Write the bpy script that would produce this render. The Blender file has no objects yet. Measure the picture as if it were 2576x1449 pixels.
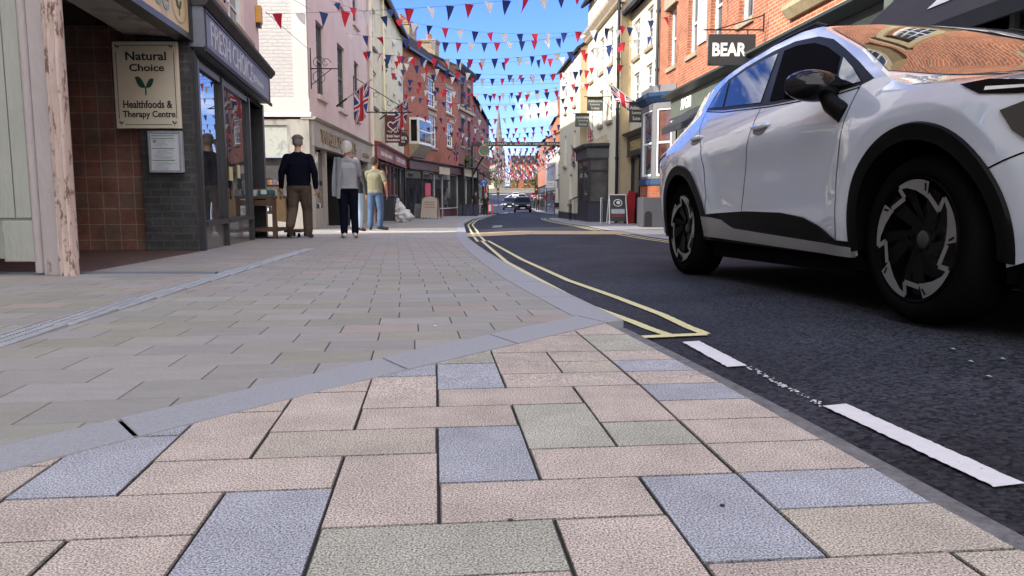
import bpy, bmesh, math, random
from mathutils import Vector, Matrix, noise as mnoise
from mathutils.geometry import delaunay_2d_cdt
random.seed(7)
V = Vector
R_ = math.radians
sc = bpy.context.scene
COL = sc.collection
# ---------------------------------------------------------------- camera
FPX, HOR = 1900.0, 498.0            # focal length and horizon in a 2576 x 1449 picture
TH = math.atan((724.5 - HOR) / FPX)
CZ = 0.5
cam_d = bpy.data.cameras.new('camera'); cam = bpy.data.objects.new('camera', cam_d); COL.objects.link(cam)
cam.location = (0, 0, CZ); cam.rotation_euler = (math.pi / 2 - TH, 0, 0)
cam_d.sensor_width = 36; cam_d.lens = 36 * FPX / 2576; cam_d.clip_start = .05; cam_d.clip_end = 3000
sc.camera = cam
# ---------------------------------------------------------------- sky, sun, exposure
SUN = V((-.84, -.40, .54)).normalized()          # towards the sun
w = bpy.data.worlds.new('World'); sc.world = w; w.use_nodes = True
nt = w.node_tree; N = nt.nodes; LK = nt.links
sky = N.new('ShaderNodeTexSky'); sky.sky_type = 'NISHITA'; sky.sun_disc = False
sky.sun_elevation = math.asin(SUN.z); sky.sun_rotation = math.atan2(SUN.x, SUN.y)
sky.ozone_density = 4.0; sky.air_density = 1.0; sky.dust_density = .25
bg = N['Background']; bg.inputs['Strength'].default_value = .15
tc = N.new('ShaderNodeTexCoord'); mp = N.new('ShaderNodeMapping'); mp.inputs['Scale'].default_value = (1.6, 1.6, 5.0)
mp.inputs['Location'].default_value = (.35, .1, .4)
cn = N.new('ShaderNodeTexNoise'); cn.inputs['Scale'].default_value = 2.2; cn.inputs['Detail'].default_value = 9; cn.inputs['Roughness'].default_value = .58
cr = N.new('ShaderNodeValToRGB'); cr.color_ramp.elements[0].position = .50; cr.color_ramp.elements[1].position = .66
cr.color_ramp.elements[0].color = (0, 0, 0, 1); cr.color_ramp.elements[1].color = (.85, .85, .85, 1)
mx = N.new('ShaderNodeMix'); mx.data_type = 'RGBA'; mx.inputs[7].default_value = (8.35, 8.3, 8.2, 1)
sat = N.new('ShaderNodeHueSaturation'); sat.inputs['Saturation'].default_value = 1.12
LK.new(tc.outputs['Generated'], mp.inputs[0]); LK.new(mp.outputs[0], cn.inputs['Vector'])
# unseen cloud added behind the viewpoint for fill light, thinning to blue up the street
sx = N.new('ShaderNodeSeparateXYZ'); LK.new(tc.outputs['Generated'], sx.inputs[0])
cv = N.new('ShaderNodeMapRange'); cv.inputs[1].default_value = -.65; cv.inputs[2].default_value = .25; cv.inputs[3].default_value = .26; cv.inputs[4].default_value = -.035; LK.new(sx.outputs[1], cv.inputs[0])
ca_ = N.new('ShaderNodeMath'); ca_.operation = 'ADD'; LK.new(cn.outputs['Fac'], ca_.inputs[0]); LK.new(cv.outputs[0], ca_.inputs[1]); LK.new(ca_.outputs[0], cr.inputs[0])
LK.new(cr.outputs[0], mx.inputs[0]); LK.new(sky.outputs[0], sat.inputs['Color'])
tn = N.new('ShaderNodeMix'); tn.data_type = 'RGBA'; tn.blend_type = 'MULTIPLY'; tn.inputs[0].default_value = 1; tn.inputs[7].default_value = (.40, .43, .76, 1); LK.new(sat.outputs[0], tn.inputs[6]); LK.new(tn.outputs[2], mx.inputs[6]); LK.new(mx.outputs[2], bg.inputs['Color'])
sd = bpy.data.lights.new('sun', 'SUN'); sd.energy = 2.6; sd.angle = R_(.53); sd.color = (1, .93, .82)
so = bpy.data.objects.new('sun', sd); COL.objects.link(so); so.rotation_euler = SUN.to_track_quat('Z', 'Y').to_euler()
sc.view_settings.view_transform = 'Standard'; sc.view_settings.look = 'None'; sc.view_settings.gamma = 1
sc.view_settings.exposure = 1.64
sc.cycles.max_bounces = 6; sc.cycles.diffuse_bounces = 4; sc.cycles.glossy_bounces = 4; sc.cycles.transparent_max_bounces = 8
sc.cycles.caustics_reflective = False; sc.cycles.caustics_refractive = False

# ---------------------------------------------------------------- measuring helpers
_c, _s = math.cos(TH), math.sin(TH)
def ray(x, y):
    b = (724.5 - y) / FPX
    return ((x - 1288) / FPX, _c + b * _s, -_s + b * _c)
def interp(pts, v):
    if v <= pts[0][0]: return pts[0][1]
    for (a, za), (b, zb) in zip(pts, pts[1:]):
        if v <= b: return za + (zb - za) * (v - a) / (b - a)
    return pts[-1][1]
PROF = [(0, 0), (2, 0), (13.3, -.21), (40, -.6), (88, -1.15), (120, -1.15), (150, -.8), (190, .2), (230, 2.0), (420, 7)]
def zp(Y): return interp(PROF, Y)
def ground(x, y, dz=0):
    r = ray(x, y); t = .3
    while t < 400:
        if CZ + r[2] * t <= zp(r[1] * t) + dz: break
        t *= 1.0015
    return V((r[0] * t, r[1] * t, zp(r[1] * t) + dz))
def at(x, y, Y):
    r = ray(x, y); t = Y / r[1]
    return V((r[0] * t, Y, CZ + r[2] * t))
# ---------------------------------------------------------------- materials
MATS = {}
def _mat(name):
    m = bpy.data.materials.new(name); m.use_nodes = True; MATS[name] = m
    return m, m.node_tree.nodes, m.node_tree.links, m.node_tree.nodes['Principled BSDF']
def rgb(c): return (c[0], c[1], c[2], 1)
def M(name, col, rough=.6, metal=0, var=.15, vs=3, bump=0, bs=40, coat=0, col2=None, stretch=None, spec=.5, blot=None, trans=0):
    """plain procedural surface: base colour broken up by two noises, optional bump, optional second colour in patches"""
    if name in MATS: return MATS[name]
    m, n, l, p = _mat(name)
    p.inputs['Roughness'].default_value = rough; p.inputs['Metallic'].default_value = metal
    p.inputs['Coat Weight'].default_value = coat; p.inputs['Coat Roughness'].default_value = .03; p.inputs['Specular IOR Level'].default_value = spec
    t = n.new('ShaderNodeTexCoord'); src = t.outputs['Object']
    if stretch:
        mp = n.new('ShaderNodeMapping'); mp.inputs['Scale'].default_value = stretch; l.new(src, mp.inputs[0]); src = mp.outputs[0]
    a = n.new('ShaderNodeTexNoise'); a.inputs['Scale'].default_value = vs; a.inputs['Detail'].default_value = 8; a.inputs['Roughness'].default_value = .65
    l.new(src, a.inputs['Vector'])
    r = n.new('ShaderNodeValToRGB'); r.color_ramp.elements[0].position = .3; r.color_ramp.elements[1].position = .7
    r.color_ramp.elements[0].color = rgb([c * (1 - var) for c in col]); r.color_ramp.elements[1].color = rgb([min(1, c * (1 + var)) for c in col])
    l.new(a.outputs['Fac'], r.inputs[0]); out = r.outputs[0]
    if col2:
        b = n.new('ShaderNodeTexNoise'); b.inputs['Scale'].default_value = (blot or (6, .58))[0]; b.inputs['Detail'].default_value = 10; b.inputs['Roughness'].default_value = .7
        l.new(src, b.inputs['Vector'])
        th = (blot or (6, .58))[1]
        rr = n.new('ShaderNodeValToRGB'); rr.color_ramp.elements[0].position = th; rr.color_ramp.elements[1].position = th + .05
        l.new(b.outputs['Fac'], rr.inputs[0])
        mix = n.new('ShaderNodeMix'); mix.data_type = 'RGBA'; l.new(rr.outputs[0], mix.inputs[0]); l.new(out, mix.inputs[6]); mix.inputs[7].default_value = rgb(col2)
        out = mix.outputs[2]
    l.new(out, p.inputs['Base Color'])
    if bump:
        bn = n.new('ShaderNodeTexNoise'); bn.inputs['Scale'].default_value = bs; bn.inputs['Detail'].default_value = 6; l.new(src, bn.inputs['Vector'])
        bp = n.new('ShaderNodeBump'); bp.inputs['Strength'].default_value = bump; bp.inputs['Distance'].default_value = .02
        l.new(bn.outputs['Fac'], bp.inputs['Height']); l.new(bp.outputs[0], p.inputs['Normal'])
    if trans:
        tr = n.new('ShaderNodeBsdfTranslucent'); ms = n.new('ShaderNodeMixShader'); ms.inputs[0].default_value = trans
        l.new(out, tr.inputs['Color']); l.new(p.outputs[0], ms.inputs[1]); l.new(tr.outputs[0], ms.inputs[2]); l.new(ms.outputs[0], n['Material Output'].inputs[0])
    return m
def BRICK(name, c1, c2, mortar, bw=.225, bh=.075, ms=.012, bump=.4, rough=.8, offset=.5, var=.35, dirt=None, dth=.55):
    if name in MATS: return MATS[name]
    m, n, l, p = _mat(name); p.inputs['Roughness'].default_value = rough
    t = n.new('ShaderNodeTexCoord')
    b = n.new('ShaderNodeTexBrick'); b.offset = offset
    b.inputs['Scale'].default_value = 1; b.inputs['Brick Width'].default_value = bw; b.inputs['Row Height'].default_value = bh
    b.inputs['Mortar Size'].default_value = ms; b.inputs['Mortar Smooth'].default_value = .25; b.inputs['Bias'].default_value = -.1
    b.inputs['Color1'].default_value = rgb(c1); b.inputs['Color2'].default_value = rgb(c2); b.inputs['Mortar'].default_value = rgb(mortar)
    dn = n.new('ShaderNodeTexNoise'); dn.inputs['Scale'].default_value = 9; dn.inputs['Detail'].default_value = 3
    l.new(t.outputs['UV'], dn.inputs['Vector'])
    dm = n.new('ShaderNodeMix'); dm.data_type = 'VECTOR'; dm.inputs[0].default_value = .012
    l.new(t.outputs['UV'], dm.inputs[4]); l.new(dn.outputs['Color'], dm.inputs[5]); l.new(dm.outputs[1], b.inputs['Vector'])
    a = n.new('ShaderNodeTexNoise'); a.inputs['Scale'].default_value = 2.2; a.inputs['Detail'].default_value = 10; a.inputs['Roughness'].default_value = .75; l.new(t.outputs['UV'], a.inputs['Vector'])
    r = n.new('ShaderNodeMapRange'); r.inputs[1].default_value = .3; r.inputs[2].default_value = .7; r.inputs[3].default_value = 1 - var; r.inputs[4].default_value = 1 + var * .8; l.new(a.outputs['Fac'], r.inputs[0])
    mu = n.new('ShaderNodeMix'); mu.data_type = 'RGBA'; mu.blend_type = 'MULTIPLY'; mu.inputs[0].default_value = 1
    l.new(b.outputs['Color'], mu.inputs[6]); l.new(r.outputs[0], mu.inputs[7]); out = mu.outputs[2]
    if dirt:
        rr = n.new('ShaderNodeValToRGB'); rr.color_ramp.elements[0].position = dth; rr.color_ramp.elements[1].position = dth + .2
        l.new(a.outputs['Fac'], rr.inputs[0]); m3 = n.new('ShaderNodeMix'); m3.data_type = 'RGBA'
        l.new(rr.outputs[0], m3.inputs[0]); l.new(out, m3.inputs[6]); m3.inputs[7].default_value = rgb(dirt); out = m3.outputs[2]
    l.new(out, p.inputs['Base Color'])
    fn = n.new('ShaderNodeTexNoise'); fn.inputs['Scale'].default_value = 30; fn.inputs['Detail'].default_value = 6; l.new(t.outputs['UV'], fn.inputs['Vector'])
    ad = n.new('ShaderNodeMath'); ad.operation = 'MULTIPLY_ADD'; l.new(b.outputs['Fac'], ad.inputs[0]); ad.inputs[1].default_value = -1; l.new(fn.outputs['Fac'], ad.inputs[2])
    bp = n.new('ShaderNodeBump'); bp.inputs['Strength'].default_value = bump; bp.inputs['Distance'].default_value = .015
    l.new(ad.outputs[0], bp.inputs['Height']); l.new(bp.outputs[0], p.inputs['Normal'])
    return m
def SLAB(name, speck=.5, scale=260, rough=.85, var=.08, streak=0, bump=.35):
    """stone whose base colour comes from each slab's own colour, with a speckle of darker and paler grains"""
    m, n, l, p = _mat(name); p.inputs['Roughness'].default_value = rough
    t = n.new('ShaderNodeTexCoord'); at_ = n.new('ShaderNodeAttribute'); at_.attribute_name = 'Col'
    a = n.new('ShaderNodeTexNoise'); a.inputs['Scale'].default_value = scale; a.inputs['Detail'].default_value = 2; a.inputs['Roughness'].default_value = .7; l.new(t.outputs['Object'], a.inputs['Vector'])
    r = n.new('ShaderNodeMapRange'); r.inputs[1].default_value = .36; r.inputs[2].default_value = .64; r.inputs[3].default_value = 1 - speck; r.inputs[4].default_value = 1 + speck; l.new(a.outputs['Fac'], r.inputs[0])
    b = n.new('ShaderNodeTexNoise'); b.inputs['Scale'].default_value = 5; b.inputs['Detail'].default_value = 8; b.inputs['Roughness'].default_value = .7
    mp = n.new('ShaderNodeMapping'); mp.inputs['Scale'].default_value = (1, 1 + streak, 1); l.new(t.outputs['Object'], mp.inputs[0]); l.new(mp.outputs[0], b.inputs['Vector'])
    r2 = n.new('ShaderNodeMapRange'); r2.inputs[1].default_value = .3; r2.inputs[2].default_value = .7; r2.inputs[3].default_value = 1 - var; r2.inputs[4].default_value = 1 + var; l.new(b.outputs['Fac'], r2.inputs[0])
    q = n.new('ShaderNodeMath'); q.operation = 'MULTIPLY'; l.new(r.outputs[0], q.inputs[0]); l.new(r2.outputs[0], q.inputs[1])
    mu = n.new('ShaderNodeMix'); mu.data_type = 'RGBA'; mu.blend_type = 'MULTIPLY'; mu.inputs[0].default_value = 1
    l.new(at_.outputs['Color'], mu.inputs[6]); l.new(q.outputs[0], mu.inputs[7]); l.new(mu.outputs[2], p.inputs['Base Color'])
    bp = n.new('ShaderNodeBump'); bp.inputs['Strength'].default_value = bump; bp.inputs['Distance'].default_value = .004
    l.new(a.outputs['Fac'], bp.inputs['Height']); l.new(bp.outputs[0], p.inputs['Normal'])
    return m
def GLASS(name, col=(.02, .024, .028), rough=.02, ior=1.6, var=.6, vs=2.0, warp=0):
    m, n, l, p = _mat(name); p.inputs['Roughness'].default_value = rough; p.inputs['IOR'].default_value = ior
    t = n.new('ShaderNodeTexCoord'); a = n.new('ShaderNodeTexNoise'); a.inputs['Scale'].default_value = vs; a.inputs['Detail'].default_value = 5; l.new(t.outputs['Object'], a.inputs['Vector'])
    r = n.new('ShaderNodeValToRGB'); r.color_ramp.elements[0].position = .35; r.color_ramp.elements[1].position = .7
    r.color_ramp.elements[0].color = rgb([c * (1 - var) for c in col]); r.color_ramp.elements[1].color = rgb([c * (1 + var * 2) for c in col])
    l.new(a.outputs['Fac'], r.inputs[0]); l.new(r.outputs[0], p.inputs['Base Color'])
    if warp:
        wn = n.new('ShaderNodeTexNoise'); wn.inputs['Scale'].default_value = 1.3; wn.inputs['Detail'].default_value = 1; l.new(t.outputs['Object'], wn.inputs['Vector'])
        bp = n.new('ShaderNodeBump'); bp.inputs['Strength'].default_value = warp; bp.inputs['Distance'].default_value = .05
        l.new(wn.outputs['Fac'], bp.inputs['Height']); l.new(bp.outputs[0], p.inputs['Normal'])
    return m
# ---------------------------------------------------------------- mesh building
OFF = {}
def tag(o, label, cat, group=None, kind=None):
    if label: o['label'] = label
    if cat: o['category'] = cat
    if group: o['group'] = group
    if kind: o['kind'] = kind
    return o
def root(name, loc, label, cat, group=None, rz=0):
    o = bpy.data.objects.new(name, None); COL.objects.link(o); o.location = loc; o.rotation_euler = (0, 0, rz)
    OFF[o.name] = V(loc) if rz == 0 else V((0, 0, 0))
    return tag(o, label, cat, group)
class Fr:
    """wall frame: s along the wall, o outwards, z up (world)"""
    def __init__(s, O, d, n): s.O = V((O[0], O[1], 0)); s.d = V((d[0], d[1], 0)).normalized(); s.n = V((n[0], n[1], 0)).normalized()
    def __call__(s, a, o, z): return s.O + s.d * a + s.n * o + V((0, 0, z))
def side_frame(P0, P1, left=True):
    d = V((P1[0] - P0[0], P1[1] - P0[1])); L = d.length; d = d / L
    n = (d.y, -d.x) if left else (-d.y, d.x)
    return Fr(P0, d, n), L
WORLD = Fr((0, 0), (1, 0), (0, 1))
class MB:
    def __init__(s): s.v = []; s.f = []; s.m = []; s.uv = []; s.c = []
    def face(s, pts, mi=0, uv=None, col=None):
        b = len(s.v); s.v += [V(p) for p in pts]; s.f.append(tuple(range(b, b + len(pts)))); s.m.append(mi); s.uv.append(uv); s.c.append(col)
    def grid(s, rows, mi=0, closed=False, mf=None):
        b = len(s.v); nr = len(rows); nc = len(rows[0])
        for r in rows: s.v += [V(p) for p in r]
        for i in range(nr - 1):
            for j in range(nc if closed else nc - 1):
                k = (j + 1) % nc
                s.f.append((b + i * nc + j, b + i * nc + k, b + (i + 1) * nc + k, b + (i + 1) * nc + j)); s.m.append(mf(i, j) if mf else mi); s.uv.append(None); s.c.append(None)
    def box(s, F, a0, a1, o0, o1, z0, z1, mi=0, col=None):
        P = [F(a, o, z) for z in (z0, z1) for o in (o0, o1) for a in (a0, a1)]
        da, do, dz = a1 - a0, o1 - o0, z1 - z0
        for q, uv in (((0, 1, 5, 4), (a0, z0, a1, z1)), ((2, 6, 7, 3), None), ((0, 4, 6, 2), (o0, z0, o1, z1)), ((1, 3, 7, 5), (o0, z0, o1, z1)), ((4, 5, 7, 6), (a0, o0, a1, o1)), ((0, 2, 3, 1), (a0, o0, a1, o1))):
            if q == (2, 6, 7, 3): u = [(a0, z0), (a0, z1), (a1, z1), (a1, z0)]
            elif q == (0, 4, 6, 2): u = [(o0, z0), (o0, z1), (o1, z1), (o1, z0)]
            elif q == (0, 2, 3, 1): u = [(a0, o0), (a0, o1), (a1, o1), (a1, o0)]
            elif q == (1, 3, 7, 5): u = [(o0, z0), (o1, z0), (o1, z1), (o0, z1)]
            else: u = [(uv[0], uv[1]), (uv[2], uv[1]), (uv[2], uv[3]), (uv[0], uv[3])]
            s.face([P[i] for i in q], mi, u, col)
    def bx(s, x0, x1, y0, y1, z0, z1, mi=0, col=None): s.box(WORLD, x0, x1, y0, y1, z0, z1, mi, col)
    def extr(s, prof, F, a0, a1, mi=0):
        """profile in (o,z) swept along the wall"""
        n = len(prof)
        A = [F(a0, o, z) for o, z in prof]; B = [F(a1, o, z) for o, z in prof]
        for i in range(n):
            j = (i + 1) % n; s.face([A[i], A[j], B[j], B[i]], mi, [(a0, prof[i][1]), (a0, prof[j][1]), (a1, prof[j][1]), (a1, prof[i][1])])
        s.face(A[::-1], mi, [(o, z) for o, z in prof][::-1]); s.face(B, mi, [(o, z) for o, z in prof])
    def prism(s, pts, F, o0, o1, mi=0):
        """outline in (a,z) of the wall plane, given thickness"""
        n = len(pts); A = [F(a, o0, z) for a, z in pts]; B = [F(a, o1, z) for a, z in pts]
        s.face(A, mi, list(pts)); s.face(B[::-1], mi, list(pts)[::-1])
        for i in range(n):
            j = (i + 1) % n; s.face([A[j], A[i], B[i], B[j]], mi, [pts[j], pts[i], pts[i], pts[j]])
    def flat(s, pts, z0, z1, mi=0, zf=None, col=None):
        """plan outline extruded up"""
        n = len(pts); A = [V((x, y, z0 + (zf(y) if zf else 0))) for x, y in pts]; B = [V((x, y, z1 + (zf(y) if zf else 0))) for x, y in pts]
        s.face(B, mi, list(pts), col); s.face(A[::-1], mi, list(pts)[::-1], col)
        for i in range(n):
            j = (i + 1) % n; s.face([A[i], A[j], B[j], B[i]], mi, None, col)
    def cyl(s, p0, p1, r0, r1=None, n=12, mi=0, cap=True):
        r1 = r0 if r1 is None else r1; p0 = V(p0); p1 = V(p1); d = (p1 - p0).normalized()
        u = d.orthogonal().normalized(); w_ = d.cross(u)
        ring = lambda p, r: [p + (u * math.cos(2 * math.pi * i / n) + w_ * math.sin(2 * math.pi * i / n)) * r for i in range(n)]
        s.grid([ring(p0, r0), ring(p1, r1)], mi, True)
        if cap: s.face(ring(p0, r0)[::-1], mi); s.face(ring(p1, r1), mi)
    def tube(s, pts, r, n=8, mi=0):
        pts = [V(p) for p in pts]; rows = []; u = None
        for i, p in enumerate(pts):
            d = (pts[min(i + 1, len(pts) - 1)] - pts[max(i - 1, 0)]).normalized()
            u = d.orthogonal().normalized() if u is None else (u - d * u.dot(d)).normalized(); w_ = d.cross(u)
            rr = r(i / (len(pts) - 1)) if callable(r) else r
            rows.append([p + (u * math.cos(2 * math.pi * k / n) + w_ * math.sin(2 * math.pi * k / n)) * rr for k in range(n)])
        s.grid(rows, mi, True); s.face(rows[0][::-1], mi); s.face(rows[-1], mi)
    def lathe(s, prof, c, axis=(0, 0, 1), n=32, mi=0, closed=False):
        c = V(c); a = V(axis).normalized(); u = a.orthogonal().normalized(); w_ = a.cross(u)
        rows = [[c + a * h + (u * math.cos(2 * math.pi * i / n) + w_ * math.sin(2 * math.pi * i / n)) * r for i in range(n)] for r, h in prof]
        s.grid(rows, mi, True)
    def ball(s, c, r, sx=1, sy=1, sz=1, n=12, mi=0):
        rows = []
        for i in range(n + 1):
            t = math.pi * i / n; rows.append([V(c) + V((math.sin(t) * math.cos(2 * math.pi * j / (2 * n)) * sx, math.sin(t) * math.sin(2 * math.pi * j / (2 * n)) * sy, math.cos(t) * sz)) * r for j in range(2 * n)])
        s.grid(rows, mi, True)
    def build(s, name, mats, parent=None, smooth=False, off=None, merge=False, bevel=0, fix=False):
        if off is None: off = OFF.get(parent.name, V((0, 0, 0))) if parent else V((0, 0, 0))
        me = bpy.data.meshes.new(name); me.from_pydata([tuple(v - off) for v in s.v], [], s.f)
        if not isinstance(mats, (list, tuple)): mats = [mats]
        for m in mats: me.materials.append(m)
        me.polygons.foreach_set('material_index', s.m)
        if any(u for u in s.uv):
            ul = me.uv_layers.new(name='UVMap')
            for p, u in zip(me.polygons, s.uv):
                if u:
                    for k, li in enumerate(p.loop_indices): ul.data[li].uv = u[k]
        if any(c for c in s.c):
            ca = me.color_attributes.new(name='Col', type='FLOAT_COLOR', domain='CORNER')
            for p, c in zip(me.polygons, s.c):
                for li in p.loop_indices: ca.data[li].color = (c[0], c[1], c[2], 1) if c else (.3, .3, .3, 1)
        if merge or bevel or fix:
            bm = bmesh.new(); bm.from_mesh(me)
            bmesh.ops.remove_doubles(bm, verts=bm.verts, dist=.0004)
            if fix: bmesh.ops.recalc_face_normals(bm, faces=bm.faces)
            if bevel: bmesh.ops.bevel(bm, geom=[e for e in bm.edges if len(e.link_faces) == 2 and e.calc_face_angle(0) > .5], offset=bevel, segments=2, profile=.5, affect='EDGES', clamp_overlap=True)
            bm.to_mesh(me); bm.free()
        if smooth:
            me.polygons.foreach_set('use_smooth', [True] * len(me.polygons))
            try: me.set_sharp_from_angle(angle=R_(smooth if smooth is not True else 40))
            except Exception: pass
        o = bpy.data.objects.new(name, me); COL.objects.link(o)
        if parent: o.parent = parent
        OFF[o.name] = off
        return o
def struct(name, mb, mats, **k):
    o = mb.build(name, mats, **k); o['kind'] = 'structure'; return o
def text_mesh(body, bold=0):
    cu = bpy.data.curves.new('t', 'FONT'); cu.body = body; cu.align_x = 'CENTER'; cu.resolution_u = 3; cu.offset = bold
    cu.extrude = 0
    o = bpy.data.objects.new('t', cu); COL.objects.link(o)
    dg = bpy.context.evaluated_depsgraph_get(); me = bpy.data.meshes.new_from_object(o.evaluated_get(dg))
    bpy.data.objects.remove(o)
    vs = [v.co.copy() for v in me.vertices]; fs = [tuple(p.vertices) for p in me.polygons]; bpy.data.meshes.remove(me)
    return vs, fs
def write(body, parent, F, a0, a1, z0, z1, o, mat, name='lettering', bold=.01, flip=False, depth=.008, serif=False):
    """lettering fitted to a rectangle of the wall frame, standing a little proud of it"""
    vs, fs = text_mesh(body, bold)
    xs = [v.x for v in vs]; ys = [v.y for v in vs]; x0, x1, y0, y1 = min(xs), max(xs), min(ys), max(ys)
    mb = MB(); f = lambda v, oo: F(a0 + (v.x - x0) / (x1 - x0) * (a1 - a0), oo, z0 + (v.y - y0) / (y1 - y0) * (z1 - z0))
    n = len(vs); mb.v = [f(v, o + depth) for v in vs] + [f(v, o) for v in vs]
    edges = {}
    for q in fs:
        mb.f.append(q)
        for a, b in zip(q, q[1:] + q[:1]): edges[(a, b)] = edges.get((a, b), 0) + 1
    for a, b in list(edges):
        if (b, a) not in edges: mb.f.append((b, a, a + n, b + n))
    mb.m = [0] * len(mb.f); mb.uv = [None] * len(mb.f); mb.c = [None] * len(mb.f)
    return mb.build(name, mat, parent)
def small_print(parent, F, a0, a1, z0, z1, o, mat, rows=3, name='small_print'):
    """print too small to read in the photograph: rows of short dashes"""
    mb = MB(); h = (z1 - z0) / rows
    for r in range(rows):
        a = a0 + random.random() * .06 * (a1 - a0); z = z0 + (r + .5) * h
        while a < a1 - .05 * (a1 - a0):
            w_ = (a1 - a0) * random.uniform(.05, .16); b = min(a1, a + w_); mb.face([F(a, o + .004, z - h * .22), F(b, o + .004, z - h * .22), F(b, o + .004, z + h * .22), F(a, o + .004, z + h * .22)]); a = b + (a1 - a0) * .03
    return mb.build(name, mat, parent)
def copy_tree(o, parent=None):
    c = o.copy(); COL.objects.link(c); c.parent = parent
    for ch in list(o.children): copy_tree(ch, c)
    return c
# ---------------------------------------------------------------- palette
M('white_paint', (.72, .71, .68), .5, var=.08, vs=6)
M('window_paint', (.74, .75, .76), .4, var=.06)
M('stone_sill', (.30, .25, .17), .85, var=.25, vs=8, bump=.3)
M('slate', (.030, .027, .026), .9, spec=.15, var=.3, vs=14, bump=.6, bs=30)
M('black_paint', (.012, .012, .014), .35, var=.2)
M('iron', (.015, .015, .017), .45, var=.2, metal=.4)
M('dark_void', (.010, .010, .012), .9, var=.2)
GLASS('pane_glass', (.03, .036, .042), warp=.25)
GLASS('shop_glass', (.03, .03, .03), .012, 1.7, var=.5, vs=2.0, warp=.06)
M('pink_render', (.62, .50, .48), .85, var=.08, vs=1.3, bump=.25, bs=9, col2=(.46, .37, .32), blot=(1.1, .66))
M('cream_render', (.60, .56, .42), .85, var=.10, vs=1.5, bump=.2, bs=12, col2=(.40, .37, .27), blot=(1.2, .67))
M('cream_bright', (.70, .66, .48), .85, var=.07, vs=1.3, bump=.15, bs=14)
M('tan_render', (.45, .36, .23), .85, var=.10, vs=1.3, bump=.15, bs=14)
BRICK('orange_brick', (.43, .125, .050), (.31, .08, .034), (.36, .25, .17), var=.45)
BRICK('red_brick', (.36, .092, .034), (.26, .06, .024), (.25, .12, .07), var=.45)
BRICK('maroon_brick', (.20, .075, .055), (.15, .055, .045), (.16, .09, .07), var=.3)
BRICK('white_brick', (.50, .475, .455), (.47, .445, .43), (.445, .42, .40), bw=.25, bh=.085, bump=1.0, var=.08, ms=.013)
BRICK('chimney_brick', (.30, .21, .12), (.20, .14, .09), (.22, .17, .12), var=.5, dirt=(.07, .055, .045))
BRICK('dark_pillar_brick', (.055, .055, .058), (.035, .036, .040), (.065, .068, .07), bw=.24, bh=.085, var=.6, dirt=(.13, .14, .15), dth=.6)
# ================================================================ ground
KERB = [(-3, 0.78 + .62), (0, .90), (1.01, .735), (2.0, .57), (3.12, .40), (3.28, .48), (4.08, .35), (5.16, .17), (6.24, .02), (8.31, -.23), (10.75, -.5), (13.92, -.82), (19.4, -1.2), (27.5, -1.75), (38.2, -2.05), (51.5, -1.95), (60, -1.55), (70, -1.25), (90, -1.8), (120, -4), (160, -8)]
KERB[0] = (-3, 1.38)
def kx(Y): return interp(KERB, Y)
RK = [(-6, 4.4), (0, 3.9), (6, 3.2), (13.2, 2.66), (17, 2.45), (19.4, 2.35), (23, 2.3), (27.6, 2.05), (35.5, 1.86), (41, 1.95), (44, 2.3)]
def rkx(Y): return interp(RK, Y)
def zroad(X, Y):
    dk = .055
    return zp(Y) - dk + .05 * max(0, min(1, (X - kx(Y) - .1) / 1.2))
def rg(x, y, up=.004):
    """a point of the road seen at a pixel"""
    p = ground(x, y, -.05)
    for _ in range(3): p = ground(x, y, zroad(p.x, p.y) - zp(p.y) + up)
    return p
m, n, l, p = _mat('asphalt'); p.inputs['Roughness'].default_value = .72; p.inputs['Specular IOR Level'].default_value = .22
t = n.new('ShaderNodeTexCoord')
vo = n.new('ShaderNodeTexVoronoi'); vo.inputs['Scale'].default_value = 95; l.new(t.outputs['Object'], vo.inputs['Vector'])
no = n.new('ShaderNodeTexNoise'); no.inputs['Scale'].default_value = 1.1; no.inputs['Detail'].default_value = 6; l.new(t.outputs['Object'], no.inputs['Vector'])
rr = n.new('ShaderNodeValToRGB'); rr.color_ramp.elements[0].color = (.003, .0035, .005, 1); rr.color_ramp.elements[1].color = (.046, .049, .062, 1); rr.color_ramp.elements[1].position = 1.0
sep = n.new('ShaderNodeSeparateColor'); l.new(vo.outputs['Color'], sep.inputs[0]); l.new(sep.outputs[0], rr.inputs[0])
mr = n.new('ShaderNodeMapRange'); mr.inputs[1].default_value = .3; mr.inputs[2].default_value = .7; mr.inputs[3].default_value = .55; mr.inputs[4].default_value = 1.4; l.new(no.outputs['Fac'], mr.inputs[0])
mu = n.new('ShaderNodeMix'); mu.data_type = 'RGBA'; mu.blend_type = 'MULTIPLY'; mu.inputs[0].default_value = 1; l.new(rr.outputs[0], mu.inputs[6]); l.new(mr.outputs[0], mu.inputs[7]); l.new(mu.outputs[2], p.inputs['Base Color'])
bp = n.new('ShaderNodeBump'); bp.inputs['Strength'].default_value = .55; bp.inputs['Distance'].default_value = .006; bp.invert = True
l.new(vo.outputs['Distance'], bp.inputs['Height']); l.new(bp.outputs[0], p.inputs['Normal'])
# one sheet to the horizon
YS = [-60, -20, -6, -3, -1] + [i * .5 for i in range(0, 41)] + [21 + i for i in range(0, 40)] + [62 + 4 * i for i in range(0, 15)] + [122, 130, 140, 150, 160, 170, 180, 190, 200, 215, 230, 260, 300, 360, 420, 900, 2500]
mb = MB(); rows = []
for Y in YS:
    k = kx(Y)
    xs = [-600, -60, -20, -8, k - 1, k - .02, k + .1, k + .4, k + .8, k + 1.3, k + 2.5, 8, 20, 60, 600]
    rows.append([(x, Y, zroad(x, Y)) for x in xs])
mb.grid(rows); struct('ground', mb, MATS['asphalt'], smooth=True, fix=True)
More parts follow.
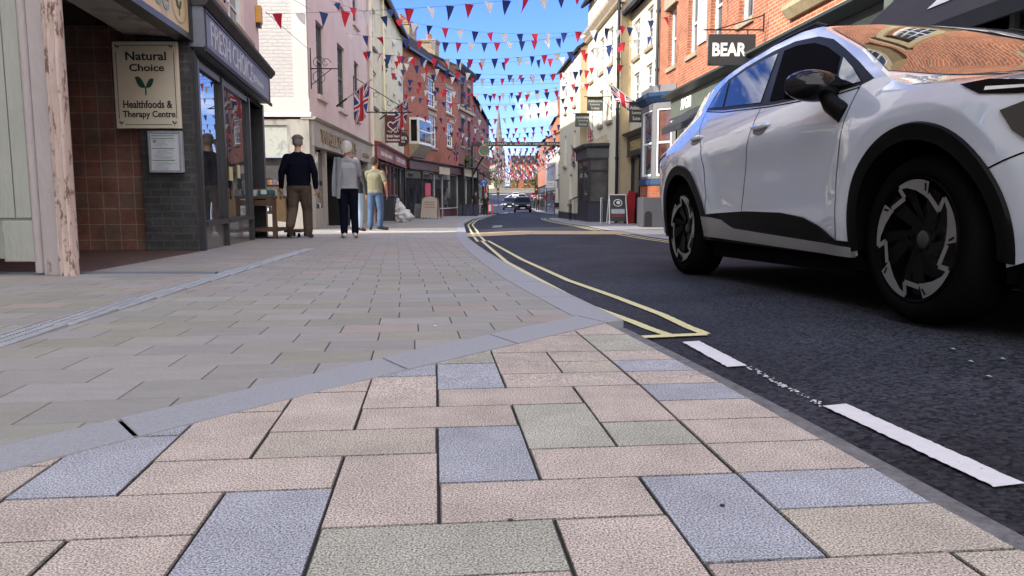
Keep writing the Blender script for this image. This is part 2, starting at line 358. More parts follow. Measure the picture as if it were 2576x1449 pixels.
# pavements: bedding sheet, then slabs laid on it
M('bedding', (.022, .020, .018), .95, var=.3, vs=20)
M('kerb_granite', (.285, .297, .322), .8, var=.22, vs=220, bump=.2, bs=200)
M('kerb_dark', (.13, .13, .135), .75, var=.4, vs=30, bump=.4, bs=60)
SLAB('slab_rough', .75, 290, .9, .2, bump=.08)
SLAB('slab_smooth', .09, 160, .8, .10, streak=2, bump=.1)
mb = MB(); rows = []
for Y in [y for y in YS if 3.1 <= y <= 118] + [118]:
    k = kx(max(Y, 3.3)) - .04
    rows.append([(-40, Y, zp(Y) - .0055), (-10, Y, zp(Y) - .0055), (k - .6, Y, zp(Y) - .0055), (k, Y, zp(Y) - .0055), (k, Y, zp(Y) - .25)])
mb.grid(rows)
rows = []
for Y in [-20, -6, -3, 0, 1, 2, 3.1]:
    k = .735 + (1.01 - Y) * .158 - .02
    rows.append([(-40, Y, zp(Y) - .0055), (k - .5, Y, zp(Y) - .0055), (k, Y, zp(Y) - .0055), (k, Y, zp(Y) - .25)])
mb.grid(rows); struct('pavement', mb, MATS['bedding'], fix=True)
def clip(poly, a, b):
    """keep the side of line a->b that lies to its left"""
    out = []; nx, ny = -(b[1] - a[1]), b[0] - a[0]
    d = [(p[0] - a[0]) * nx + (p[1] - a[1]) * ny for p in poly]
    for i, p in enumerate(poly):
        q = poly[(i + 1) % len(poly)]; di, dj = d[i], d[(i + 1) % len(poly)]
        if di >= 0: out.append(p)
        if di * dj < 0: t_ = di / (di - dj); out.append((p[0] + (q[0] - p[0]) * t_, p[1] + (q[1] - p[1]) * t_))
    return out
def slab(mb, pts, col, top=0, th=.012, gap=.003, dirt=(.42, .22)):
    if len(pts) < 3: return
    cx = sum(p[0] for p in pts) / len(pts); cy = sum(p[1] for p in pts) / len(pts)
    area = abs(sum(pts[i][0] * pts[(i + 1) % len(pts)][1] - pts[(i + 1) % len(pts)][0] * pts[i][1] for i in range(len(pts)))) / 2
    if area < .0008: return
    q = []
    for x, y in pts:
        d = math.hypot(x - cx, y - cy); f = 1 - gap * 1.3 / max(d, .02); q.append((cx + (x - cx) * f, cy + (y - cy) * f))
    r = []
    for x, y in q:
        d = math.hypot(x - cx, y - cy); f = 1 - .0025 / max(d, .02); r.append((cx + (x - cx) * f, cy + (y - cy) * f))
    T = [V((x, y, zp(y) + top)) for x, y in r]; S = [V((x, y, zp(y) + top - .0025)) for x, y in q]; B = [V((x, y, zp(y) + top - th)) for x, y in q]
    mb.face(T, 0, None, col)
    for i in range(len(q)):
        j = (i + 1) % len(q); mb.face([S[i], S[j], T[j], T[i]], 0, None, [c * dirt[0] for c in col]); mb.face([B[i], B[j], S[j], S[i]], 0, None, [c * dirt[1] for c in col])
# granite edging line between the two pavings, kerb line on the right
E_LO = ((-.94, 1.33), (.39, 3.12)); E_HI = ((-1.05, 1.45), (.29, 3.35))
rnd = random.Random(3)
UA = math.atan(-193 / 1900); ux, uy = math.sin(UA), math.cos(UA)
def uvw(a, b): return (a * uy + b * ux, -a * ux + b * uy)
TAN = (.40, .35, .305); BLU = (.30, .318, .355); GRN = (.325, .325, .275); MIX = (.37, .335, .28)
spec = [(0, 1, 0, 2, BLU), (0, 2, -1, 0, TAN), (-1, 0, -1, 1, TAN), (-2, -1, -2, 0, BLU), (1, 2, 1, 3, GRN), (2, 3, -2, 0, BLU), (3, 4.5, -1, 0, BLU), (4.5, 6, -1, 0, TAN), (1, 3, 0, 1, TAN),
        (0, 2, 3, 4, TAN), (-1, 1, 2, 3, TAN), (0, 1, 4, 6, BLU), (-4, -3, 0, 2, BLU), (-1, 1, -2, -1, GRN), (1, 2, -3, -1, TAN), (-2, 0, 1, 2, MIX), (-3, -1, 0, 1, TAN), (-4, -2, -1, 0, TAN),
        (-3, -2, 1, 3, TAN), (-2, -1, 2, 4, TAN), (-1, 0, 3, 5, TAN), (-1, 0, 5, 6, BLU), (0, 1, 6, 8, GRN), (1, 3, 4, 5, TAN), (1, 2, 5, 7, TAN), (2, 3, 5, 6, MIX), (2, 3, 6, 7, TAN), (2, 3, 2, 4, TAN),
        (2, 3, 1, 2, GRN), (3, 5, 0, 1, TAN), (3, 5, 1, 2, TAN), (3, 5, 2, 3, TAN), (3, 5, 3, 4, BLU), (3, 5, 4, 5, TAN), (3, 5, 5, 6, BLU), (3, 5, 6, 7, TAN), (1, 3, 7, 9, TAN), (3, 5, 7, 9, GRN), (1, 3, 9, 12, TAN), (3, 5, 9, 12, TAN),
        (3, 4.8, -2, -1, MIX), (4.8, 7, -2, -1, GRN), (2, 4, -3, -2, TAN), (4, 6, -3, -2, MIX), (-3, -2, -2, -1, TAN), (-5, -3, -2, -1, MIX), (-2, -1, -3, -2, TAN), (-1, 1, -3, -2, TAN), (-5, -4, -1, 0, TAN),
        (-5, -4, 0, 1, TAN), (-6, -5, -1, 1, BLU), (-5, -4, 1, 3, TAN), (-4, -3, 2, 3, BLU), (-3, -2, 3, 4, TAN), (-2, -1, 4, 6, TAN), (-3, -2, 4, 6, TAN), (-1, 0, 6, 8, TAN), (-4, -3, 3, 5, TAN), (-5, -4, 3, 4, TAN), (0, 1, 8, 10, TAN), (-6, -5, 1, 3, TAN), (-7, -6, 0, 2, TAN), (-7, -5, -2, -1, TAN), (-7, -6, -1, 0, TAN)]
for k in range(-24, -3):
    a = -9
    while a < 12:
        wd = rnd.choice((1, 2, 2)); spec.append((a, a + wd, k, k + 1, rnd.choice((TAN, TAN, TAN, MIX, BLU, GRN)))); a += wd
mb = MB(); MU, MV, V0 = .181, .1655, 1.287
for a0, a1, k0, k1, colr in spec:
    P = [uvw(a0 * MU, V0 + k0 * MV), uvw(a1 * MU, V0 + k0 * MV), uvw(a1 * MU, V0 + k1 * MV), uvw(a0 * MU, V0 + k1 * MV)]
    P = clip(P, (.775, .75), (.39, 3.14)); P = clip(P, E_HI[1], E_HI[0])
    j = .93 + rnd.random() * .14
    slab(mb, P, tuple(c * j for c in colr), top=0, th=.012, gap=.0027)
struct('crossing_slabs', mb, MATS['slab_rough'])
# grey plank paving beyond
mb = MB(); GA = math.atan(-250 / 1900); gx, gy = math.sin(GA), math.cos(GA)
row = 0; b = .2
greys = [(.27, .268, .25), (.285, .275, .245), (.258, .26, .228), (.295, .288, .268), (.27, .266, .222), (.28, .276, .268)]
pinks = [(.32, .275, .245), (.31, .27, .245)]
while b < 62:
    h = .195 if b < 24 else .46
    wdt = .30 if b < 24 else .9
    c0 = (row % 2) * wdt * .5 + rnd.random() * .02
    a_lo = -5.4 - .02 * b if b > 3.2 else -4.2
    a = a_lo + c0
    while a < 2.2 + b * .25:
        P = [(a * gy + b * gx, -a * gx + b * gy), ((a + wdt) * gy + b * gx, -(a + wdt) * gx + b * gy), ((a + wdt) * gy + (b + h) * gx, -(a + wdt) * gx + (b + h) * gy), (a * gy + (b + h) * gx, -a * gx + (b + h) * gy)]
        cx = sum(p_[0] for p_ in P) / 4; cy = sum(p_[1] for p_ in P) / 4
        k = kx(max(cy, 3.3)) - .1
        if cx < k + .3 and cx > -9:
            P = clip(P, E_LO[0], E_LO[1])
            if cx > k - wdt: 
                k1, k2 = kx(max(cy - .4, 3.3)) - .1, kx(max(cy + .4, 3.35)) - .1
                P = clip(P, (k1, cy - .4), (k2, cy + .4))
            pr = .06 + min(.30, max(0, (cy - 6) / 12))
            nv = mnoise.noise(V((cx * .9, cy * .9, 0)))
            colr = rnd.choice(pinks) if rnd.random() < pr and nv > -.25 else rnd.choice(greys)
            j = .90 + rnd.random() * .12
            slab(mb, P, tuple(c * j for c in colr), gap=.0012, th=.012, dirt=(.8, .45))
        a += wdt
    b += h; row += 1
struct('pavement_slabs', mb, MATS['slab_smooth'])
# granite edging blocks of the corner and the kerb
mb = MB()
def strip(mb, L, Rr, top, drop, mi=0, close=True):
    for i in range(len(L) - 1):
        a, b_, c, d = L[i], L[i + 1], Rr[i + 1], Rr[i]
        g = .0055
        A = V((*a, zp(a[1]) + top)); B = V((*b_, zp(b_[1]) + top)); C = V((*c, zp(c[1]) + top)); D = V((*d, zp(d[1]) + top))
        e = (B - A).normalized() * g; A += e; B -= e; e = (C - D).normalized() * g; D += e; C -= e
        lo = V((0, 0, -drop)); mb.face([A, D, C, B], mi)
        for p_, q_ in ((A, B), (B, C), (C, D), (D, A)): mb.face([p_, q_, q_ + lo, p_ + lo], mi)
edge_t = [-.35, 0, .115, .475, .72, .955]
L = [(E_HI[0][0] + (E_HI[1][0] - E_HI[0][0]) * q, E_HI[0][1] + (E_HI[1][1] - E_HI[0][1]) * q) for q in edge_t]
Q = [(E_LO[0][0] + (E_LO[1][0] - E_LO[0][0]) * q, E_LO[0][1] + (E_LO[1][1] - E_LO[0][1]) * q) for q in edge_t]
L[-1] = (.29, 3.33); Q[-1] = (.40, 3.13)
L += [(.30, 3.345)]; Q += [(.475, 3.20)]
strip(mb, L, Q, .003, .12)
ks = [3.2]; 
while ks[-1] < 66: ks.append(ks[-1] + (.9 if ks[-1] < 30 else 2))
ino = [(kx(max(y, 3.28)) - .21, y + .14 if i == 0 else y) for i, y in enumerate(ks)]; outo = [(kx(max(y, 3.28)), y) for y in ks]
strip(mb, ino, outo, .003, .14)
struct('kerb', mb, MATS['kerb_granite'])
mb = MB()
kd = [-3, -1, 0, .9, 1.8, 2.7, 3.12]
strip(mb, [(.735 + (1.01 - y) * .158 + .002, y) for y in kd], [(.735 + (1.01 - y) * .158 + .075, y) for y in kd], -.018, .12)
struct('dropped_kerb', mb, MATS['kerb_dark'], bevel=.006)
# right-hand pavement and its kerb
mb = MB(); rows = []
for Y in [-8, -4, 0, 3, 6, 9, 12, 15, 18, 21, 24, 27, 30, 33, 36, 39, 42, 44]:
    k = rkx(Y) + .05
    rows.append([(k, Y, zp(Y) - .2), (k, Y, zp(Y)), (k + 1, Y, zp(Y)), (9, Y, zp(Y)), (30, Y, zp(Y))])
mb.grid(rows); y = 44; mb.face([(rkx(y) + .05, y, zp(y)), (30, y, zp(y)), (30, y, zp(y) - .3), (rkx(y) + .05, y, zp(y) - .3)])
rows = []
for Y in [58, 66, 74, 82, 90, 100, 110, 120]:
    k = 3.0 if Y > 62 else 3.6
    rows.append([(k, Y, zp(Y) - .2), (k, Y, zp(Y) + .05), (9, Y, zp(Y) + .05), (40, Y, zp(Y) + .05)])
mb.grid(rows); mb.face([(3.6, 58, zp(58) + .05), (40, 58, zp(58) + .05), (40, 58, zp(58) - .3), (3.6, 58, zp(58) - .3)])
M('right_pavement', (.24, .235, .24), .8, var=.12, vs=2, col2=(.20, .195, .20), blot=(3, .55))
struct('pavement_opposite', mb, MATS['right_pavement'], fix=True)
mb = MB(); ks = [-6 + 1.0 * i for i in range(51)]
strip(mb, [(rkx(y), y) for y in ks], [(rkx(y) + .16, y) for y in ks], .004, .16)
struct('kerb_opposite', mb, MATS['kerb_granite'])
# porch floor of red tiles
M('porch_tile', (.10, .062, .050), .55, var=.4, vs=7)
mb = MB(); mb.flat([(-6.6, 5.7), (-3.28, 5.7), (-3.70, 9.0), (-4.2, 9.2), (-6.6, 9.2)], -.004, .006, 0, zf=zp); struct('porch_floor', mb, MATS['porch_tile'])
# buff paved speed table across the road
M('buff_blocks', (.48, .36, .19), .8, var=.2, vs=9, col2=(.38, .28, .16), blot=(8, .5))
mb = MB(); rows = []
for Y in (15.6, 16.2, 16.8, 17.4, 18.0): rows.append([(x, Y, zroad(x, Y) + .006) for x in (kx(Y) + .01, kx(Y) + .3, kx(Y) + .7, kx(Y) + 1.3, 1, 2, rkx(Y) + .1)])
mb.grid(rows); struct('road_crossing_band', mb, MATS['buff_blocks'], fix=True)
M('tactile_pale', (.50, .47, .40), .8, var=.12, vs=5)
mb = MB(); mb.flat([(-4.0, 17.0), (kx(17.4) - .2, 17.0), (kx(17.9) - .2, 17.9), (-4.0, 17.9)], -.003, .005, 0, zf=zp)
for i in range(22):
    for j in range(3): x0 = -3.0 + i * .078; y0 = 17.1 + j * .27; mb.flat([(x0, y0), (x0 + .035, y0), (x0 + .035, y0 + .2), (x0, y0 + .2)], .004, .011, 0, zf=zp)
struct('tactile_paving', mb, MATS['tactile_pale'])
mb = MB(); mb.flat([(rkx(15.6) + .17, 15.6), (8, 15.6), (8, 18.6), (rkx(18.6) + .17, 18.6)], -.003, .005, 0, zf=zp); struct('tactile_paving_opposite', mb, MATS['tactile_pale'])
# painted lines
M('yellow_line', (.62, .58, .30), .7, var=.12, vs=40, col2=(.20, .19, .13), blot=(70, .61))
M('white_line', (.62, .62, .64), .7, var=.08, vs=40, col2=(.14, .14, .15), blot=(80, .63))
def paint(mb, pts, wd, up=.006, mi=0, hs=.0):
    P = [V(p) for p in pts]; q = []
    for a, b_ in zip(P, P[1:]):
        nn = max(1, int((b_ - a).length / (.012 if a.y < 5 and wd < .1 else .5))); q += [a.lerp(b_, i / nn) for i in range(nn)]
    q.append(P[-1]); rows = []
    for i, p_ in enumerate(q):
        d = (q[min(i + 1, len(q) - 1)] - q[max(i - 1, 0)]); d.z = 0; d.normalize(); nn = V((d.y, -d.x, 0)) * wd / 2
        j1, j2 = ((1 + .16 * mnoise.noise(p_ * 90), 1 + .16 * mnoise.noise(p_ * 90 + V((5, 5, 5)))) if p_.y < 5 and wd < .1 else (1, 1))
        rows.append([V((z_.x, z_.y, zroad(z_.x, z_.y) + up)) for z_ in (p_ - nn * j1, p_ + nn * j2)])
    mb.grid(rows, mi)
mb = MB()
for off in (0, 1):
    pts = [rg(*q) for q in ([(1680, 843), (1586, 808), (1469, 765), (1352, 702), (1274, 659), (1212, 606)], [(1775, 841), (1665, 792), (1547, 747), (1430, 706), (1313, 653), (1228, 606)])[off]]
    paint(mb, pts + [V((kx(Y) + .15 + .13 * off, Y, 0)) for Y in (13.2, 15.4)], .045)
    paint(mb, [V((kx(Y) + .15 + .13 * off, Y, 0)) for Y in (15.5, 16.8, 18.1)], .055, .011)
    paint(mb, [V((kx(Y) + .15 + .15 * off, Y, 0)) for Y in ((18.2, 21, 24, 27, 30, 34, 38, 44, 50, 56))], .05)
    paint(mb, [V((rkx(Y) - .2 - .17 * off, Y, 0)) for Y in (-3, 1, 5, 9, 13, 15.5)], .055)
    paint(mb, [V((rkx(Y) - .2 - .17 * off, Y, 0)) for Y in (18.2, 22, 26, 30, 34, 38, 41, 43)], .055)
pa, pb = rg(1606, 850), rg(1777, 842); paint(mb, [pa, pb], .06, .0075)
struct('yellow_road_lines', mb, MATS['yellow_line'], fix=True)
mb = MB()
paint(mb, [rg(1737, 860), rg(1855, 923)], .068)
paint(mb, [rg(2100, 1020), rg(2540, 1223)], .066)
paint(mb, [rg(2700, 1310), rg(3300, 1620)], .075)
paint(mb, [V((-.6, 22.6, 0)), V((-.3, 22.6, 0))], .5); paint(mb, [V((-.6, 24, 0)), V((-.3, 24, 0))], .4)
# far junction markings
for a, b_ in (((1240, 517), (1262, 515)), ((1262, 515), (1275, 505)), ((1275, 505), (1278, 492))): paint(mb, [rg(*a), rg(*b_)], .25)
paint(mb, [rg(1232, 516), rg(1288, 515)], .6); paint(mb, [rg(1262, 503), rg(1290, 503)], .8); paint(mb, [rg(1236, 490), rg(1282, 488)], 1.6)
paint(mb, [V((-.9, 78, 0)), V((.2, 88, 0))], 1.1); 
for (a, b_) in (((1268, 512), (1277, 505)), ((1277, 505), (1271, 497)), ((1271, 497), (1288, 489))): paint(mb, [rg(*a), rg(*b_)], .3)
# worn specks of an older line between the two dashes
for i in range(70):
    t_ = rnd.random(); p_ = rg(1880 + 185 * t_, 925 + 95 * t_ + rnd.uniform(-7, 4)); s_ = rnd.uniform(.002, .006)
    mb.face([(p_.x + dx * s_, p_.y + dy * s_, zroad(p_.x, p_.y) + .005) for dx, dy in ((-1, -1), (1, -.6), (.8, 1), (-.7, .9))])
struct('white_road_lines', mb, MATS['white_line'], fix=True)
# drain channel
M('steel', (.40, .43, .48), .45, metal=.25, var=.15, vs=20)
M('drain_dark', (.03, .032, .036), .8)
mb = MB(); A = ground(-60, 886); dp = [ground(x, y) for x, y in ((-60, 878), (440, 740), (785, 625))]
d0 = (dp[1] - dp[0]).normalized(); end = dp[2]; Ltot = (end - dp[0]).length; dd = (end - dp[0]); dd.z = 0; dd.normalize(); FD = Fr((dp[0].x - dd.x, dp[0].y - dd.y), (dd.x, dd.y), (dd.y, -dd.x)); LT = Ltot + 1
wd = .062
def drz(a): return zp(FD(a, 0, 0).y)
nseg = int(LT / .5)
for i in range(nseg):
    a0, a1 = i * .5, i * .5 + .495; z = drz((a0 + a1) / 2)
    mb.box(FD, a0, a1, -wd - .01, -wd, z - .01, z + .007, 0); mb.box(FD, a0, a1, wd, wd + .01, z - .01, z + .007, 0)
    mb.box(FD, a0, a1, -wd, wd, z - .012, z + .002, 1)
    if a0 < 5.5:
        for k in range(22):
            for r_ in range(3): b0 = a0 + k * .0225; o0 = -wd + .004 + r_ * .042; mb.box(FD, b0, b0 + .013, o0, o0 + .034, z + .001, z + .0055, 0)
    else:
        for k in range(11): b0 = a0 + k * .045; mb.box(FD, b0, b0 + .028, -wd + .004, wd - .004, z + .001, z + .0055, 0)
tag(mb.build('drain_channel', [MATS['steel'], MATS['drain_dark']]), 'long steel slot drain grating running across the grey paving', 'drain')
# second thin drain by the pilaster
mb = MB(); q = [ground(210, 683), ground(545, 688)]
mb.box(WORLD, -5.2, q[1].x, q[1].y - .03, q[1].y + .03, zp(5.3) - .01, zp(5.3) + .005, 0); tag(mb.build('threshold_drain', [M('drain_blue', (.16, .18, .22), .6, metal=.3)]), 'thin dark drain strip along the paving before the peeling pilaster', 'drain')
for k, (x, y) in enumerate(((2440, 912), (2520, 905), (2485, 950), (2395, 880))):
    g_ = rg(x, y); mb = MB(); s_ = .012; mb.face([V((g_.x + a * s_, g_.y + b * s_ * .7, zroad(g_.x, g_.y) + .008 + .003 * (a * b))) for a, b in ((-1, -1), (1, -.5), (.7, 1), (-.6, .8))])
    tag(mb.build('leaf_scrap', M('leaf_scrap_pale', (.30, .34, .30), .7)), 'tiny pale leaf scrap lying on the dark asphalt near the front wheel', 'litter', 'leaf scraps on the road')
# litter: a pale scrap, small stones
M('scrap', (.6, .58, .55), .8); M('pebble', (.03, .028, .027), .8)
for k, (x, y, s_, mt, lb) in enumerate([(1094, 822, .006, 'scrap', 'small crumpled white scrap lying on the grey paving'), (1284, 1311, .0035, 'pebble', 'small black stone on the joint between beige slabs'), (1817, 1275, .0035, 'pebble', 'small dark stone lying on the large blue slab'), (180, 690, .012, 'scrap', 'white scrap on the ground before the peeling panelled front')]):
    g_ = ground(x, y); mb = MB(); mb.ball(g_ + V((0, 0, s_ * .5)), s_, 1.3, 1, .6, n=6)
    for v_ in mb.v: v_ += V((rnd.uniform(-1, 1), rnd.uniform(-1, 1), rnd.uniform(-.5, .5))) * s_ * .25
    tag(mb.build('pebble' if mt == 'pebble' else 'paper_scrap', MATS[mt], smooth=True), lb, 'stone' if mt == 'pebble' else 'litter')
# ================================================================ buildings
def wallpart(rt, F, L, z0, z1, holes, mat, name='wall', depth=.14, a0=0, back=None, smat=None):
    """front skin with real openings and their reveals; optional mass behind"""
    mb = MB(); S = sorted({a0, L, *[h[0] for h in holes], *[h[1] for h in holes]}); Z = sorted({z0, z1, *[h[2] for h in holes], *[h[3] for h in holes]})
    for i in range(len(S) - 1):
        for j in range(len(Z) - 1):
            cs, cz = (S[i] + S[i + 1]) / 2, (Z[j] + Z[j + 1]) / 2
            if any(h[0] < cs < h[1] and h[2] < cz < h[3] for h in holes): continue
            a, b, c, d = S[i], S[i + 1], Z[j], Z[j + 1]
            mb.face([F(a, 0, c), F(b, 0, c), F(b, 0, d), F(a, 0, d)], 0, [(a, c), (b, c), (b, d), (a, d)])
    for h in holes:
        a, b, c, d = h[:4]
        mb.face([F(a, 0, c), F(a, 0, d), F(a, -depth, d), F(a, -depth, c)], 0, [(0, c), (0, d), (depth, d), (depth, c)])
        mb.face([F(b, 0, c), F(b, -depth, c), F(b, -depth, d), F(b, 0, d)], 0, [(0, c), (depth, c), (depth, d), (0, d)])
        mb.face([F(a, 0, d), F(b, 0, d), F(b, -depth, d), F(a, -depth, d)], 0, [(a, 0), (b, 0), (b, depth), (a, depth)])
        mb.face([F(a, 0, c), F(a, -depth, c), F(b, -depth, c), F(b, 0, c)], 0, [(a, 0), (a, depth), (b, depth), (b, 0)])
    if back:
        for (p, q, u0, u1) in (((a0, 0), (a0, -back), 0, back), ((L, 0), (L, -back), 0, back), ((a0, -back), (L, -back), a0, L)):
            mb.face([F(p[0], p[1], z0), F(q[0], q[1], z0), F(q[0], q[1], z1), F(p[0], p[1], z1)], 0, [(u0, z0), (u1, z0), (u1, z1), (u0, z1)])
        mb.face([F(a0, 0, z1), F(L, 0, z1), F(L, -back, z1), F(a0, -back, z1)], 0)
    return mb.build(name, mat, rt)
def core(mb, F, L, back, z0, z1, a0=0, mi=0, o=-.5): mb.box(F, a0 + .02, L - .02, -back + .02, o, z0, z1 - .02, mi)
def sash(rt, F, a, b, z0, z1, nx=2, nz=2, o=-.13, mat=None, sill=True, fw=.06, smat=None, glass=None, name='window', lintel=None, sp=.1):
    mat = mat or MATS['window_paint']; mb = MB()
    mb.box(F, a, a + fw, o, o + .06, z0, z1); mb.box(F, b - fw, b, o, o + .06, z0, z1); mb.box(F, a + fw, b - fw, o, o + .06, z1 - fw, z1); mb.box(F, a + fw, b - fw, o, o + .06, z0, z0 + fw * 1.3)
    zm = (z0 + z1) / 2; mb.box(F, a + fw, b - fw, o - .01, o + .045, zm - .03, zm + .03)
    for i in range(1, nx): x = a + (b - a) * i / nx; mb.box(F, x - .012, x + .012, o, o + .03, z0 + fw, zm - .03); mb.box(F, x - .012, x + .012, o + .01, o + .04, zm + .03, z1 - fw)
    for k in range(2):
        lo, hi = (z0 + fw, zm) if k == 0 else (zm, z1 - fw)
        for i in range(1, nz): z = lo + (hi - lo) * i / nz; mb.box(F, a + fw, b - fw, o + .001, o + .026, z - .012, z + .012)
    w_ = mb.build(name, mat, rt)
    g = MB(); g.box(F, a + .01, b - .01, o - .02, o + .004, z0 + .01, zm); g.box(F, a + .01, b - .01, o - .015, o + .012, zm + .001, z1 - .01); g.build('pane', glass or MATS['pane_glass'], w_)
    if sill: s = MB(); s.box(F, a - .08, b + .08, -.12, sp, z0 - .13, z0 - .002); s.build('sill', smat or MATS['stone_sill'], w_, bevel=.01)
    if lintel: s = MB(); s.box(F, a - .12, b + .12, -.05, .03, z1 + .002, z1 + .24); s.build('lintel', lintel, w_)
    return w_
def pitched(rt, F, L, back, z, h, mat, a0=0, eave=.28, name='roof', gmat=None):
    mb = MB(); hb = back / 2
    t = .1
    prof = [(eave, z - .1), (eave, z + .02), (-hb, z + h), (-back - eave, z + .02), (-back - eave, z - .1), (-hb, z + h - .16)]
    mb.extr(prof[:3] + [(-hb, z + h - .16)], F, a0 - .08, L + .08); mb.extr([prof[2], prof[3], prof[4], prof[5]], F, a0 - .08, L + .08)
    r = mb.build(name, mat, rt, fix=True)
    for a in (a0, L): g = MB(); g.face([F(a, -.01, z - .02), F(a, -back, z - .02), F(a, -hb, z + h - .14)], 0, [(0, z), (back, z), (hb, z + h)]); g.build('gable', gmat or mat, rt)
    return r
def gutter(rt, F, a0, a1, z, o=.3, mat=None): mb = MB(); mb.extr([(o - .06, z), (o + .06, z), (o + .07, z + .1), (o - .07, z + .1)], F, a0, a1); return mb.build('gutter', mat or MATS['black_paint'], rt)
def pipe(rt, F, a, z0, z1, o=.07, r=.045, mat=None):
    mb = MB(); mb.tube([F(a, o, z0), F(a, o, z1)], r, 10)
    z = z0 + .6
    while z < z1: mb.cyl(F(a, o, z), F(a, o, z + .08), r * 1.35, n=10); z += 1.8
    return mb.build('downpipe', mat or MATS['iron'], rt)
def chimney(rt, F, a0, a1, o0, o1, z0, z1, pots=3, mat=None):
    mb = MB(); mb.box(F, a0, a1, o0, o1, z0, z1); mb.box(F, a0 - .06, a1 + .06, o0 - .06, o1 + .06, z1 - .25, z1 - .12); mb.box(F, a0 - .09, a1 + .09, o0 - .09, o1 + .09, z1 - .12, z1)
    c = mb.build('chimney', mat or MATS['chimney_brick'], rt)
    for i in range(pots): p = MB(); f = (i + .5) / pots; q = F(a0 + (a1 - a0) * f, (o0 + o1) / 2, z1); p.lathe([(.13, 0), (.10, .08), (.10, .42), (.13, .45), (.13, .5), (.08, .5)], q, n=12); p.build('chimney_pot', M('terracotta', (.34, .15, .09), .85, var=.3), c)
def shopfront(rt, F, a0, a1, zg, zt, mat, riser=.45, mull=(), door=None, glass=None, o=-.12, rmat=None, tr=None, inset=1.0):
    """timber shopfront between a0 and a1: plinth, glazing, posts, optional recessed door bay"""
    gl = glass or MATS['shop_glass']; mb = MB(); rs = MB(); pn = MB()
    segs = sorted([a0, *mull, a1])
    for m_ in segs: mb.box(F, m_ - .045, m_ + .045, o - .03, o + .07, zg + .01, zt)
    mb.box(F, a0, a1, o - .02, o + .05, zt - .08, zt)
    for p, q in zip(segs, segs[1:]):
        if door and abs((p + q) / 2 - (door[0] + door[1]) / 2) < .3:
            d = MB(); d.box(F, p, q, -inset - .05, -inset, zg, zt); 
            d.box(F, p - .02, p, -inset, o, zg, zt); d.box(F, q, q + .02, -inset, o, zg, zt); d.build('door_recess', MATS['dark_void'], rt)
            dd = MB(); c = (p + q) / 2; dw = min(.45, (q - p) / 2 - .06)
            dd.box(F, c - dw, c + dw, -inset + .01, -inset + .05, zg + .02, zg + 2.05); D = dd.build('door', mat, rt)
            dg = MB(); dg.box(F, c - dw + .12, c + dw - .12, -inset + .045, -inset + .056, zg + .7, zg + 1.93); dg.build('door_pane', gl, D)
            h = MB(); h.cyl(F(c + dw - .07, -inset + .06, zg + .95), F(c + dw - .07, -inset + .06, zg + 1.15), .012, n=8); h.build('handle', MATS['steel'], D)
            continue
        rs = MB(); rs.box(F, p + .045, q - .045, o - .05, o + .03, zg, zg + riser); rs.build('stall_riser', rmat or mat, rt)
        mb.box(F, p + .045, q - .045, o - .03, o + .09, zg + riser + .001, zg + riser + .06)
        pn = MB(); pn.box(F, p + .045, q - .045, o - .02, o + .012, zg + riser + .06, zt - .08); pn.build('shop_window', gl, rt)
        if tr: mb.box(F, p + .045, q - .045, o - .02, o + .05, tr - .03, tr + .03)
    return mb.build('shop_frame', mat, rt)
def fascia(rt, F, a0, a1, z0, z1, mat, o=.06, cmat=None, corn=.18, name='fascia'):
    mb = MB(); mb.box(F, a0, a1, -.1, o, z0, z1); f = mb.build(name, mat, rt)
    c = MB(); c.extr([(-.1, z1), (o + .03, z1), (o + corn, z1 + .08), (o + corn, z1 + .13), (-.1, z1 + .2)], F, a0 - .03, a1 + .03); c.extr([(o, z0 - .05), (o + .03, z0 - .05), (o + .03, z0 + .001), (o, z0 + .02)], F, a0, a1)
    c.build('cornice', cmat or mat, rt); return f
def rootB(name, F, a, label, cat='building', group=None):
    q = F(a, 0, 0); return root(name, (q.x, q.y, zp(q.y)), label, cat, group)

# ---------- left foreground: peeling panelled front facing down the street
def peel(name, a, b, bl=(9, .60), **k): return M(name, a, .75, var=.10, vs=4, bump=.5, bs=30, col2=b, blot=bl, stretch=k.get('stretch', (1, 1, .35)))
peel('panel_paint', (.30, .31, .285), (.22, .22, .19), (7, .66)); peel('pilaster_paint', (.34, .30, .305), (.20, .14, .12), (8, .62)); peel('flaking_pink', (.50, .40, .365), (.17, .11, .08), (17, .53))
GY = 5.55; G0 = zp(GY)
rt = root('panelled_shop_front', (-3.6, GY, G0), 'peeling pale wooden shopfront end with a flaking pink corner pilaster', 'shopfront')
FW = Fr((0, GY), (1, 0), (0, -1))        # o towards the camera
mb = MB(); mb.box(FW, -6.0, -3.22, -.06, -.02, G0 + .12, 5.2); mb.build('backing_board', MATS['panel_paint'], rt)
mb = MB(); mb.box(FW, -3.80, -3.635, -.02, .005, G0 + .42, 5.2); mb.box(FW, -3.628, -3.515, -.02, .004, G0 + .42, 5.2); mb.build('tall_panel', MATS['panel_paint'], rt, bevel=.004)
mb = MB(); mb.box(FW, -3.725, -3.50, -.02, .022, G0 + .10, G0 + .40); mb.build('bottom_panel', MATS['panel_paint'], rt, bevel=.008)
mb = MB(); mb.cyl(FW(-3.475, .005, G0 + .02), FW(-3.475, .005, 5.2), .032, n=14); mb.build('bead_moulding', MATS['pilaster_paint'], rt, smooth=True)
mb = MB(); mb.box(FW, -3.44, -3.315, -.02, .02, G0, 5.2); mb.box(FW, -3.315, -3.296, -.02, .045, G0, 5.2); mb.build('pilaster', MATS['pilaster_paint'], rt, bevel=.006)
mb = MB(); rows = []
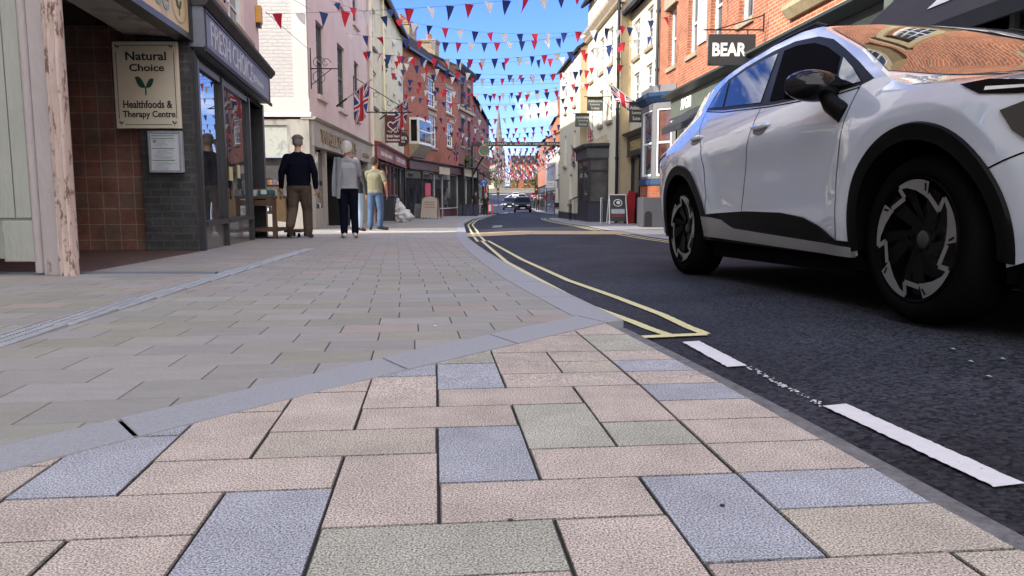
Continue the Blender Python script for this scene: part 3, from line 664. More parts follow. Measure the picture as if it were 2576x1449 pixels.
for i in range(90):
    z = G0 + i / 89 * 5.3; r_ = []
    for k in range(15):
        t = k / 14; x = -3.296 + t * .105; base = .06 + .035 * math.sin(t * math.pi) + .018 * math.sin(t * math.pi * 5)
        nn = mnoise.fractal(V((x * 14, z * 3.2, 1)), 1, 2, 4) ; low = max(0, 1 - (z - G0) / 1.2)
        o_ = base + nn * .012 * (1 + low * 1.5); x += nn * .006 * low
        r_.append(FW(x, o_, z))
    r_.append(FW(-3.191 + nn * .004, -.0, z)); rows.append(r_)
mb.grid(rows); mb.build('corner_column', MATS['flaking_pink'], rt, smooth=50)
rt2 = root('scroll_post', (-3.80, GY - .12, G0), 'chipped white scrolled post foot at the left edge of the panelled shopfront', 'post')
mb = MB(); mb.lathe([(.0, 0), (.085, 0), (.08, .06), (.062, .12), (.058, .5), (.05, .62), (.085, .66), (.088, .70), (.05, .73), (.0, .73)], (-3.83, GY - .14, G0), n=20); mb.build('post', M('chipped_white', (.60, .55, .50), .7, var=.12, vs=6, bump=.5, col2=(.18, .10, .07), blot=(12, .60)), rt2, smooth=True)
mb = MB(); mb.tube([V((-3.79 + .055 * math.cos(a) * (1 - a / 9), GY - .15, G0 + .66 + .055 * math.sin(a) * (1 - a / 9))) for a in [i * .35 for i in range(16)]], .013, 8); mb.build('scroll', MATS['chipped_white'], rt2, smooth=True)
# upper mass over the porch and the offices above it
P0 = (-3.36, 5.56); P1 = (-3.75, 8.95); FN, LN = side_frame(P0, P1)
rt = rootB('natural_choice_shop', FN, 0, 'tiled entrance porch with cream fascia and a quarry tiled wall', 'shop')
mb = MB(); mb.box(FN, -.0, LN, -.10, .05, 2.36, 2.84); f = mb.build('fascia', M('cream_board', (.62, .50, .30), .5, var=.12, vs=2.5, col2=(.50, .42, .28), blot=(3, .6)), rt)
mb = MB(); mb.box(FN, 0, LN, -.1, .075, 2.29, 2.358); mb.box(FN, LN - .03, LN + .03, -.1, .08, 2.29, 2.95); mb.box(FN, 0, LN, -.1, .09, 2.842, 2.92); mb.build('fascia_trim', MATS['black_paint'], rt)
sage = M('sage_letter', (.22, .30, .30), .5)
write('choice', rt, FN, LN - 2.05, LN - .70, 2.45, 2.78, .05, sage, bold=.015)
def leafpoly(c, r, s):  # two-leaf sprig outlines in a wall frame
    L_ = []
    for sg, k in ((-1, 1.0), (1, .82)):
        pts = []
        for i in range(13):
            t = i / 12; pts.append((c[0] + sg * r * k * (t * .95), c[1] + r * k * (t * .9 + .42 * math.sin(math.pi * t))))
        for i in range(11, 0, -1):
            t = i / 12; pts.append((c[0] + sg * r * k * (t * .95 + .10 * math.sin(math.pi * t)), c[1] + r * k * (t * .9 - .38 * math.sin(math.pi * t))))
        L_.append(pts if sg > 0 else pts[::-1])
    L_.append([(c[0] - r * .05, c[1] + .05 * r), (c[0] - r * .05, c[1] - r * .72), (c[0] + r * .06, c[1] - r * .72), (c[0] + r * .06, c[1] + .05 * r)])
    return L_
def sprig(rt, F, c, r, o, mat, name='leaf_emblem'):
    mb = MB(); 
    for i, pts in enumerate(leafpoly(c, r, 1)): mb.prism(pts, F, o + .0012 * i, o + .004 + .0012 * i)
    return mb.build(name, mat, rt)
mb = MB(); cc = (LN - .36, 2.61)
for i in range(40):
    a, b = 2 * math.pi * i / 40, 2 * math.pi * (i + 1) / 40
    mb.face([FN(cc[0] + .25 * math.cos(a), .056, cc[1] + .20 * math.sin(a)), FN(cc[0] + .25 * math.cos(b), .056, cc[1] + .20 * math.sin(b)), FN(cc[0] + .235 * math.cos(b), .056, cc[1] + .185 * math.sin(b)), FN(cc[0] + .235 * math.cos(a), .056, cc[1] + .185 * math.sin(a))])
mb.build('emblem_ring', sage, rt); sprig(rt, FN, (cc[0], cc[1] - .04), .11, .052, M('leaf_green', (.015, .10, .055), .5))
BRICK('quarry_tile', (.27, .125, .098), (.20, .15, .12), (.36, .29, .25), bw=.186, bh=.186, ms=.006, offset=0, var=.55, rough=.35, bump=.25, dirt=(.13, .085, .04), dth=.62)
mb = MB(); TY = 9.12; FT = Fr((0, TY), (1, 0), (0, -1)); mb.box(FT, -6.6, -4.24, -.3, 0, -.25, 2.5); mb.build('tiled_wall', MATS['quarry_tile'], rt)
mb = MB(); mb.box(FT, -4.335, -3.725, .015, .16, -.25, 2.45); mb.build('brick_pier', MATS['dark_pillar_brick'], rt)
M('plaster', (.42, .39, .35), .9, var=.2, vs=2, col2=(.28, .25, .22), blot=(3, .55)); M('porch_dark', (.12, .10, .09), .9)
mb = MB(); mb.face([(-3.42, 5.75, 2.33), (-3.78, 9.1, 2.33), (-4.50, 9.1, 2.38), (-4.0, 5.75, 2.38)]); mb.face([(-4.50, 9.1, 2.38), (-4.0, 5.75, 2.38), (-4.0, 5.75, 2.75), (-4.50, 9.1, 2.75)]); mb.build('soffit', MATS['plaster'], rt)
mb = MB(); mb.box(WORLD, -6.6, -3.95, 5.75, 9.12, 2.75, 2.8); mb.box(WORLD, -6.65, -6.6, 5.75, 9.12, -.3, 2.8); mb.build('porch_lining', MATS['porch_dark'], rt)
mb = MB(); mb.box(FN, -.2, LN, -6, -.14, 2.86, 8.6); mb.build('upper_storey', MATS['pink_render'], rt)
# the sign and the notice frame on the pier
FS = Fr((0, 8.90), (1, 0), (0, -1)); so_ = .0
p = [at(*q, 8.88) for q in ((310, 114), (461, 117), (467, 331), (318, 328))]
rt = root('painted_sign', (-4.2, 8.9, 1.3), 'cream sign with two green leaves reading Natural Choice Healthfoods & Therapy Centre', 'sign')
x0, x1, z0, z1 = -4.575, -3.835, 1.30, 2.275
mb = MB(); mb.box(FS, x0, x1, -.05, 0, z0, z1); mb.build('board', M('sign_cream', (.72, .67, .54), .5, var=.05, vs=3), rt, bevel=.004)
ink = M('sign_ink', (.012, .02, .018), .5); mb = MB()
for a, b, c, d in ((x0 + .10, x1 - .10, z1 - .045, z1 - .039), (x0 + .10, x1 - .10, z0 + .039, z0 + .045), (x0 + .035, x0 + .041, z0 + .11, z1 - .11), (x1 - .041, x1 - .035, z0 + .11, z1 - .11)): mb.box(FS, a, b, 0, .0025, c, d)
mb.build('border_line', ink, rt); W_ = x1 - x0; H_ = z1 - z0
for (t_, a, b, c, d) in (('Natural', .20, .83, .785, .885), ('Choice', .25, .79, .66, .745), ('Healthfoods &', .125, .89, .235, .325), ('Therapy Centre', .11, .93, .105, .205)):
    write(t_, rt, FS, x0 + a * W_, x0 + b * W_, z0 + c * H_, z0 + d * H_, .0, ink, bold=.02, depth=.003)
sprig(rt, FS, (x0 + .49 * W_, z0 + .475 * H_), .125, .001, MATS['leaf_green'])
for (a, b) in ((.085, .935), (.915, .935), (.085, .055), (.915, .055)): sprig(rt, FS, (x0 + a * W_, z0 + b * H_), .03, .001, ink, 'corner_leaf')
rt = root('notice_frame', (-4.0, 8.9, .8), 'silver framed white notice below the cream leaf sign on the brick pier', 'notice')
x0, x1, z0, z1 = -4.22, -3.83, .795, 1.27
mb = MB()
for a, b, c, d in ((x0, x0 + .028, z0, z1), (x1 - .028, x1, z0, z1), (x0 + .028, x1 - .028, z0, z0 + .028), (x0 + .028, x1 - .028, z1 - .028, z1)): mb.box(FS, a, b, -.05, .012, c, d)
mb.build('frame', MATS['steel'], rt, bevel=.004); mb = MB(); mb.box(FS, x0 + .02, x1 - .02, -.05, 0, z0 + .02, z1 - .02); mb.build('paper', M('paper', (.60, .64, .70), .6, var=.04), rt)
mb = MB(); mb2 = MB(); 
for z in (z1 - .055, z1 - .085, z1 - .20, z1 - .335): mb.box(FS, x0 + .04, x0 + .30, 0, .002, z - .004, z + .004)
for i in range(26):
    z = z1 - .10 - i * .0135
    if abs(z - (z1 - .20)) < .012 or abs(z - (z1 - .335)) < .012: continue
    mb2.box(FS, x0 + .05 + rnd.random() * .05, x0 + .16 + rnd.random() * .17, 0, .0015, z - .002, z + .0015)
mb2.box(FS, x0 + .055, x0 + .09, 0, .003, z1 - .135, z1 - .10)
mb.build('green_line', M('notice_green', (.05, .22, .12), .6), rt); mb2.build('small_print', M('grey_print', (.25, .27, .32), .6), rt)
# ---------- the greengrocer next door
P0 = (-3.69, 8.9); P1 = (-4.625, 14.3); FG, LG = side_frame(P0, P1)
def yG(x): return -2.16 / ((x - 1288) / 1900 + .173)
def aG(x): return (yG(x) - 8.9) * LG / 5.4
M('grey_blue_board', (.15, .172, .215), .45, var=.15, vs=2.5, col2=(.11, .12, .145), blot=(2, .55)); M('dark_frame', (.022, .023, .028), .4, var=.3, vs=9); M('tile_riser', (.050, .058, .052), .18, var=.5, vs=3, coat=.4, col2=(.10, .10, .085), blot=(2.5, .6))
rt = rootB('greengrocer_shop', FG, 0, 'pale pink building with grey blue Fresh Choice fascia over dark framed windows', 'shop')
z = zp(11)
pw = shopfront(rt, FG, .22, 3.75, zp(13) - .02, 2.12, MATS['dark_frame'], riser=.38, mull=(1.64,), rmat=MATS['tile_riser'], glass=GLASS('clear_glass', (.035, .04, .042), .008, 2.6, var=.5, vs=2, warp=.03), o=-.03)
mb = MB(); mb.box(FG, 1.56, 1.72, -.1, .03, z + .42, 2.12); mb.box(FG, .13, .22, -.1, .03, zp(9), 2.2); mb.box(FG, 3.75, 3.86, -.9, .0, zp(13), 2.2); mb.box(FG, 5.3, LG, -.9, .02, zp(14), 2.2); mb.box(FG, 0.12, LG, -.3, -.02, 2.12, 2.22); mb.build('post', MATS['dark_frame'], rt)
mb = MB(); mb.box(FG, 3.86, 5.3, -1.1, -1.0, zp(13), 2.2); mb.box(FG, 3.86, 5.3, -1.1, -.0, 2.12, 2.2); mb.build('entrance', MATS['dark_void'], rt)
for q in ((4.1, 4.3, -.98, -.975, 1.0, 1.22), (4.65, 4.85, -.98, -.975, .78, .98)): mb = MB(); mb.box(FG, *q); mb.build('notice_sheet', MATS['paper'], rt)
for q in ((2.1, 2.35, -.013, -.008, .75, .95), (2.75, 2.95, -.013, -.008, .8, 1.0)): mb = MB(); mb.box(FG, *q); mb.build('window_sticker', M('yellow_sticker', (.6, .62, .3), .6), rt)
fascia(rt, FG, .10, LG + .05, 2.24, 2.70, MATS['grey_blue_board'], o=.14, cmat=M('dark_cornice', (.045, .045, .05), .7, var=.3, spec=.2), corn=.10)
mb = MB()
for a, b, c, d in ((.2, LG - .05, 2.255, 2.275), (.2, LG - .05, 2.665, 2.685), (.2, .22, 2.275, 2.665), (LG - .07, LG - .05, 2.275, 2.665)): mb.box(FG, a, b, .14, .155, c, d)
mb.build('fascia_moulding', MATS['dark_frame'], rt)
lt = M('pale_lettering', (.50, .54, .62), .5); write('FRESH CHOICE', rt, FG, .50, 3.55, 2.32, 2.62, .14, lt, bold=.0)
write('of Ashbourne', rt, FG, 3.6, 4.7, 2.37, 2.50, .14, lt, bold=0)
hw = [(aG(514), aG(571), 3.05, 4.7), (aG(600), aG(640), 3.05, 4.7)]
FU = Fr(FG.O + FG.n * -.02, FG.d, FG.n)
wallpart(rt, FU, LG, 2.72, 8.6, hw, MATS['pink_render'], 'upper_wall', back=4)
for h in hw: sash(rt, FU, *h, nx=2, nz=2, smat=MATS['stone_sill'], sp=.14, fw=.07)
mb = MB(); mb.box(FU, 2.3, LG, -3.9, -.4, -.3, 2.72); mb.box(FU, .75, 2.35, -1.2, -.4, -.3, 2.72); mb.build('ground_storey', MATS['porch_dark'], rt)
mb = MB()   # iron bracket and alarm box high on the pink wall
q = FU(aG(588), .0, 3.5)
def bracket(rt, F, a, z, L_, up, mat, name='scroll_bracket', sg=1):
    mb = MB(); mb.tube([F(a, .02, z - up), F(a, .02, z + up)], .014, 6); mb.tube([F(a, .02, z), F(a, L_, z)], .014, 6)
    mb.tube([F(a, .02, z - up * .8), F(a, L_ * .75, z)], .010, 6)
    for (c, r, t0) in ((L_ * .28, up * .35, 0), (L_ * .55, up * .25, 1)):
        mb.tube([F(a, c + r * math.cos(t) * (1 - t / 9), z + up * .28 + r * math.sin(t) * (1 - t / 9)) for t in [i * .45 for i in range(14)]], .008, 5)
    mb.tube([F(a, L_ * .3 + up * .3 * math.cos(t), z - up * .42 + up * .3 * math.sin(t)) for t in [i * .52 for i in range(13)]], .008, 5)
    return mb.build(name, mat, rt)
r2 = root('wall_bracket', FU(aG(590), 0, 3.6), 'curly black iron bracket on pale pink wall between two window sills', 'bracket'); bracket(r2, FU, aG(590), 3.75, .55, .5, MATS['iron'], 'bracket_arm')
r2 = root('alarm_box', FU(LG - .25, 0, 3.7), 'yellow alarm box at the far corner of the pale pink building', 'alarm box'); mb = MB(); mb.box(FU, LG - .33, LG - .12, .0, .10, 3.62, 3.92); mb.build('case', M('alarm_yellow', (.55, .30, .05), .5), r2, bevel=.01)
mb = MB(); mb.box(FU, LG - .31, LG - .14, .0, .08, 3.55, 3.62); mb.build('lens', MATS['iron'], r2)
# ---------- shoe shop: white brick end, pink front
PC = (-5.05, 19.2)
def yW(x): return -4.32 / ((x - 1288) / 1900 + .038)
FP, LP = side_frame(PC, (-5.42, 29.1)); FE = Fr(PC, -FP.n, -FP.d)
rt = rootB('shoe_shop_building', FP, 0, 'corner building with white painted brick end and pink front over a stone shoe shop', 'building')
W2 = [(yW(a) - 19.2, yW(b) - 19.2, 3.20, 5.10) for a, b in ((810, 829), (861, 878), (901, 912))] + [(yW(a) - 19.2, yW(b) - 19.2, 6.35, 8.0) for a, b in ((857.6, 872), (898, 908.6))]
W2[3] = (W2[1][0], W2[1][1], 6.35, 8.0); W2[4] = (W2[2][0], W2[2][1], 6.35, 8.0); W2.append((W2[0][0], W2[0][1], 6.35, 8.0))
wallpart(rt, FP, LP, 2.5, 9.4, W2, MATS['pink_render'], 'front_wall', back=8)
for h in W2: sash(rt, FP, *h, nx=3, nz=2, mat=M('dark_sash', (.10, .10, .105), .5), smat=M('pink_sill', (.55, .45, .43), .8), sp=.08, fw=.05)
wallpart(rt, Fr(FE(.35, .012, 0), FE.d, FE.n), 7, 2.95, 9.4, [], MATS['white_brick'], 'end_wall')
mb = MB(); mb.box(FE, 0.0, .36, -.1, .03, 2.9, 9.4); mb.box(FE, -.02, 6.4, -.1, .05, 2.62, 2.95); mb.extr([(-.1, 2.5), (.12, 2.5), (.10, 2.56), (.04, 2.62), (-.1, 2.62)], FE, -.06, 6.4); mb.build('quoin_band', M('white_render', (.54, .51, .47), .8, var=.08, vs=3, bump=.2, col2=(.55, .45, .38), blot=(2.5, .68)), rt)
stone = M('shop_stone', (.33, .31, .27), .55, var=.2, vs=2.5, bump=.15, col2=(.24, .22, .20), blot=(4, .56), stretch=(1, 1, .25))
zg = zp(20) - .02
mb = MB(); mb.box(FP, -.02, LP, -.2, .10, 1.80, 2.44); mb.box(FP, .0, .12, -.2, .08, zg, 1.8); mb.box(FP, LP - .9, LP, -.2, .08, zp(29), 1.8); mb.extr([(-.2, 2.44), (.14, 2.44), (.20, 2.50), (-.2, 2.54)], FP, -.1, LP); mb.build('stone_fascia', stone, rt)
mb = MB(); mb.box(FE, .0, .55, -.2, .08, zg, 2.44); mb.box(FE, .55, 6, -.2, .06, 2.30, 2.44); mb.box(FE, .55, 6, -.2, .07, zg, zg + .42); mb.build('stone_pier', stone, rt)
mb = MB(); mb.box(FE, .55, 6, -.2, .02, 1.55, 2.3); mb.build('marble_panel', M('marble', (.42, .43, .38), .3, var=.2, vs=2, col2=(.30, .32, .30), blot=(2, .55)), rt)
mb = MB(); mb.box(FE, .55, 6, -.1, .03, 1.50, 1.55); mb.box(FE, 2.0, 2.05, -.1, .03, zg + .42, 1.5); mb.build('end_window_frame', MATS['steel'], rt)
disp = GLASS('display_glass', (.07, .068, .066), .02, 1.6, var=.45, vs=1.2)
mb = MB(); mb.box(FE, .55, 6, -.14, -.1, zg + .42, 1.5); mb.build('end_shop_window', disp, rt)
brass = M('brass', (.26, .20, .12), .45, metal=.5, var=.15)
write('WIGLEYS SHOES', rt, FP, .75, 6.1, 1.93, 2.28, .10, brass, bold=.0, depth=.04)
write('CLARKS', rt, FP, 7.6, 8.9, 1.93, 2.08, .10, brass, bold=0, depth=.03)
mb = MB(); mb.box(FP, .12, 1.75, -.12, -.08, zg + .55, 1.72); mb.build('side_shop_window', disp, rt)
mb = MB(); mb.box(FP, .12, 1.75, -.2, .02, zg, zg + .55); mb.box(FP, .12, .16, -.12, .03, zg + .55, 1.8); mb.box(FP, 1.72, 1.80, -.12, .03, zg, 1.8); mb.build('side_riser', stone, rt)
mb = MB(); mb.box(FP, 1.8, LP - .9, -1.6, -1.5, zp(27), 1.8); mb.box(FP, 1.8, LP - .9, -1.6, -.1, 1.72, 1.8); mb.box(FP, 5.1, 5.35, -1.5, .0, zp(25), 1.8); mb.build('entrance', MATS['dark_void'], rt)
sh = MB(); shoecols = [MATS['black_paint'], M('tan_leather', (.25, .12, .05), .5), MATS['white_paint'], M('blue_cloth', (.05, .10, .25), .7)]
for k in range(60):
    a = .75 + rnd.random() * 1.5 if k % 3 else .3 + rnd.random() * 1.2; zz = zg + .5 + int(rnd.random() * 3) * .33
    F_ = FE if k % 3 else FP; sh.box(F_, a, a + .09 + rnd.random() * .05, -.095 if F_ is FE else -.075, -.06 if F_ is FE else -.04, zz, zz + .07 + rnd.random() * .12, rnd.randrange(4))
sh.build('window_display', shoecols, rt)
mb = MB(); mb.box(FP, LP - .15, LP, .0, .12, 2.5, 9.4); pipe(rt, FP, LP - .05, zp(29), 9.3, .10, .05, MATS['pink_render'])
pitched(rt, FP, LP, 8, 9.4, 2.6, MATS['slate'], gmat=MATS['white_brick'])
r2 = root('sign_bracket', FP(yW(787) - 19.2, 0, 3), 'black scrolled iron bracket on the pink wall near the white brick corner', 'bracket')
for z_ in (0,): bracket(r2, FP, yW(787) - 19.2 + .3, 3.72, .72, .5, MATS['iron'], 'bracket_arm')
r2 = root('sign_bracket', FP(6.6, 0, 3.9), 'long triangular scrolled iron bracket on the pink wall above the near flag', 'bracket')
mb = MB(); a = 6.6; mb.tube([FP(a, .02, 3.1), FP(a, .02, 4.55)], .014, 6); mb.tube([FP(a, .02, 4.5), FP(a, 1.9, 3.35)], .014, 6); mb.tube([FP(a, .02, 3.35), FP(a, 1.95, 3.35)], .018, 6)
for c_ in (.35, .75, 1.2, 1.6): mb.tube([FP(a, c_ + .12 * math.cos(t) * (1 - t / 9), 4.45 - c_ * .6 - .1 + .12 * math.sin(t) * (1 - t / 9)) for t in [i * .5 for i in range(12)]], .009, 5)
mb.build('bracket_arm', MATS['iron'], r2)
# ---------- cream house
PA = (-5.42, 29.1); PB = (-5.86, 41.6); FC_, LC_ = side_frame(PA, PB); zg = zp(35)
rt = rootB('cream_rendered_house', FC_, 0, 'tall cream rendered house with dark gutter beside the pink front', 'building')
ww = []
for z0, z1 in ((6.4, 7.9), (4.1, 5.5)):
    for a in (1.4, 4.6, 7.9, 10.3): ww.append((a, a + 1.0, z0, z1))
wallpart(rt, FC_, LC_, 2.75, 9.0, ww, MATS['cream_render'], back=8)
for h in ww: sash(rt, FC_, *h, nx=3, nz=2, sp=.08, smat=M('dark_sill', (.11, .11, .11), .7))
pitched(rt, FC_, LC_, 8, 9.0, 3.4, MATS['slate'], gmat=MATS['chimney_brick']); gutter(rt, FC_, 0, LC_, 8.9); pipe(rt, FC_, .25, zg, 8.9, .1, .055, MATS['cream_bright']); pipe(rt, FC_, 4.0, 2.1, 8.9, .1, .05, MATS['cream_bright'])
chimney(rt, FC_, LC_ - 1.2, LC_ + .9, -4.4, -3.2, 10.8, 12.4, 0)
# its two red shops
red = M('shop_red', (.20, .02, .025), .4, var=.15); dred = M('shop_dark_red', (.085, .012, .016), .45, var=.2)
fascia(rt, FC_, 1.1, 6.6, 2.12, 2.57, red, o=.14); write('British Heart Foundation', rt, FC_, 2.2, 5.9, 2.24, 2.44, .14, MATS['white_paint'], bold=.02, depth=.01)
fascia(rt, FC_, 6.8, 12.3, 2.12, 2.57, red, o=.14); write('COSTA COFFEE', rt, FC_, 7.6, 11.5, 2.24, 2.46, .14, MATS['white_paint'], bold=.02, depth=.01)
mb = MB(); mb.box(FC_, 0, 1.1, -.3, 0, zg - .2, 2.75); mb.box(FC_, 0, LC_, -8, -1.8, zg - .2, 2.75); mb.build('ground_wall', MATS['cream_render'], rt)
shopfront(rt, FC_, 1.1, 6.6, zp(33), 2.08, red, riser=.35, mull=(2.4, 3.5, 5.2), door=(2.4, 3.5)); shopfront(rt, FC_, 6.8, 12.4, zp(39), 2.08, M('shop_black', (.02, .018, .018), .4), riser=.35, mull=(8.0, 9.6, 10.8), door=(9.6, 10.8))
r2 = root('alarm_box', FC_(.6, 0, 2.3), 'small dark rounded box low on the cream wall beside the pink building', 'box'); mb = MB(); mb.box(FC_, .45, .7, 0, .12, 2.15, 2.5); mb.build('case', MATS['iron'], r2, bevel=.02)
# ---------- red brick house, turned towards us
PD = (-3.77, 53.9); PB2 = (-5.86, 41.9); FR, LR = side_frame(PB2, PD)
rt = rootB('red_brick_house', FR, 0, 'red brick house with white sash windows and a maroon shopfront', 'building')
def aR(x):
    s = (x - 1288) / 1900; d = FR.d; return (s * PB2[1] - PB2[0]) / (d.x - s * d.y)
hw = []
for (a, b, z0, z1) in ((1081, 1100, 6.0, 7.75), (1126, 1142, 6.1, 7.7), (1082, 1101, 3.6, 5.5), (1127, 1142, 3.9, 5.5)): hw.append((aR(a), aR(b), z0, z1))
wallpart(rt, FR, LR, 2.75, 8.6, hw, MATS['red_brick'], back=8)
for h in hw: sash(rt, FR, *h, nx=3, nz=2, fw=.09, lintel=MATS['stone_sill'], smat=MATS['stone_sill'])
a0, a1 = aR(1034), aR(1066)   # oriel window
mb = MB(); mb.box(FR, a0, a1, 0, .55, 3.5, 4.95); o_ = mb.build('oriel', MATS['white_paint'], rt); mb = MB(); mb.box(FR, a0 + .15, (a0 + a1) / 2 - .05, .5, .565, 3.65, 4.82); mb.box(FR, (a0 + a1) / 2 + .05, a1 - .15, .5, .565, 3.65, 4.82); mb.box(FR, a0 - .015, a0 + .02, .1, .45, 3.65, 4.82); mb.build('oriel_pane', GLASS('dark_pane', (.012, .013, .014), .08, 1.35, var=.3), o_)
mb = MB(); mb.box(FR, a0, a1, .0, .6, 4.2, 4.27); mb.build('oriel_rail', MATS['window_paint'], o_); mb = MB(); mb.extr([(0, 2.78), (.1, 2.8), (.62, 3.48), (0, 3.48)], FR, a0 - .05, a1 + .05); mb.build('oriel_base', MATS['stone_sill'], rt)
pitched(rt, FR, LR, 8, 8.6, 3.6, MATS['slate'], gmat=MATS['red_brick']); gutter(rt, FR, 0, LR, 8.5)
chimney(rt, FR, 3.6, 4.7, -4.6, -3.4, 10.8, 12.6, 2); chimney(rt, FR, LR - .8, LR + .9, -4.6, -3.2, 10.6, 12.6, 4)
mar = M('maroon_wood', (.07, .018, .02), .45, var=.25); cs = M('cream_shop_sign', (.48, .38, .24), .6)
fascia(rt, FR, .2, LR - .1, 2.15, 2.55, mar, o=.2, corn=.25)
shopfront(rt, FR, .2, aR(1068), zp(42), 2.1, MATS['shop_black'], riser=.12, mull=(), glass=MATS['shop_glass']); shopfront(rt, FR, aR(1068), LR - .1, zp(50) - .05, 2.1, M('cream_frame', (.42, .38, .34), .5), riser=.55, mull=(aR(1097), aR(1117)), rmat=mar)
mb = MB(); mb.box(FR, aR(1098), aR(1124), .21, .26, 2.0, 2.45); mb.build('shop_sign', cs, rt)
mb = MB(); mb.box(FR, aR(1075), aR(1088), -.1, -.07, .5, 1.4); mb.build('red_poster', M('red_poster', (.5, .06, .10), .6), rt)
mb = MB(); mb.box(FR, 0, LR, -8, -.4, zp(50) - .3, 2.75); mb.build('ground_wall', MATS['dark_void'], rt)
# ---------- darker brick terrace beyond
PE = (-2.97, 59.2); FE2, LE = side_frame(PD, PE)
rt = rootB('maroon_brick_house', FE2, 0, 'narrow dark red brick house with stone string course under a moulded cornice', 'building')
hw = [(.9, 1.9, 7.15, 8.6), (3.2, 4.2, 7.15, 8.6), (.9, 1.9, 4.2, 6.2), (3.2, 4.2, 4.2, 6.2)]
wallpart(rt, FE2, LE, 2.9, 9.6, hw, MATS['maroon_brick'], back=7)
for h in hw: sash(rt, FE2, *h, nx=2, nz=2, mat=M('maroon_window', (.09, .03, .03), .5), lintel=MATS['stone_sill'])
mb = MB(); mb.extr([(-.1, 9.3), (.12, 9.3), (.38, 9.62), (.38, 9.75), (-.1, 9.8)], FE2, -.1, LE + .2); mb.build('cornice', MATS['dark_cornice'], rt); mb = MB(); mb.box(FE2, 0, LE, -.05, .14, 6.68, 6.9); mb.build('string_course', MATS['stone_sill'], rt)
pitched(rt, FE2, LE, 7, 9.6, 1.6, MATS['slate'], gmat=MATS['maroon_brick'], eave=.1); chimney(rt, FE2, LE - 1.4, LE - .2, -3.8, -2.6, 10.5, 12.3, 3)
blk = MATS['black_paint']; fascia(rt, FE2, 0, LE, 2.05, 2.6, M('dull_cream', (.34, .31, .25), .6), o=.3, cmat=blk, corn=.3); write('WARD', rt, FE2, 1.0, 3.6, 2.15, 2.5, .3, M('ochre_letter', (.42, .30, .12), .5), bold=.02)
shopfront(rt, FE2, .2, LE - .2, zp(56), 2.0, MATS['cream_frame'], riser=.4, mull=(1.9, 2.9), door=(1.9, 2.9)); mb = MB(); mb.box(FE2, -.05, .2, -.3, .4, zp(54) - .2, 2.8); mb.box(FE2, LE - .2, LE + .1, -.3, .4, zp(58) - .2, 2.8); mb.box(FE2, 0, LE, -6, -1.5, zp(58) - .3, 2.9); mb.build('shop_pilaster', blk, rt)
PF = (-2.45, 82); FF, LF = side_frame(PE, PF)
rt = rootB('low_brick_terrace', FF, 0, 'row of low dark brick houses ending in the far distance on the left', 'building')
hw = []
for i in range(8):
    for z0, z1 in ((6.2, 7.5), (3.6, 5.2)): hw.append((1.2 + i * 2.7, 2.1 + i * 2.7, z0, z1))
wallpart(rt, FF, LF, 2.7, 8.1, hw, MATS['maroon_brick'], back=7)
for h in hw: sash(rt, FF, *h, nx=2, nz=1)
pitched(rt, FF, LF, 7, 8.1, 2.6, MATS['slate'], gmat=MATS['maroon_brick']); fascia(rt, FF, .2, 9, 2.0, 2.5, MATS['shop_dark_red'] if 'shop_dark_red' in MATS else red, o=.2); fascia(rt, FF, 9.4, LF, 1.9, 2.4, blk, o=.2)
shopfront(rt, FF, .2, 9, zp(62), 1.95, MATS['cream_frame'], mull=(2, 3.2, 6), door=(2, 3.2)); shopfront(rt, FF, 9.4, LF, zp(74), 1.85, blk, mull=(13, 14.2, 18), door=(13, 14.2)); mb = MB(); mb.box(FF, 0, LF, -6.5, -1.3, zp(80) - .3, 2.7); mb.build('ground_wall', MATS['dark_void'], rt)
# ---------- right side, from the far corner towards us
def xR(Y, base): return base - .066 * Y
def fr_right(Ya, Yb, base): return side_frame((xR(Ya, base), Ya), (xR(Yb, base), Yb), False)
# A2: narrow projecting piece
FA2, LA2 = fr_right(36.2, 43.6, 5.59); zg = zp(40)
rt = rootB('corner_house', FA2, 0, 'cream corner house with a tan flank at the far end of the right side', 'building')
hw = [(1.3, 2.0, 5.0, 6.6), (4.6, 5.3, 5.0, 6.6), (1.3, 2.0, 2.2, 3.8), (4.6, 5.3, 2.2, 3.8), (2.4, 3.3, .2, 1.7)]
wallpart(rt, FA2, LA2, zg - .4, 7.45, hw, MATS['cream_bright'], back=7)
for h in hw: sash(rt, FA2, *h, nx=2, nz=2)
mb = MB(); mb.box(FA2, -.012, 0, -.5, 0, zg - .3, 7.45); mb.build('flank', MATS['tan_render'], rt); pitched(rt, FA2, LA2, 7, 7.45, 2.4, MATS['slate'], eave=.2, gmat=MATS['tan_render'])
mb = MB(); mb.box(FA2, -.0, LA2, 0, .05, zg - .4, zg + .35); mb.build('plinth', MATS['dark_frame'], rt)
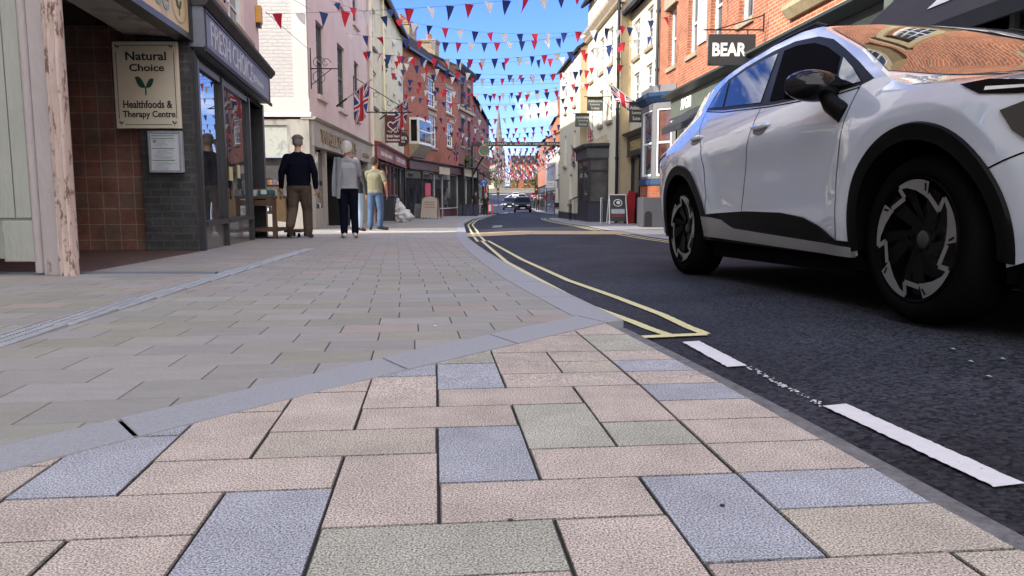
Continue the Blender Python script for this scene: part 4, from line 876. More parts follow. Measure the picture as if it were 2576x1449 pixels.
# A: the bright facade with bay shop
FA, LA = fr_right(28.7, 36.2, 5.92); zg = zp(31)
rt = rootB('bay_shop_house', FA, 0, 'bright cream three storey house with stone quoins over a black bay shopfront', 'building')
hw = []
for a in (1.5, 3.5, 5.9): hw += [(a, a + .9, 5.75, 7.15), (a, a + .9, 3.55, 5.0)]
wallpart(rt, FA, LA, zg - .3, 9.3, hw, MATS['cream_bright'], back=7)
for h in hw: sash(rt, FA, *h, nx=2, nz=2, sp=.08, smat=MATS['stone_sill'])
quo = M('quoin_stone', (.40, .34, .26), .85, var=.2, vs=3, bump=.3)
mb = MB(); mb.box(FA, -.012, .42, -.5, .02, zg - .3, 7.8); mb.build('quoins', quo, rt)
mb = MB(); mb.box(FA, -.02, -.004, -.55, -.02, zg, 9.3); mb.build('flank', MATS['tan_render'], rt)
mb = MB(); mb.extr([(-.1, 7.6), (.08, 7.6), (.30, 7.88), (.32, 8.0), (-.1, 8.05)], FA, -.15, LA); c_ = mb.build('cornice', M('cornice_stone', (.40, .33, .24), .8, var=.15), rt)
mb = MB(); 
for i in range(60): mb.box(FA, i * .125, i * .125 + .06, .06, .17, 7.63, 7.72)
mb.build('dentils', MATS['cornice_stone'], rt)
pitched(rt, FA, LA, 7, 9.3, 2.6, MATS['slate'], gmat=MATS['chimney_brick']); gutter(rt, FA, 0, LA, 9.2); chimney(rt, FA, LA - .5, LA + .8, -1.9, -.7, 9.2, 11.4, 3); pipe(rt, FA, -.12, zg, 8.4, .12, .06)
mb = MB(); q = FA(-.12, .12, 8.4); mb.box(FA, -.3, .06, .0, .28, 8.4, 8.62); mb.tube([FA(-.12, .12, 8.45), FA(-.18, .16, 8.9), FA(-.12, .12, 9.1)], .05, 8); mb.build('rain_hopper', MATS['iron'], rt)
# bay shopfront projecting, roughly x 1474..1530
ya, yb = 2.1, 5.9
B0 = [(ya, 0), (ya + .25, .75), (yb - .6, .75), (yb, 0)]
bay = MB(); bg_ = MB(); bs = MB(); bf = MB()
for (a, o1), (b, o2) in zip(B0, B0[1:]):
    p, q = FA(a, o1, 0), FA(b, o2, 0); FB_, LB_ = side_frame((p.x, p.y), (q.x, q.y), False)
    bs.box(FB_, 0, LB_, -.06, 0, zg, zg + .78); bg_.box(FB_, .04, LB_ - .04, -.05, -.02, zg + .82, zg + 2.55)
    for z_ in (zg + .78, zg + 2.05, zg + 2.52): bay.box(FB_, 0, LB_, -.06, .02, z_, z_ + .06)
    for s_ in (0, LB_ - .06): bay.box(FB_, s_, s_ + .06, -.06, .015, zg + .78, zg + 2.55)
    if LB_ > 1.5: bay.box(FB_, LB_ / 2 - .03, LB_ / 2 + .03, -.05, .01, zg + .8, zg + 2.05)
    bf.extr([(-.1, zg + 2.58), (.06, zg + 2.58), (.06, zg + 2.95), (.2, zg + 3.05), (.22, zg + 3.14), (-.1, zg + 3.16)], FB_, -.08, LB_ + .08)
B = bs.build('stall_riser', M('navy_wood', (.02, .022, .04), .4), rt); bay.build('bay_frame', blk, rt); bg_.build('bay_window', disp, rt); bf.build('bay_fascia', M('dark_grey_paint', (.05, .052, .055), .5), rt)
mb = MB(); P = [FA(a, o, zg + 3.17) for a, o in B0]; T = [FA(ya + .5, 0, zg + 3.55), FA(yb - .6, 0, zg + 3.55)]; mb.face([P[1], P[2], T[1], T[0]]); mb.face([P[0], P[1], T[0]]); mb.face([P[2], P[3], T[1]]); mb.face(P[::-1]); mb.build('bay_roof', MATS['stone_sill'], rt)
r2 = root('handrail', FA(LA - .5, .6, zg), 'curved black iron handrail by the steps at the cream house corner', 'handrail')
for k in range(2):
    mb = MB(); a = LA - .6 - k * .5; mb.tube([FA(a, .9, zg - .1), FA(a, .9, zg + .85), FA(a, .7, zg + .95), FA(a, .25, zg + 1.15), FA(a, .05, zg + 1.15)], .016, 6)
    for j in range(4): o_ = .25 + j * .2; mb.tube([FA(a, o_, zg - .1), FA(a, o_, zg + 1.15 - (o_ - .25) * .4)], .010, 5)
    mb.build('rail', MATS['iron'], r2)
# B: set back cream piece with the barber's sign
FB, LB = fr_right(24.75, 28.68, 6.30); zg = zp(27)
rt = rootB('barber_shop_house', FB, 0, 'set back cream house over a dark barber shopfront between brick and quoins', 'building')
hw = []
for a in (.75, 2.6): hw += [(a, a + .9, 5.5, 6.8), (a, a + .9, 3.65, 4.95)]
wallpart(rt, FB, LB, 2.9, 7.2, hw, MATS['cream_bright'], back=7)
for h in hw: sash(rt, FB, *h, nx=2, nz=2, sp=.08)
pitched(rt, FB, LB, 7, 7.2, 2.6, MATS['slate'], gmat=MATS['chimney_brick']); gutter(rt, FB, 0, LB, 7.15)
fascia(rt, FB, .1, LB - .1, 2.05, 2.72, M('olive_black', (.028, .028, .022), .5), o=.12, cmat=blk, corn=.2); gold = M('gold_letter', (.40, .31, .12), .45)
write('BEST BARBERS', rt, FB, .7, 3.3, 2.2, 2.55, .12, gold, bold=.02, depth=.015)
shopfront(rt, FB, .1, LB - .1, zg, 2.0, blk, riser=.55, mull=(1.5, 2.6), door=(1.5, 2.6), rmat=blk); mb = MB(); mb.box(FB, 0, LB, -7, -1.3, zg - .3, 2.9); mb.build('ground_wall', MATS['dark_void'], rt)
write('WAXING', rt, FB, .25, 1.3, zg + .30, zg + .44, -.085, gold, bold=.02); write('AND WASH', rt, FB, .25, 1.3, zg + .10, zg + .24, -.085, gold, bold=.02)
# C1: orange brick with grey bay and the shop beyond
FC1, LC1 = fr_right(16.1, 24.7, 6.30); zg = zp(20)
def aC(x, F=FC1, Y0=16.1): Y = 6.3 / ((x - 1288) / 1900 + .066); return (Y - Y0) * LC1 / 8.6
rt = rootB('orange_brick_house', FC1, 0, 'sunlit orange brick house with a grey bay window and a blue cornice', 'building')
hw = [(a, a + .85, z0, z1) for a in (.75, 2.75, 4.7, 6.7) for z0, z1 in ((4.4, 6.1), (7.6, 9.2))]
wallpart(rt, FC1, LC1, 3.35, 10.4, hw, MATS['orange_brick'], back=8, depth=.2)
for h in hw: sash(rt, FC1, *h, nx=2, nz=1, o=-.19, sp=.06, smat=M('worn_sill', (.32, .27, .19), .85, var=.25, vs=8), fw=.08)
mb = MB(); mb.box(FC1, 6.5, 7.75, -.02, .10, 6.13, 6.6); mb.build('stone_panel', MATS['worn_sill'], rt)
r2 = root('hanging_banner', FC1(4.3, .03, 4.5), 'tall white banner with small grey print fixed flat to the orange brick', 'banner')
mb = MB(); mb.box(FC1, 3.85, 4.5, .01, .05, 4.5, 7.2); mb.build('board', MATS['white_paint'], r2); grp = MATS['grey_print']
write('LOUNGE', r2, FC1, 3.95, 4.4, 6.0, 6.15, .05, grp, bold=0); small_print(r2, FC1, 3.95, 4.4, 5.5, 5.6, .05, grp, 1); small_print(r2, FC1, 3.95, 4.4, 4.7, 4.84, .05, grp, 2)
pitched(rt, FC1, LC1, 8, 10.4, 2.6, MATS['slate'], gmat=MATS['orange_brick'])
pipe(rt, FC1, LC1 - .08, 3.9, 10.3, .08, .05, M('lead_pipe', (.03, .03, .045), .4))
# grey canted bay
gb = M('grey_bay', (.13, .13, .14), .55, var=.08, vs=3); gb2 = M('bay_blue', (.018, .050, .115), .45, var=.15)
bb = 6.75; Bq = [(bb - .25, 0), (bb + .28, .55), (LC1 - .12, .55), (LC1, 0)]
m1, m2, m3, m4, m5 = MB(), MB(), MB(), MB(), MB()
for i, ((a, o1), (b, o2)) in enumerate(zip(Bq, Bq[1:])):
    p, q = FC1(a, o1, 0), FC1(b, o2, 0); FQ, LQ = side_frame((p.x, p.y), (q.x, q.y), False)
    m1.box(FQ, 0, LQ, -.1, 0, 1.08, 1.16, 0); m3.box(FQ, 0, LQ, -.1, 0, .50, .90); m1.box(FQ, 0, LQ, -.12, 0, 3.15, 3.34); m1.box(FQ, 0, LQ, -.12, .03, 3.62, 3.82)
    m1.box(FQ, 0, .13, -.1, 0, 1.16, 3.15); m1.box(FQ, LQ - .13, LQ, -.1, 0, 1.16, 3.15)
    m5.extr([(-.1, .90), (.05, .90), (.06, 1.06), (-.1, 1.08)], FQ, -.02, LQ + .02); m2.extr([(-.1, 3.34), (.04, 3.34), (.18, 3.5), (.20, 3.60), (-.1, 3.62)], FQ, -.06, LQ + .06)
    if LQ > .5: sash(rt, FQ, .13, LQ - .13, 1.16, 3.15, nx=1, nz=1, o=-.08, sill=False, fw=.05, name='bay_window', glass=GLASS('curtain_glass', (.10, .045, .035), .05, 1.5, var=.6, vs=1.5) if i == 0 else None)
    m4.box(FQ, -.02, LQ + .02, -.2, .10, zg - .03, .50)
m1.build('bay_surround', gb, rt); m2.build('bay_cornice', gb2, rt); m5.build('bay_sill', gb2, rt); m3.build('bay_base', MATS['red_brick'], rt); m4.build('bay_plinth', M('plinth_grey', (.055, .055, .065), .6, var=.12), rt)
mb = MB(); mb.face([FC1(a, o, 3.825) for a, o in Bq]); mb.build('bay_top', gb, rt)
# the green-grey shopfront
gg = M('green_grey_wood', (.10, .12, .095), .5, var=.15); dg = M('dark_green_trim', (.035, .045, .04), .45, var=.2)
fascia(rt, FC1, -.05, bb - .3, 2.78, 3.32, gg, o=.18, cmat=dg, corn=.28); write('BEAR', rt, FC1, 4.45, 5.4, 2.92, 3.22, .18, M('bright_letter', (.75, .75, .73), .5), bold=.03, depth=.02)
shopfront(rt, FC1, -.05, bb - .3, zg, 2.72, gg, riser=.5, mull=(1.6, 3.0, 4.1, 5.2), door=(3.0, 4.1), tr=2.1)
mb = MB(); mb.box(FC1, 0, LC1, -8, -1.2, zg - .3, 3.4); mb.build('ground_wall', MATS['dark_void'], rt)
def awning(rt, F, a0, a1, z, drop, out, mat, name='awning', brkt=True):
    mb = MB(); mb.face([F(a0, .2, z), F(a1, .2, z), F(a1, out, z - drop), F(a0, out, z - drop)]); mb.face([F(a0, .2, z - .02), F(a0, out, z - drop - .02), F(a1, out, z - drop - .02), F(a1, .2, z - .02)])
    mb.box(F, a0, a1, out - .02, out + .02, z - drop - .16, z - drop - .01); 
    return mb.build(name, mat, rt)
acl = M('awning_cloth', (.022, .023, .024), .75, var=.25, vs=3)
AW = awning(rt, FC1, 1.6, 4.6, 2.85, .5, .9, acl)
r2 = root('hanging_sign', FC1(.1, .1, 2.6), 'dark square hanging sign reading BEAR on a bracket by the brick corner', 'sign')
ps = FC1(.0, .12, 0); FH = Fr((ps.x, ps.y - .15), (-1, 0), (0, -1)); zt = 3.82
mb = MB(); mb.box(FH, .14, 1.10, -.03, .03, zt - .62, zt); mb.build('board', M('sign_black', (.024, .025, .028), .5, var=.06), r2, bevel=.006)
write('BEAR', r2, FH, .97, .22, zt - .46, zt - .18, -.03, MATS['bright_letter'], 'back_lettering', bold=.02); 
FHr = Fr((ps.x - 1.2, ps.y - .15), (1, 0), (0, -1)); write('BEAR', r2, FHr, .18, .88, zt - .44, zt - .17, .03, MATS['bright_letter'], bold=.035, depth=.006)
mb = MB(); mb.ball(FHr(.925, .032, zt - .42), .016, n=6); mb.build('dot', MATS['bright_letter'], r2)
mb = MB(); mb.tube([FH(.0, 0, zt + .09), FH(1.2, 0, zt + .09)], .014, 6); mb.tube([FH(-.02, 0, zt + .38), FH(.95, 0, zt + .09)], .012, 6); mb.tube([FH(-.02, 0, zt + .05), FH(-.02, 0, zt + .42)], .016, 6)
for a in (.3, .95): mb.tube([FH(a, 0, zt + .09), FH(a, 0, zt - .01)], .012, 6)
mb.build('bracket', MATS['iron'], r2)
# C2: nearest brick house and on past the camera
for k, (ya, yb, lab, cat) in enumerate(((5.0, 16.08, 'nearest orange brick house with stone framed window and a black canopy behind the car', 'building'), (-7.0, 4.98, 'brick building standing to the right of the viewpoint', 'building'))):
    F, L = fr_right(ya, yb, 6.30); rt = rootB('orange_brick_house', F, 0, lab, cat)
    def aY(Y): return (Y - ya) * L / (yb - ya)
    hw = []
    for a in ([aY(13.4), aY(9.6), aY(6.0)] if k == 0 else [1.4, 4.6, 8.0]):
        hw += [(a, a + 1.15, 4.2, 5.8), (a, a + 1.15, 6.8, 8.2)]
    wallpart(rt, F, L, 3.3, 9.6 if k == 0 else 9.9, hw, BRICK('orange_brick_clear', (.46, .145, .060), (.36, .10, .045), (.48, .35, .24), var=.35, ms=.011), back=8, depth=.2)
    sf = M('buff_stone', (.42, .34, .20), .85, var=.18, vs=5, bump=.2)
    for h in hw:
        sash(rt, F, *h, nx=4, nz=2, o=-.17, fw=.09, sill=False); mb = MB(); a, b, c, d = h
        for q in ((a - .22, a, c - .1, d + .25), (b, b + .22, c - .1, d + .25), (a, b, d, d + .25)): mb.box(F, q[0], q[1], -.05, .06, q[2], q[3])
        mb.extr([(-.05, c - .34), (.08, c - .34), (.20, c - .18), (.20, c - .10), (-.05, c)], F, a - .34, b + .34); mb.box(F, a - .3, b + .3, -.05, .14, d + .25, d + .33); mb.build('window_surround', sf, rt)
    mb = MB(); mb.extr([(-.1, 9.3), (.3, 9.5), (.35, 9.7), (-.1, 9.75)], F, 0, L); mb.build('cornice', sf, rt)
    pitched(rt, F, L, 8, 9.75, 2.6, MATS['slate'], gmat=MATS['orange_brick'])
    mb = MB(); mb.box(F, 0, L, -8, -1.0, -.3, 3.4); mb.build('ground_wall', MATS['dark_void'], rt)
    fascia(rt, F, .1, L - .1, 2.8, 3.32, dg, o=.18, cmat=dg, corn=.32)
    shopfront(rt, F, .1, L - .1, zp(8) - .02, 2.75, gg, riser=.5, mull=(2.5, 4.0, 5.4, 8.0), door=(4.0, 5.4))
    if k == 0:
        AW = awning(rt, F, aY(5.02), aY(10.2), 3.5, 1.25, 1.5, acl)
        # lettering lies on the sloping cloth
        d_ = V((0, 0, -1.25)) + F.n * 1.3; d_.normalize()
        class SF:
            def __init__(s): s.n = F.d.cross(d_).normalized(); s.n = s.n if s.n.z > 0 else -s.n
            def __call__(s, a, o, z): return F(0, .2, 3.5) + F.d * (-a) + d_ * (-z) + s.n * o
        write('BEAR', rt, SF(), -aY(8.6), -aY(5.3), -1.40, -.55, .01, MATS['bright_letter'], 'canopy_lettering', bold=.03, depth=.004)
        mb = MB(); mb.tube([F(aY(10.2), .2, 2.2), F(aY(10.2), 1.5, 2.22)], .02, 6); mb.build('canopy_arm', gg, rt); mb = MB(); mb.tube([F(aY(5.1), .2, 2.2), F(aY(5.1), 1.5, 2.22)], .02, 6); mb.build('canopy_arm', gg, rt); mb = MB(); mb.box(F, aY(10.45), aY(10.45) + .22, .15, .55, 3.0, 3.75); mb.build('console_bracket', gg, rt)
# ---------- an unseen building added left of the viewpoint to shade the foreground
FX, LX = side_frame((-5.6, -16), (-5.2, 5.2)); rt = rootB('unseen_shading_building', FX, 0, 'tall building standing to the left of the viewpoint', 'building')
hw = [(a, a + 1.1, z0, z0 + 1.6) for a in (2, 5, 8, 11, 14, 17) for z0 in (3.2, 6.2)]
wallpart(rt, FX, LX, -.2, 9.4, hw, MATS['cream_render'], back=8)
for h in hw: sash(rt, FX, *h)
pitched(rt, FX, LX, 8, 9.4, 2.6, MATS['slate'])
# ---------- far right group
def far(name, Ya, Yb, Xa, Xb, z1, mat, lab, nwin, rows_, shop, roofh=2.4, gm=None, left=False, shopmat=None):
    F, L = side_frame((Xa, Ya), (Xb, Yb), left); rt = rootB(name, F, 0, lab, 'building'); zg = zp((Ya + Yb) / 2)
    hw = [(L * (i + .5) / nwin - .45, L * (i + .5) / nwin + .45, z0, z0 + 1.4) for i in range(nwin) for z0 in rows_]
    wallpart(rt, F, L, zg - .4, z1, hw + ([(.3, L - .3, zg, zg + 2.3)] if shop else []), mat, back=8)
    for h in hw: sash(rt, F, *h, nx=2, nz=1)
    if shop: shopfront(rt, F, .3, L - .3, zg, zg + 2.3, shopmat or blk, mull=(L * .4, L * .6)); fascia(rt, F, .2, L - .2, zg + 2.35, zg + 2.9, shopmat or blk, o=.15)
    if roofh: pitched(rt, F, L, 8, z1, roofh, MATS['slate'], gmat=gm or mat)
    return rt, F, L
rt, F, L = far('side_street_shop', 58.5, 70, 4.55, 4.25, 4.6, MATS['cream_bright'], 'low cream shop across the side street behind the dark banner', 4, (2.6,), True, 1.4)
rt, F, L = far('brick_gable_house', 97, 112, 5.6, 5.6, 10.6, MATS['orange_brick'], 'tall brick house with broad chimney stacks rising behind the white house', 4, (5.2, 7.8), False, 1.8)
chimney(rt, F, .2, 1.8, -2.2, -.2, 10.6, 13.2, 3, MATS['red_brick']); chimney(rt, F, .2, 1.8, -5.5, -4.2, 10.6, 12.4, 2, MATS['red_brick'])
far('white_shop_house', 74, 88, 4.22, 3.90, 5.6, MATS['white_render'], 'white painted house with bright front before the narrow orange building', 5, (1.7, 3.8), True, 1.8, shopmat=MATS['cream_frame'])
rt, F, L = far('orange_brick_tower_house', 88.2, 104, 3.86, 3.55, 7.2, MATS['orange_brick'], 'narrow tall orange brick building far down the right side', 6, (1.7, 4.2), True, 2.0)
far('distant_brick_house', 104.5, 150, 3.5, 5.5, 6.5, MATS['red_brick'], 'farthest brick row on the right behind the traffic lights', 9, (1.7, 4.0), False, 2.0)
# left of the far junction and the head of the street
far('distant_cream_house', 150, 215, -14, -22, 8.5, MATS['cream_render'], 'far cream house seen beyond the left terrace', 5, (2.5, 5.2), False, 2.5, left=True)
rt, F, L = far('street_end_house', 252, 253, 0, 12, 12, MATS['red_brick'], 'brick house closing the view behind the far trees', 4, (5, 8.5), False, 2.6, left=True)
rt, F, L = far('street_end_house', 256, 255, -22, -6, 11.5, MATS['cream_render'], 'pale rendered house closing the view behind the far trees', 5, (5, 8), False, 2.6, left=True)
# hillside wall
wl = root('boundary_wall', (-2, 231, zp(231)), 'long grey stone wall crossing the head of the street', 'wall')
BRICK('rubble_stone', (.20, .185, .16), (.14, .13, .115), (.24, .22, .20), bw=.6, bh=.3, ms=.03, var=.4)
mb = MB(); mb.bx(-25, 9, 231, 231.6, zp(231) - .5, zp(231) + 1.2); mb.build('stone_wall', MATS['rubble_stone'], wl); mb = MB(); mb.bx(-25, 9, 230.9, 231.7, zp(231) + 1.2, zp(231) + 1.35); mb.build('coping', MATS['stone_sill'], wl)
# church
ch = root('church', (-5, 300, zp(300)), 'grey stone church tower with a tall pointed spire on the skyline', 'church')
st = M('church_stone', (.13, .11, .105), .9, var=.15, vs=.3); X0 = at(1254.6, 270, 300); zt = X0.z; x = X0.x  # stone colour darkened to stand for the shadowed side of the church
mb = MB(); mb.bx(x - 2.3, x + 2.3, 297.7, 302.3, 4, 17); 
for dx, dy in ((-1, -1), (1, -1), (-1, 1), (1, 1)): mb.cyl((x + dx * 2.1, 300 + dy * 2.1, 17), (x + dx * 2.1, 300 + dy * 2.1, 19.5), .35, .05, 6)
mb.build('tower', st, ch); mb = MB(); mb.cyl((x, 300, 17), (x, 300, zt), 2.0, .06, 8); mb.build('spire', st, ch)
mb = MB(); 
for dx in (-.9, .9): mb.bx(x + dx - .4, x + dx + .4, 297.6, 297.75, 11.5, 15.5)
mb.build('belfry_opening', MATS['dark_void'], ch); mb = MB(); mb.cyl((x, 300, zt), (x, 300, zt + 1.4), .06, n=6); mb.build('finial', MATS['iron'], ch)
# far trees
M('bark', (.07, .05, .035), .9, var=.3); 
def tree(x, y, h, r, gm, label):
    z0 = zp(y); rt = root('tree', (x, y, z0), label, 'tree', 'trees at the head of the street'); mb = MB(); mb.tube([(x, y, z0), (x + .1, y, z0 + h * .3), (x, y, z0 + h * .6)], lambda t: .28 * (1 - .6 * t), 8)
    for k in range(5): a = k * 1.3; mb.tube([(x, y, z0 + h * .3), (x + math.cos(a) * r * .4, y + math.sin(a) * r * .4, z0 + h * .55), (x + math.cos(a) * r * .7, y + math.sin(a) * r * .7, z0 + h * .75)], lambda t: .12 * (1 - .7 * t), 6)
    mb.build('trunk', MATS['bark'], rt); cr = MB(); cl = [(x + rnd.gauss(0, .42) * r, y + rnd.gauss(0, .42) * r, z0 + h * (.44 + rnd.gauss(0, .15)), r * rnd.uniform(.22, .42)) for _ in range(16)]
    for cx, cy, cz, cr_ in cl:
        for _ in range(110):
            d = V((rnd.gauss(0, 1), rnd.gauss(0, 1), rnd.gauss(0, 1))).normalized() * cr_ * rnd.uniform(.5, 1.1); p = V((cx, cy, cz)) + d
            u = V((rnd.gauss(0, 1), rnd.gauss(0, 1), rnd.gauss(0, 1))).normalized(); v_ = u.orthogonal().normalized(); s_ = rnd.uniform(.14, .28)
            cr.face([p - u * s_, p + v_ * s_ * .6, p + u * s_, p - v_ * s_ * .6], rnd.randrange(2))
    cr.build('crown', gm, rt)
lf = [M('leaf_light', (.13, .16, .035), .7, var=.3, trans=.3), M('leaf_mid', (.075, .11, .025), .7, var=.3, trans=.3)]; ld = [M('leaf_dark', (.035, .06, .02), .7, var=.3, trans=.2), MATS['leaf_mid']]
tree(-5.0, 236, 11.5, 4.6, lf, 'yellow green drooping tree behind the far wall, leftmost'); tree(1.6, 237, 10.5, 4.4, lf, 'yellow green bushy tree behind the far wall, second from left'); tree(7.2, 238, 11.5, 3.6, ld, 'dark green tree beside the brick house at the head of the street'); tree(-12, 240, 9, 4, ld, 'dark tree at the far left partly hidden by the terrace')
# ================================================================ the near car
CAR_R = V((1.288, 5.758)); CAR_F = V((.13336, -.99107)); CAR_O = V((-.99107, -.13336)); REF = .91; CAR_Z = -.101; CAR_SL = .0225
_f = V((CAR_F.x, CAR_F.y, CAR_SL)).normalized(); _l = V((-CAR_O.x, -CAR_O.y, 0)); _u = _f.cross(_l)
carM = Matrix.Translation(V((CAR_R.x - CAR_O.x * REF, CAR_R.y - CAR_O.y * REF, CAR_Z))) @ Matrix(((_f.x, _l.x, _u.x, 0), (_f.y, _l.y, _u.y, 0), (_f.z, _l.z, _u.z, 0), (0, 0, 0, 1)))
WZ = [(.17, .84), (.3, .872), (.45, .895), (.66, .925), (.88, .936), (.98, .915), (1.08, .882), (1.14, .855), (1.5, .67), (1.65, .58)]
TX = [(-1, .72), (-.9, .82), (-.75, .90), (-.55, .955), (-.3, .985), (0, 1), (2.7, 1), (3.0, .985), (3.3, .93), (3.5, .85), (3.65, .70)]
def smooth_interp(P, v, h=.06): return (interp(P, v - h) + 2 * interp(P, v) + interp(P, v + h)) / 4
def CW(x, z):
    wv = smooth_interp(WZ, z, .03) * smooth_interp(TX, x, .08)
    if z > .95 and x < .35: wv -= .16 * min(1, (z - .95) / .3) * (.35 - x) ** 1.2
    # arch shoulders and a slight hollow in the doors
    for cx in (0, 2.68):
        d = math.hypot(x - cx, z - .37)
        if d < .75: wv += .018 * max(0, 1 - abs(d - .55) / .16)
    if .5 < x < 2.2 and .5 < z < .95: wv -= .022 * math.sin((x - .5) / 1.7 * math.pi) ** .5 * math.sin((z - .5) / .45 * math.pi)
    return wv
RAIL = [(-.93, .95), (-.90, 1.05), (-.82, 1.16), (-.70, 1.30), (-.6, 1.395), (-.2, 1.42), (0, 1.435), (.27, 1.465), (.56, 1.505), (.89, 1.54), (1.24, 1.545), (1.5, 1.515), (1.61, 1.465), (2.07, 1.27), (2.47, 1.055), (2.64, 1.0), (2.93, .965), (3.2, .93), (3.45, .86), (3.6, .74), (3.66, .6)]
ZC = [(-.95, .95), (-.90, 1.08), (-.82, 1.22), (-.70, 1.42), (-.55, 1.52), (-.2, 1.565), (.3, 1.585), (.8, 1.59), (1.24, 1.57), (1.5, 1.535), (1.7, 1.47), (1.93, 1.375), (2.2, 1.235), (2.45, 1.10), (2.6, 1.065), (2.93, 1.04), (3.2, 1.0), (3.45, .91), (3.6, .78), (3.66, .62)]
def rail(x): return smooth_interp(RAIL, x, .03)
def top(x, y):
    zr = rail(x); w_ = max(.2, CW(x, zr)); t = min(1, abs(y) / w_)
    return zr + (interp(ZC, x) - zr) * (1 - t ** 2.3)
def carpt(x, y, z): return V((x, y, z))
def cdt(poly, step, holes=()):
    """triangulate an outline in (x,z) with an interior grid"""
    pts = [V(p) for p in poly]; edges = [(i, (i + 1) % len(pts)) for i in range(len(pts))]
    x0, x1 = min(p.x for p in pts), max(p.x for p in pts); y0, y1 = min(p.y for p in pts), max(p.y for p in pts)
    def inside(x, y):
        c = False; n_ = len(poly)
        for i in range(n_):
            (ax, ay), (bx, by) = poly[i], poly[(i + 1) % n_]
            if (ay > y) != (by > y) and x < (bx - ax) * (y - ay) / (by - ay) + ax: c = not c
        return c
    ex = []
    nx, ny = int((x1 - x0) / step), int((y1 - y0) / step)
    for i in range(1, nx + 1):
        for j in range(1, ny + 1):
            x, y = x0 + i * step, y0 + j * step
            if inside(x, y) and min((V((x, y)) - a.lerp(b, max(0, min(1, (V((x, y)) - a).dot(b - a) / max(1e-9, (b - a).length_squared))))).length for a, b in ((pts[e[0]], pts[e[1]]) for e in edges)) > step * .4: ex.append(V((x, y)))
    r = delaunay_2d_cdt([p.to_2d() for p in pts + ex], edges, [], 1, 1e-5)
    return r[0], r[2]
def dens(poly, d):
    out = []
    for i, a in enumerate(poly):
        b = poly[(i + 1) % len(poly)]; n_ = max(1, int(math.dist(a, b) / d))
        out += [(a[0] + (b[0] - a[0]) * k / n_, a[1] + (b[1] - a[1]) * k / n_) for k in range(n_)]
    return out
def arc(cx, cz, r, a0, a1, n_): return [(cx + r * math.cos(R_(a0 + (a1 - a0) * i / n_)), cz + r * math.sin(R_(a0 + (a1 - a0) * i / n_))) for i in range(n_ + 1)]
def side_patch(mb, poly, off, sg=1, step=.06, rim=0, d=.05):
    vs, fs = cdt(dens(poly, d), step); b = len(mb.v)
    P = [V((v.x, sg * (CW(v.x, v.y) + off), v.y)) for v in vs]; mb.v += P
    for f in fs: mb.f.append(tuple(b + i for i in (f if sg < 0 else f[::-1]))); mb.m.append(0); mb.uv.append(None); mb.c.append(None)
    if rim:
        q = dens(poly, d); n_ = len(q)
        for i in range(n_):
            a, c = q[i], q[(i + 1) % n_]; mb.face([V((a[0], sg * (CW(*a) + off), a[1])), V((c[0], sg * (CW(*c) + off), c[1])), V((c[0], sg * (CW(*c) + off - rim), c[1])), V((a[0], sg * (CW(*a) + off - rim), a[1]))])
def top_patch(mb, poly, off, step=.08):
    vs, fs = cdt(dens(poly, .06), step); b = len(mb.v); mb.v += [V((v.x, v.y, top(v.x, v.y) + off)) for v in vs]
    for f in fs: mb.f.append(tuple(b + i for i in f)); mb.m.append(0); mb.uv.append(None); mb.c.append(None)
def ribbon(mb, pts, w_, off, sg=1, d=.03):
    q = []
    for a, b in zip(pts, pts[1:]):
        n_ = max(1, int(math.dist(a, b) / d)); q += [(a[0] + (b[0] - a[0]) * k / n_, a[1] + (b[1] - a[1]) * k / n_) for k in range(n_)]
    q.append(pts[-1]); rows = []
    for i, p_ in enumerate(q):
        a, b = q[max(0, i - 1)], q[min(len(q) - 1, i + 1)]; L_ = math.dist(a, b) or 1; nx, nz = -(b[1] - a[1]) / L_ * w_ / 2, (b[0] - a[0]) / L_ * w_ / 2
        rows.append([V((p_[0] + k * nx, sg * (CW(p_[0] + k * nx, p_[1] + k * nz) + off), p_[1] + k * nz)) for k in (-1, 1)])
    mb.grid(rows)
gloss = M('satin_black', (.004, .004, .0045), .35, var=.1, spec=.06); mir_black = M('mirror_black', (.004, .004, .005), .1, var=.1, spec=.3)
paint_ = M('sky_tinted_car_paint', (.53, .585, .69), .22, var=.01, coat=1.0, spec=.7); gl_ = M('gloss_black', (.004, .004, .005), .22, var=.1, spec=.35); rubber = M('tyre_rubber', (.005, .005, .0055), .9, spec=.0, var=.2, bump=.2, bs=80)  # white car paint with the blue sky reflection put into its base colour
matb = M('matt_black', (.004, .004, .0045), .8, var=.2, spec=.0); silv = M('machined_alloy', (.30, .30, .31), .35, metal=.75, var=.06); dsil = M('satin_trim', (.38, .38, .39), .35, metal=.7, var=.05)
tint = GLASS('car_glass', (.006, .007, .008), .0, 1.62, var=.2); screen = GLASS('windscreen_glass', (.012, .012, .012), .0, 2.4, var=.2)
car = bpy.data.objects.new('car', None); COL.objects.link(car); car.matrix_world = carM; OFF[car.name] = V((0, 0, 0))
tag(car, 'white crossover car with black wheel arches and two tone alloy wheels at the right', 'car')
MATS['sky_tinted_car_paint'].node_tree.nodes['Principled BSDF'].inputs['Coat IOR'].default_value = 1.9; MATS['sky_tinted_car_paint'].node_tree.nodes['Principled BSDF'].inputs['Coat Roughness'].default_value = .0
farglass = GLASS('far_car_glass', (.01, .012, .014), .1, 1.3, var=.2)
body = MB()
AR, AF = arc(0, .37, .43, 180, 0, 26), arc(2.68, .37, .43, 180, 0, 26)
bottom = [(-.88, .42), (-.5, .30)] + [(x, z) for x, z in AR if z > .31] + [(.46, .30), (2.22, .28)] + [(x, z) for x, z in AF if z > .29] + [(3.14, .28), (3.56, .34), (3.62, .45)]
bottom[1] = (-.45, .30)
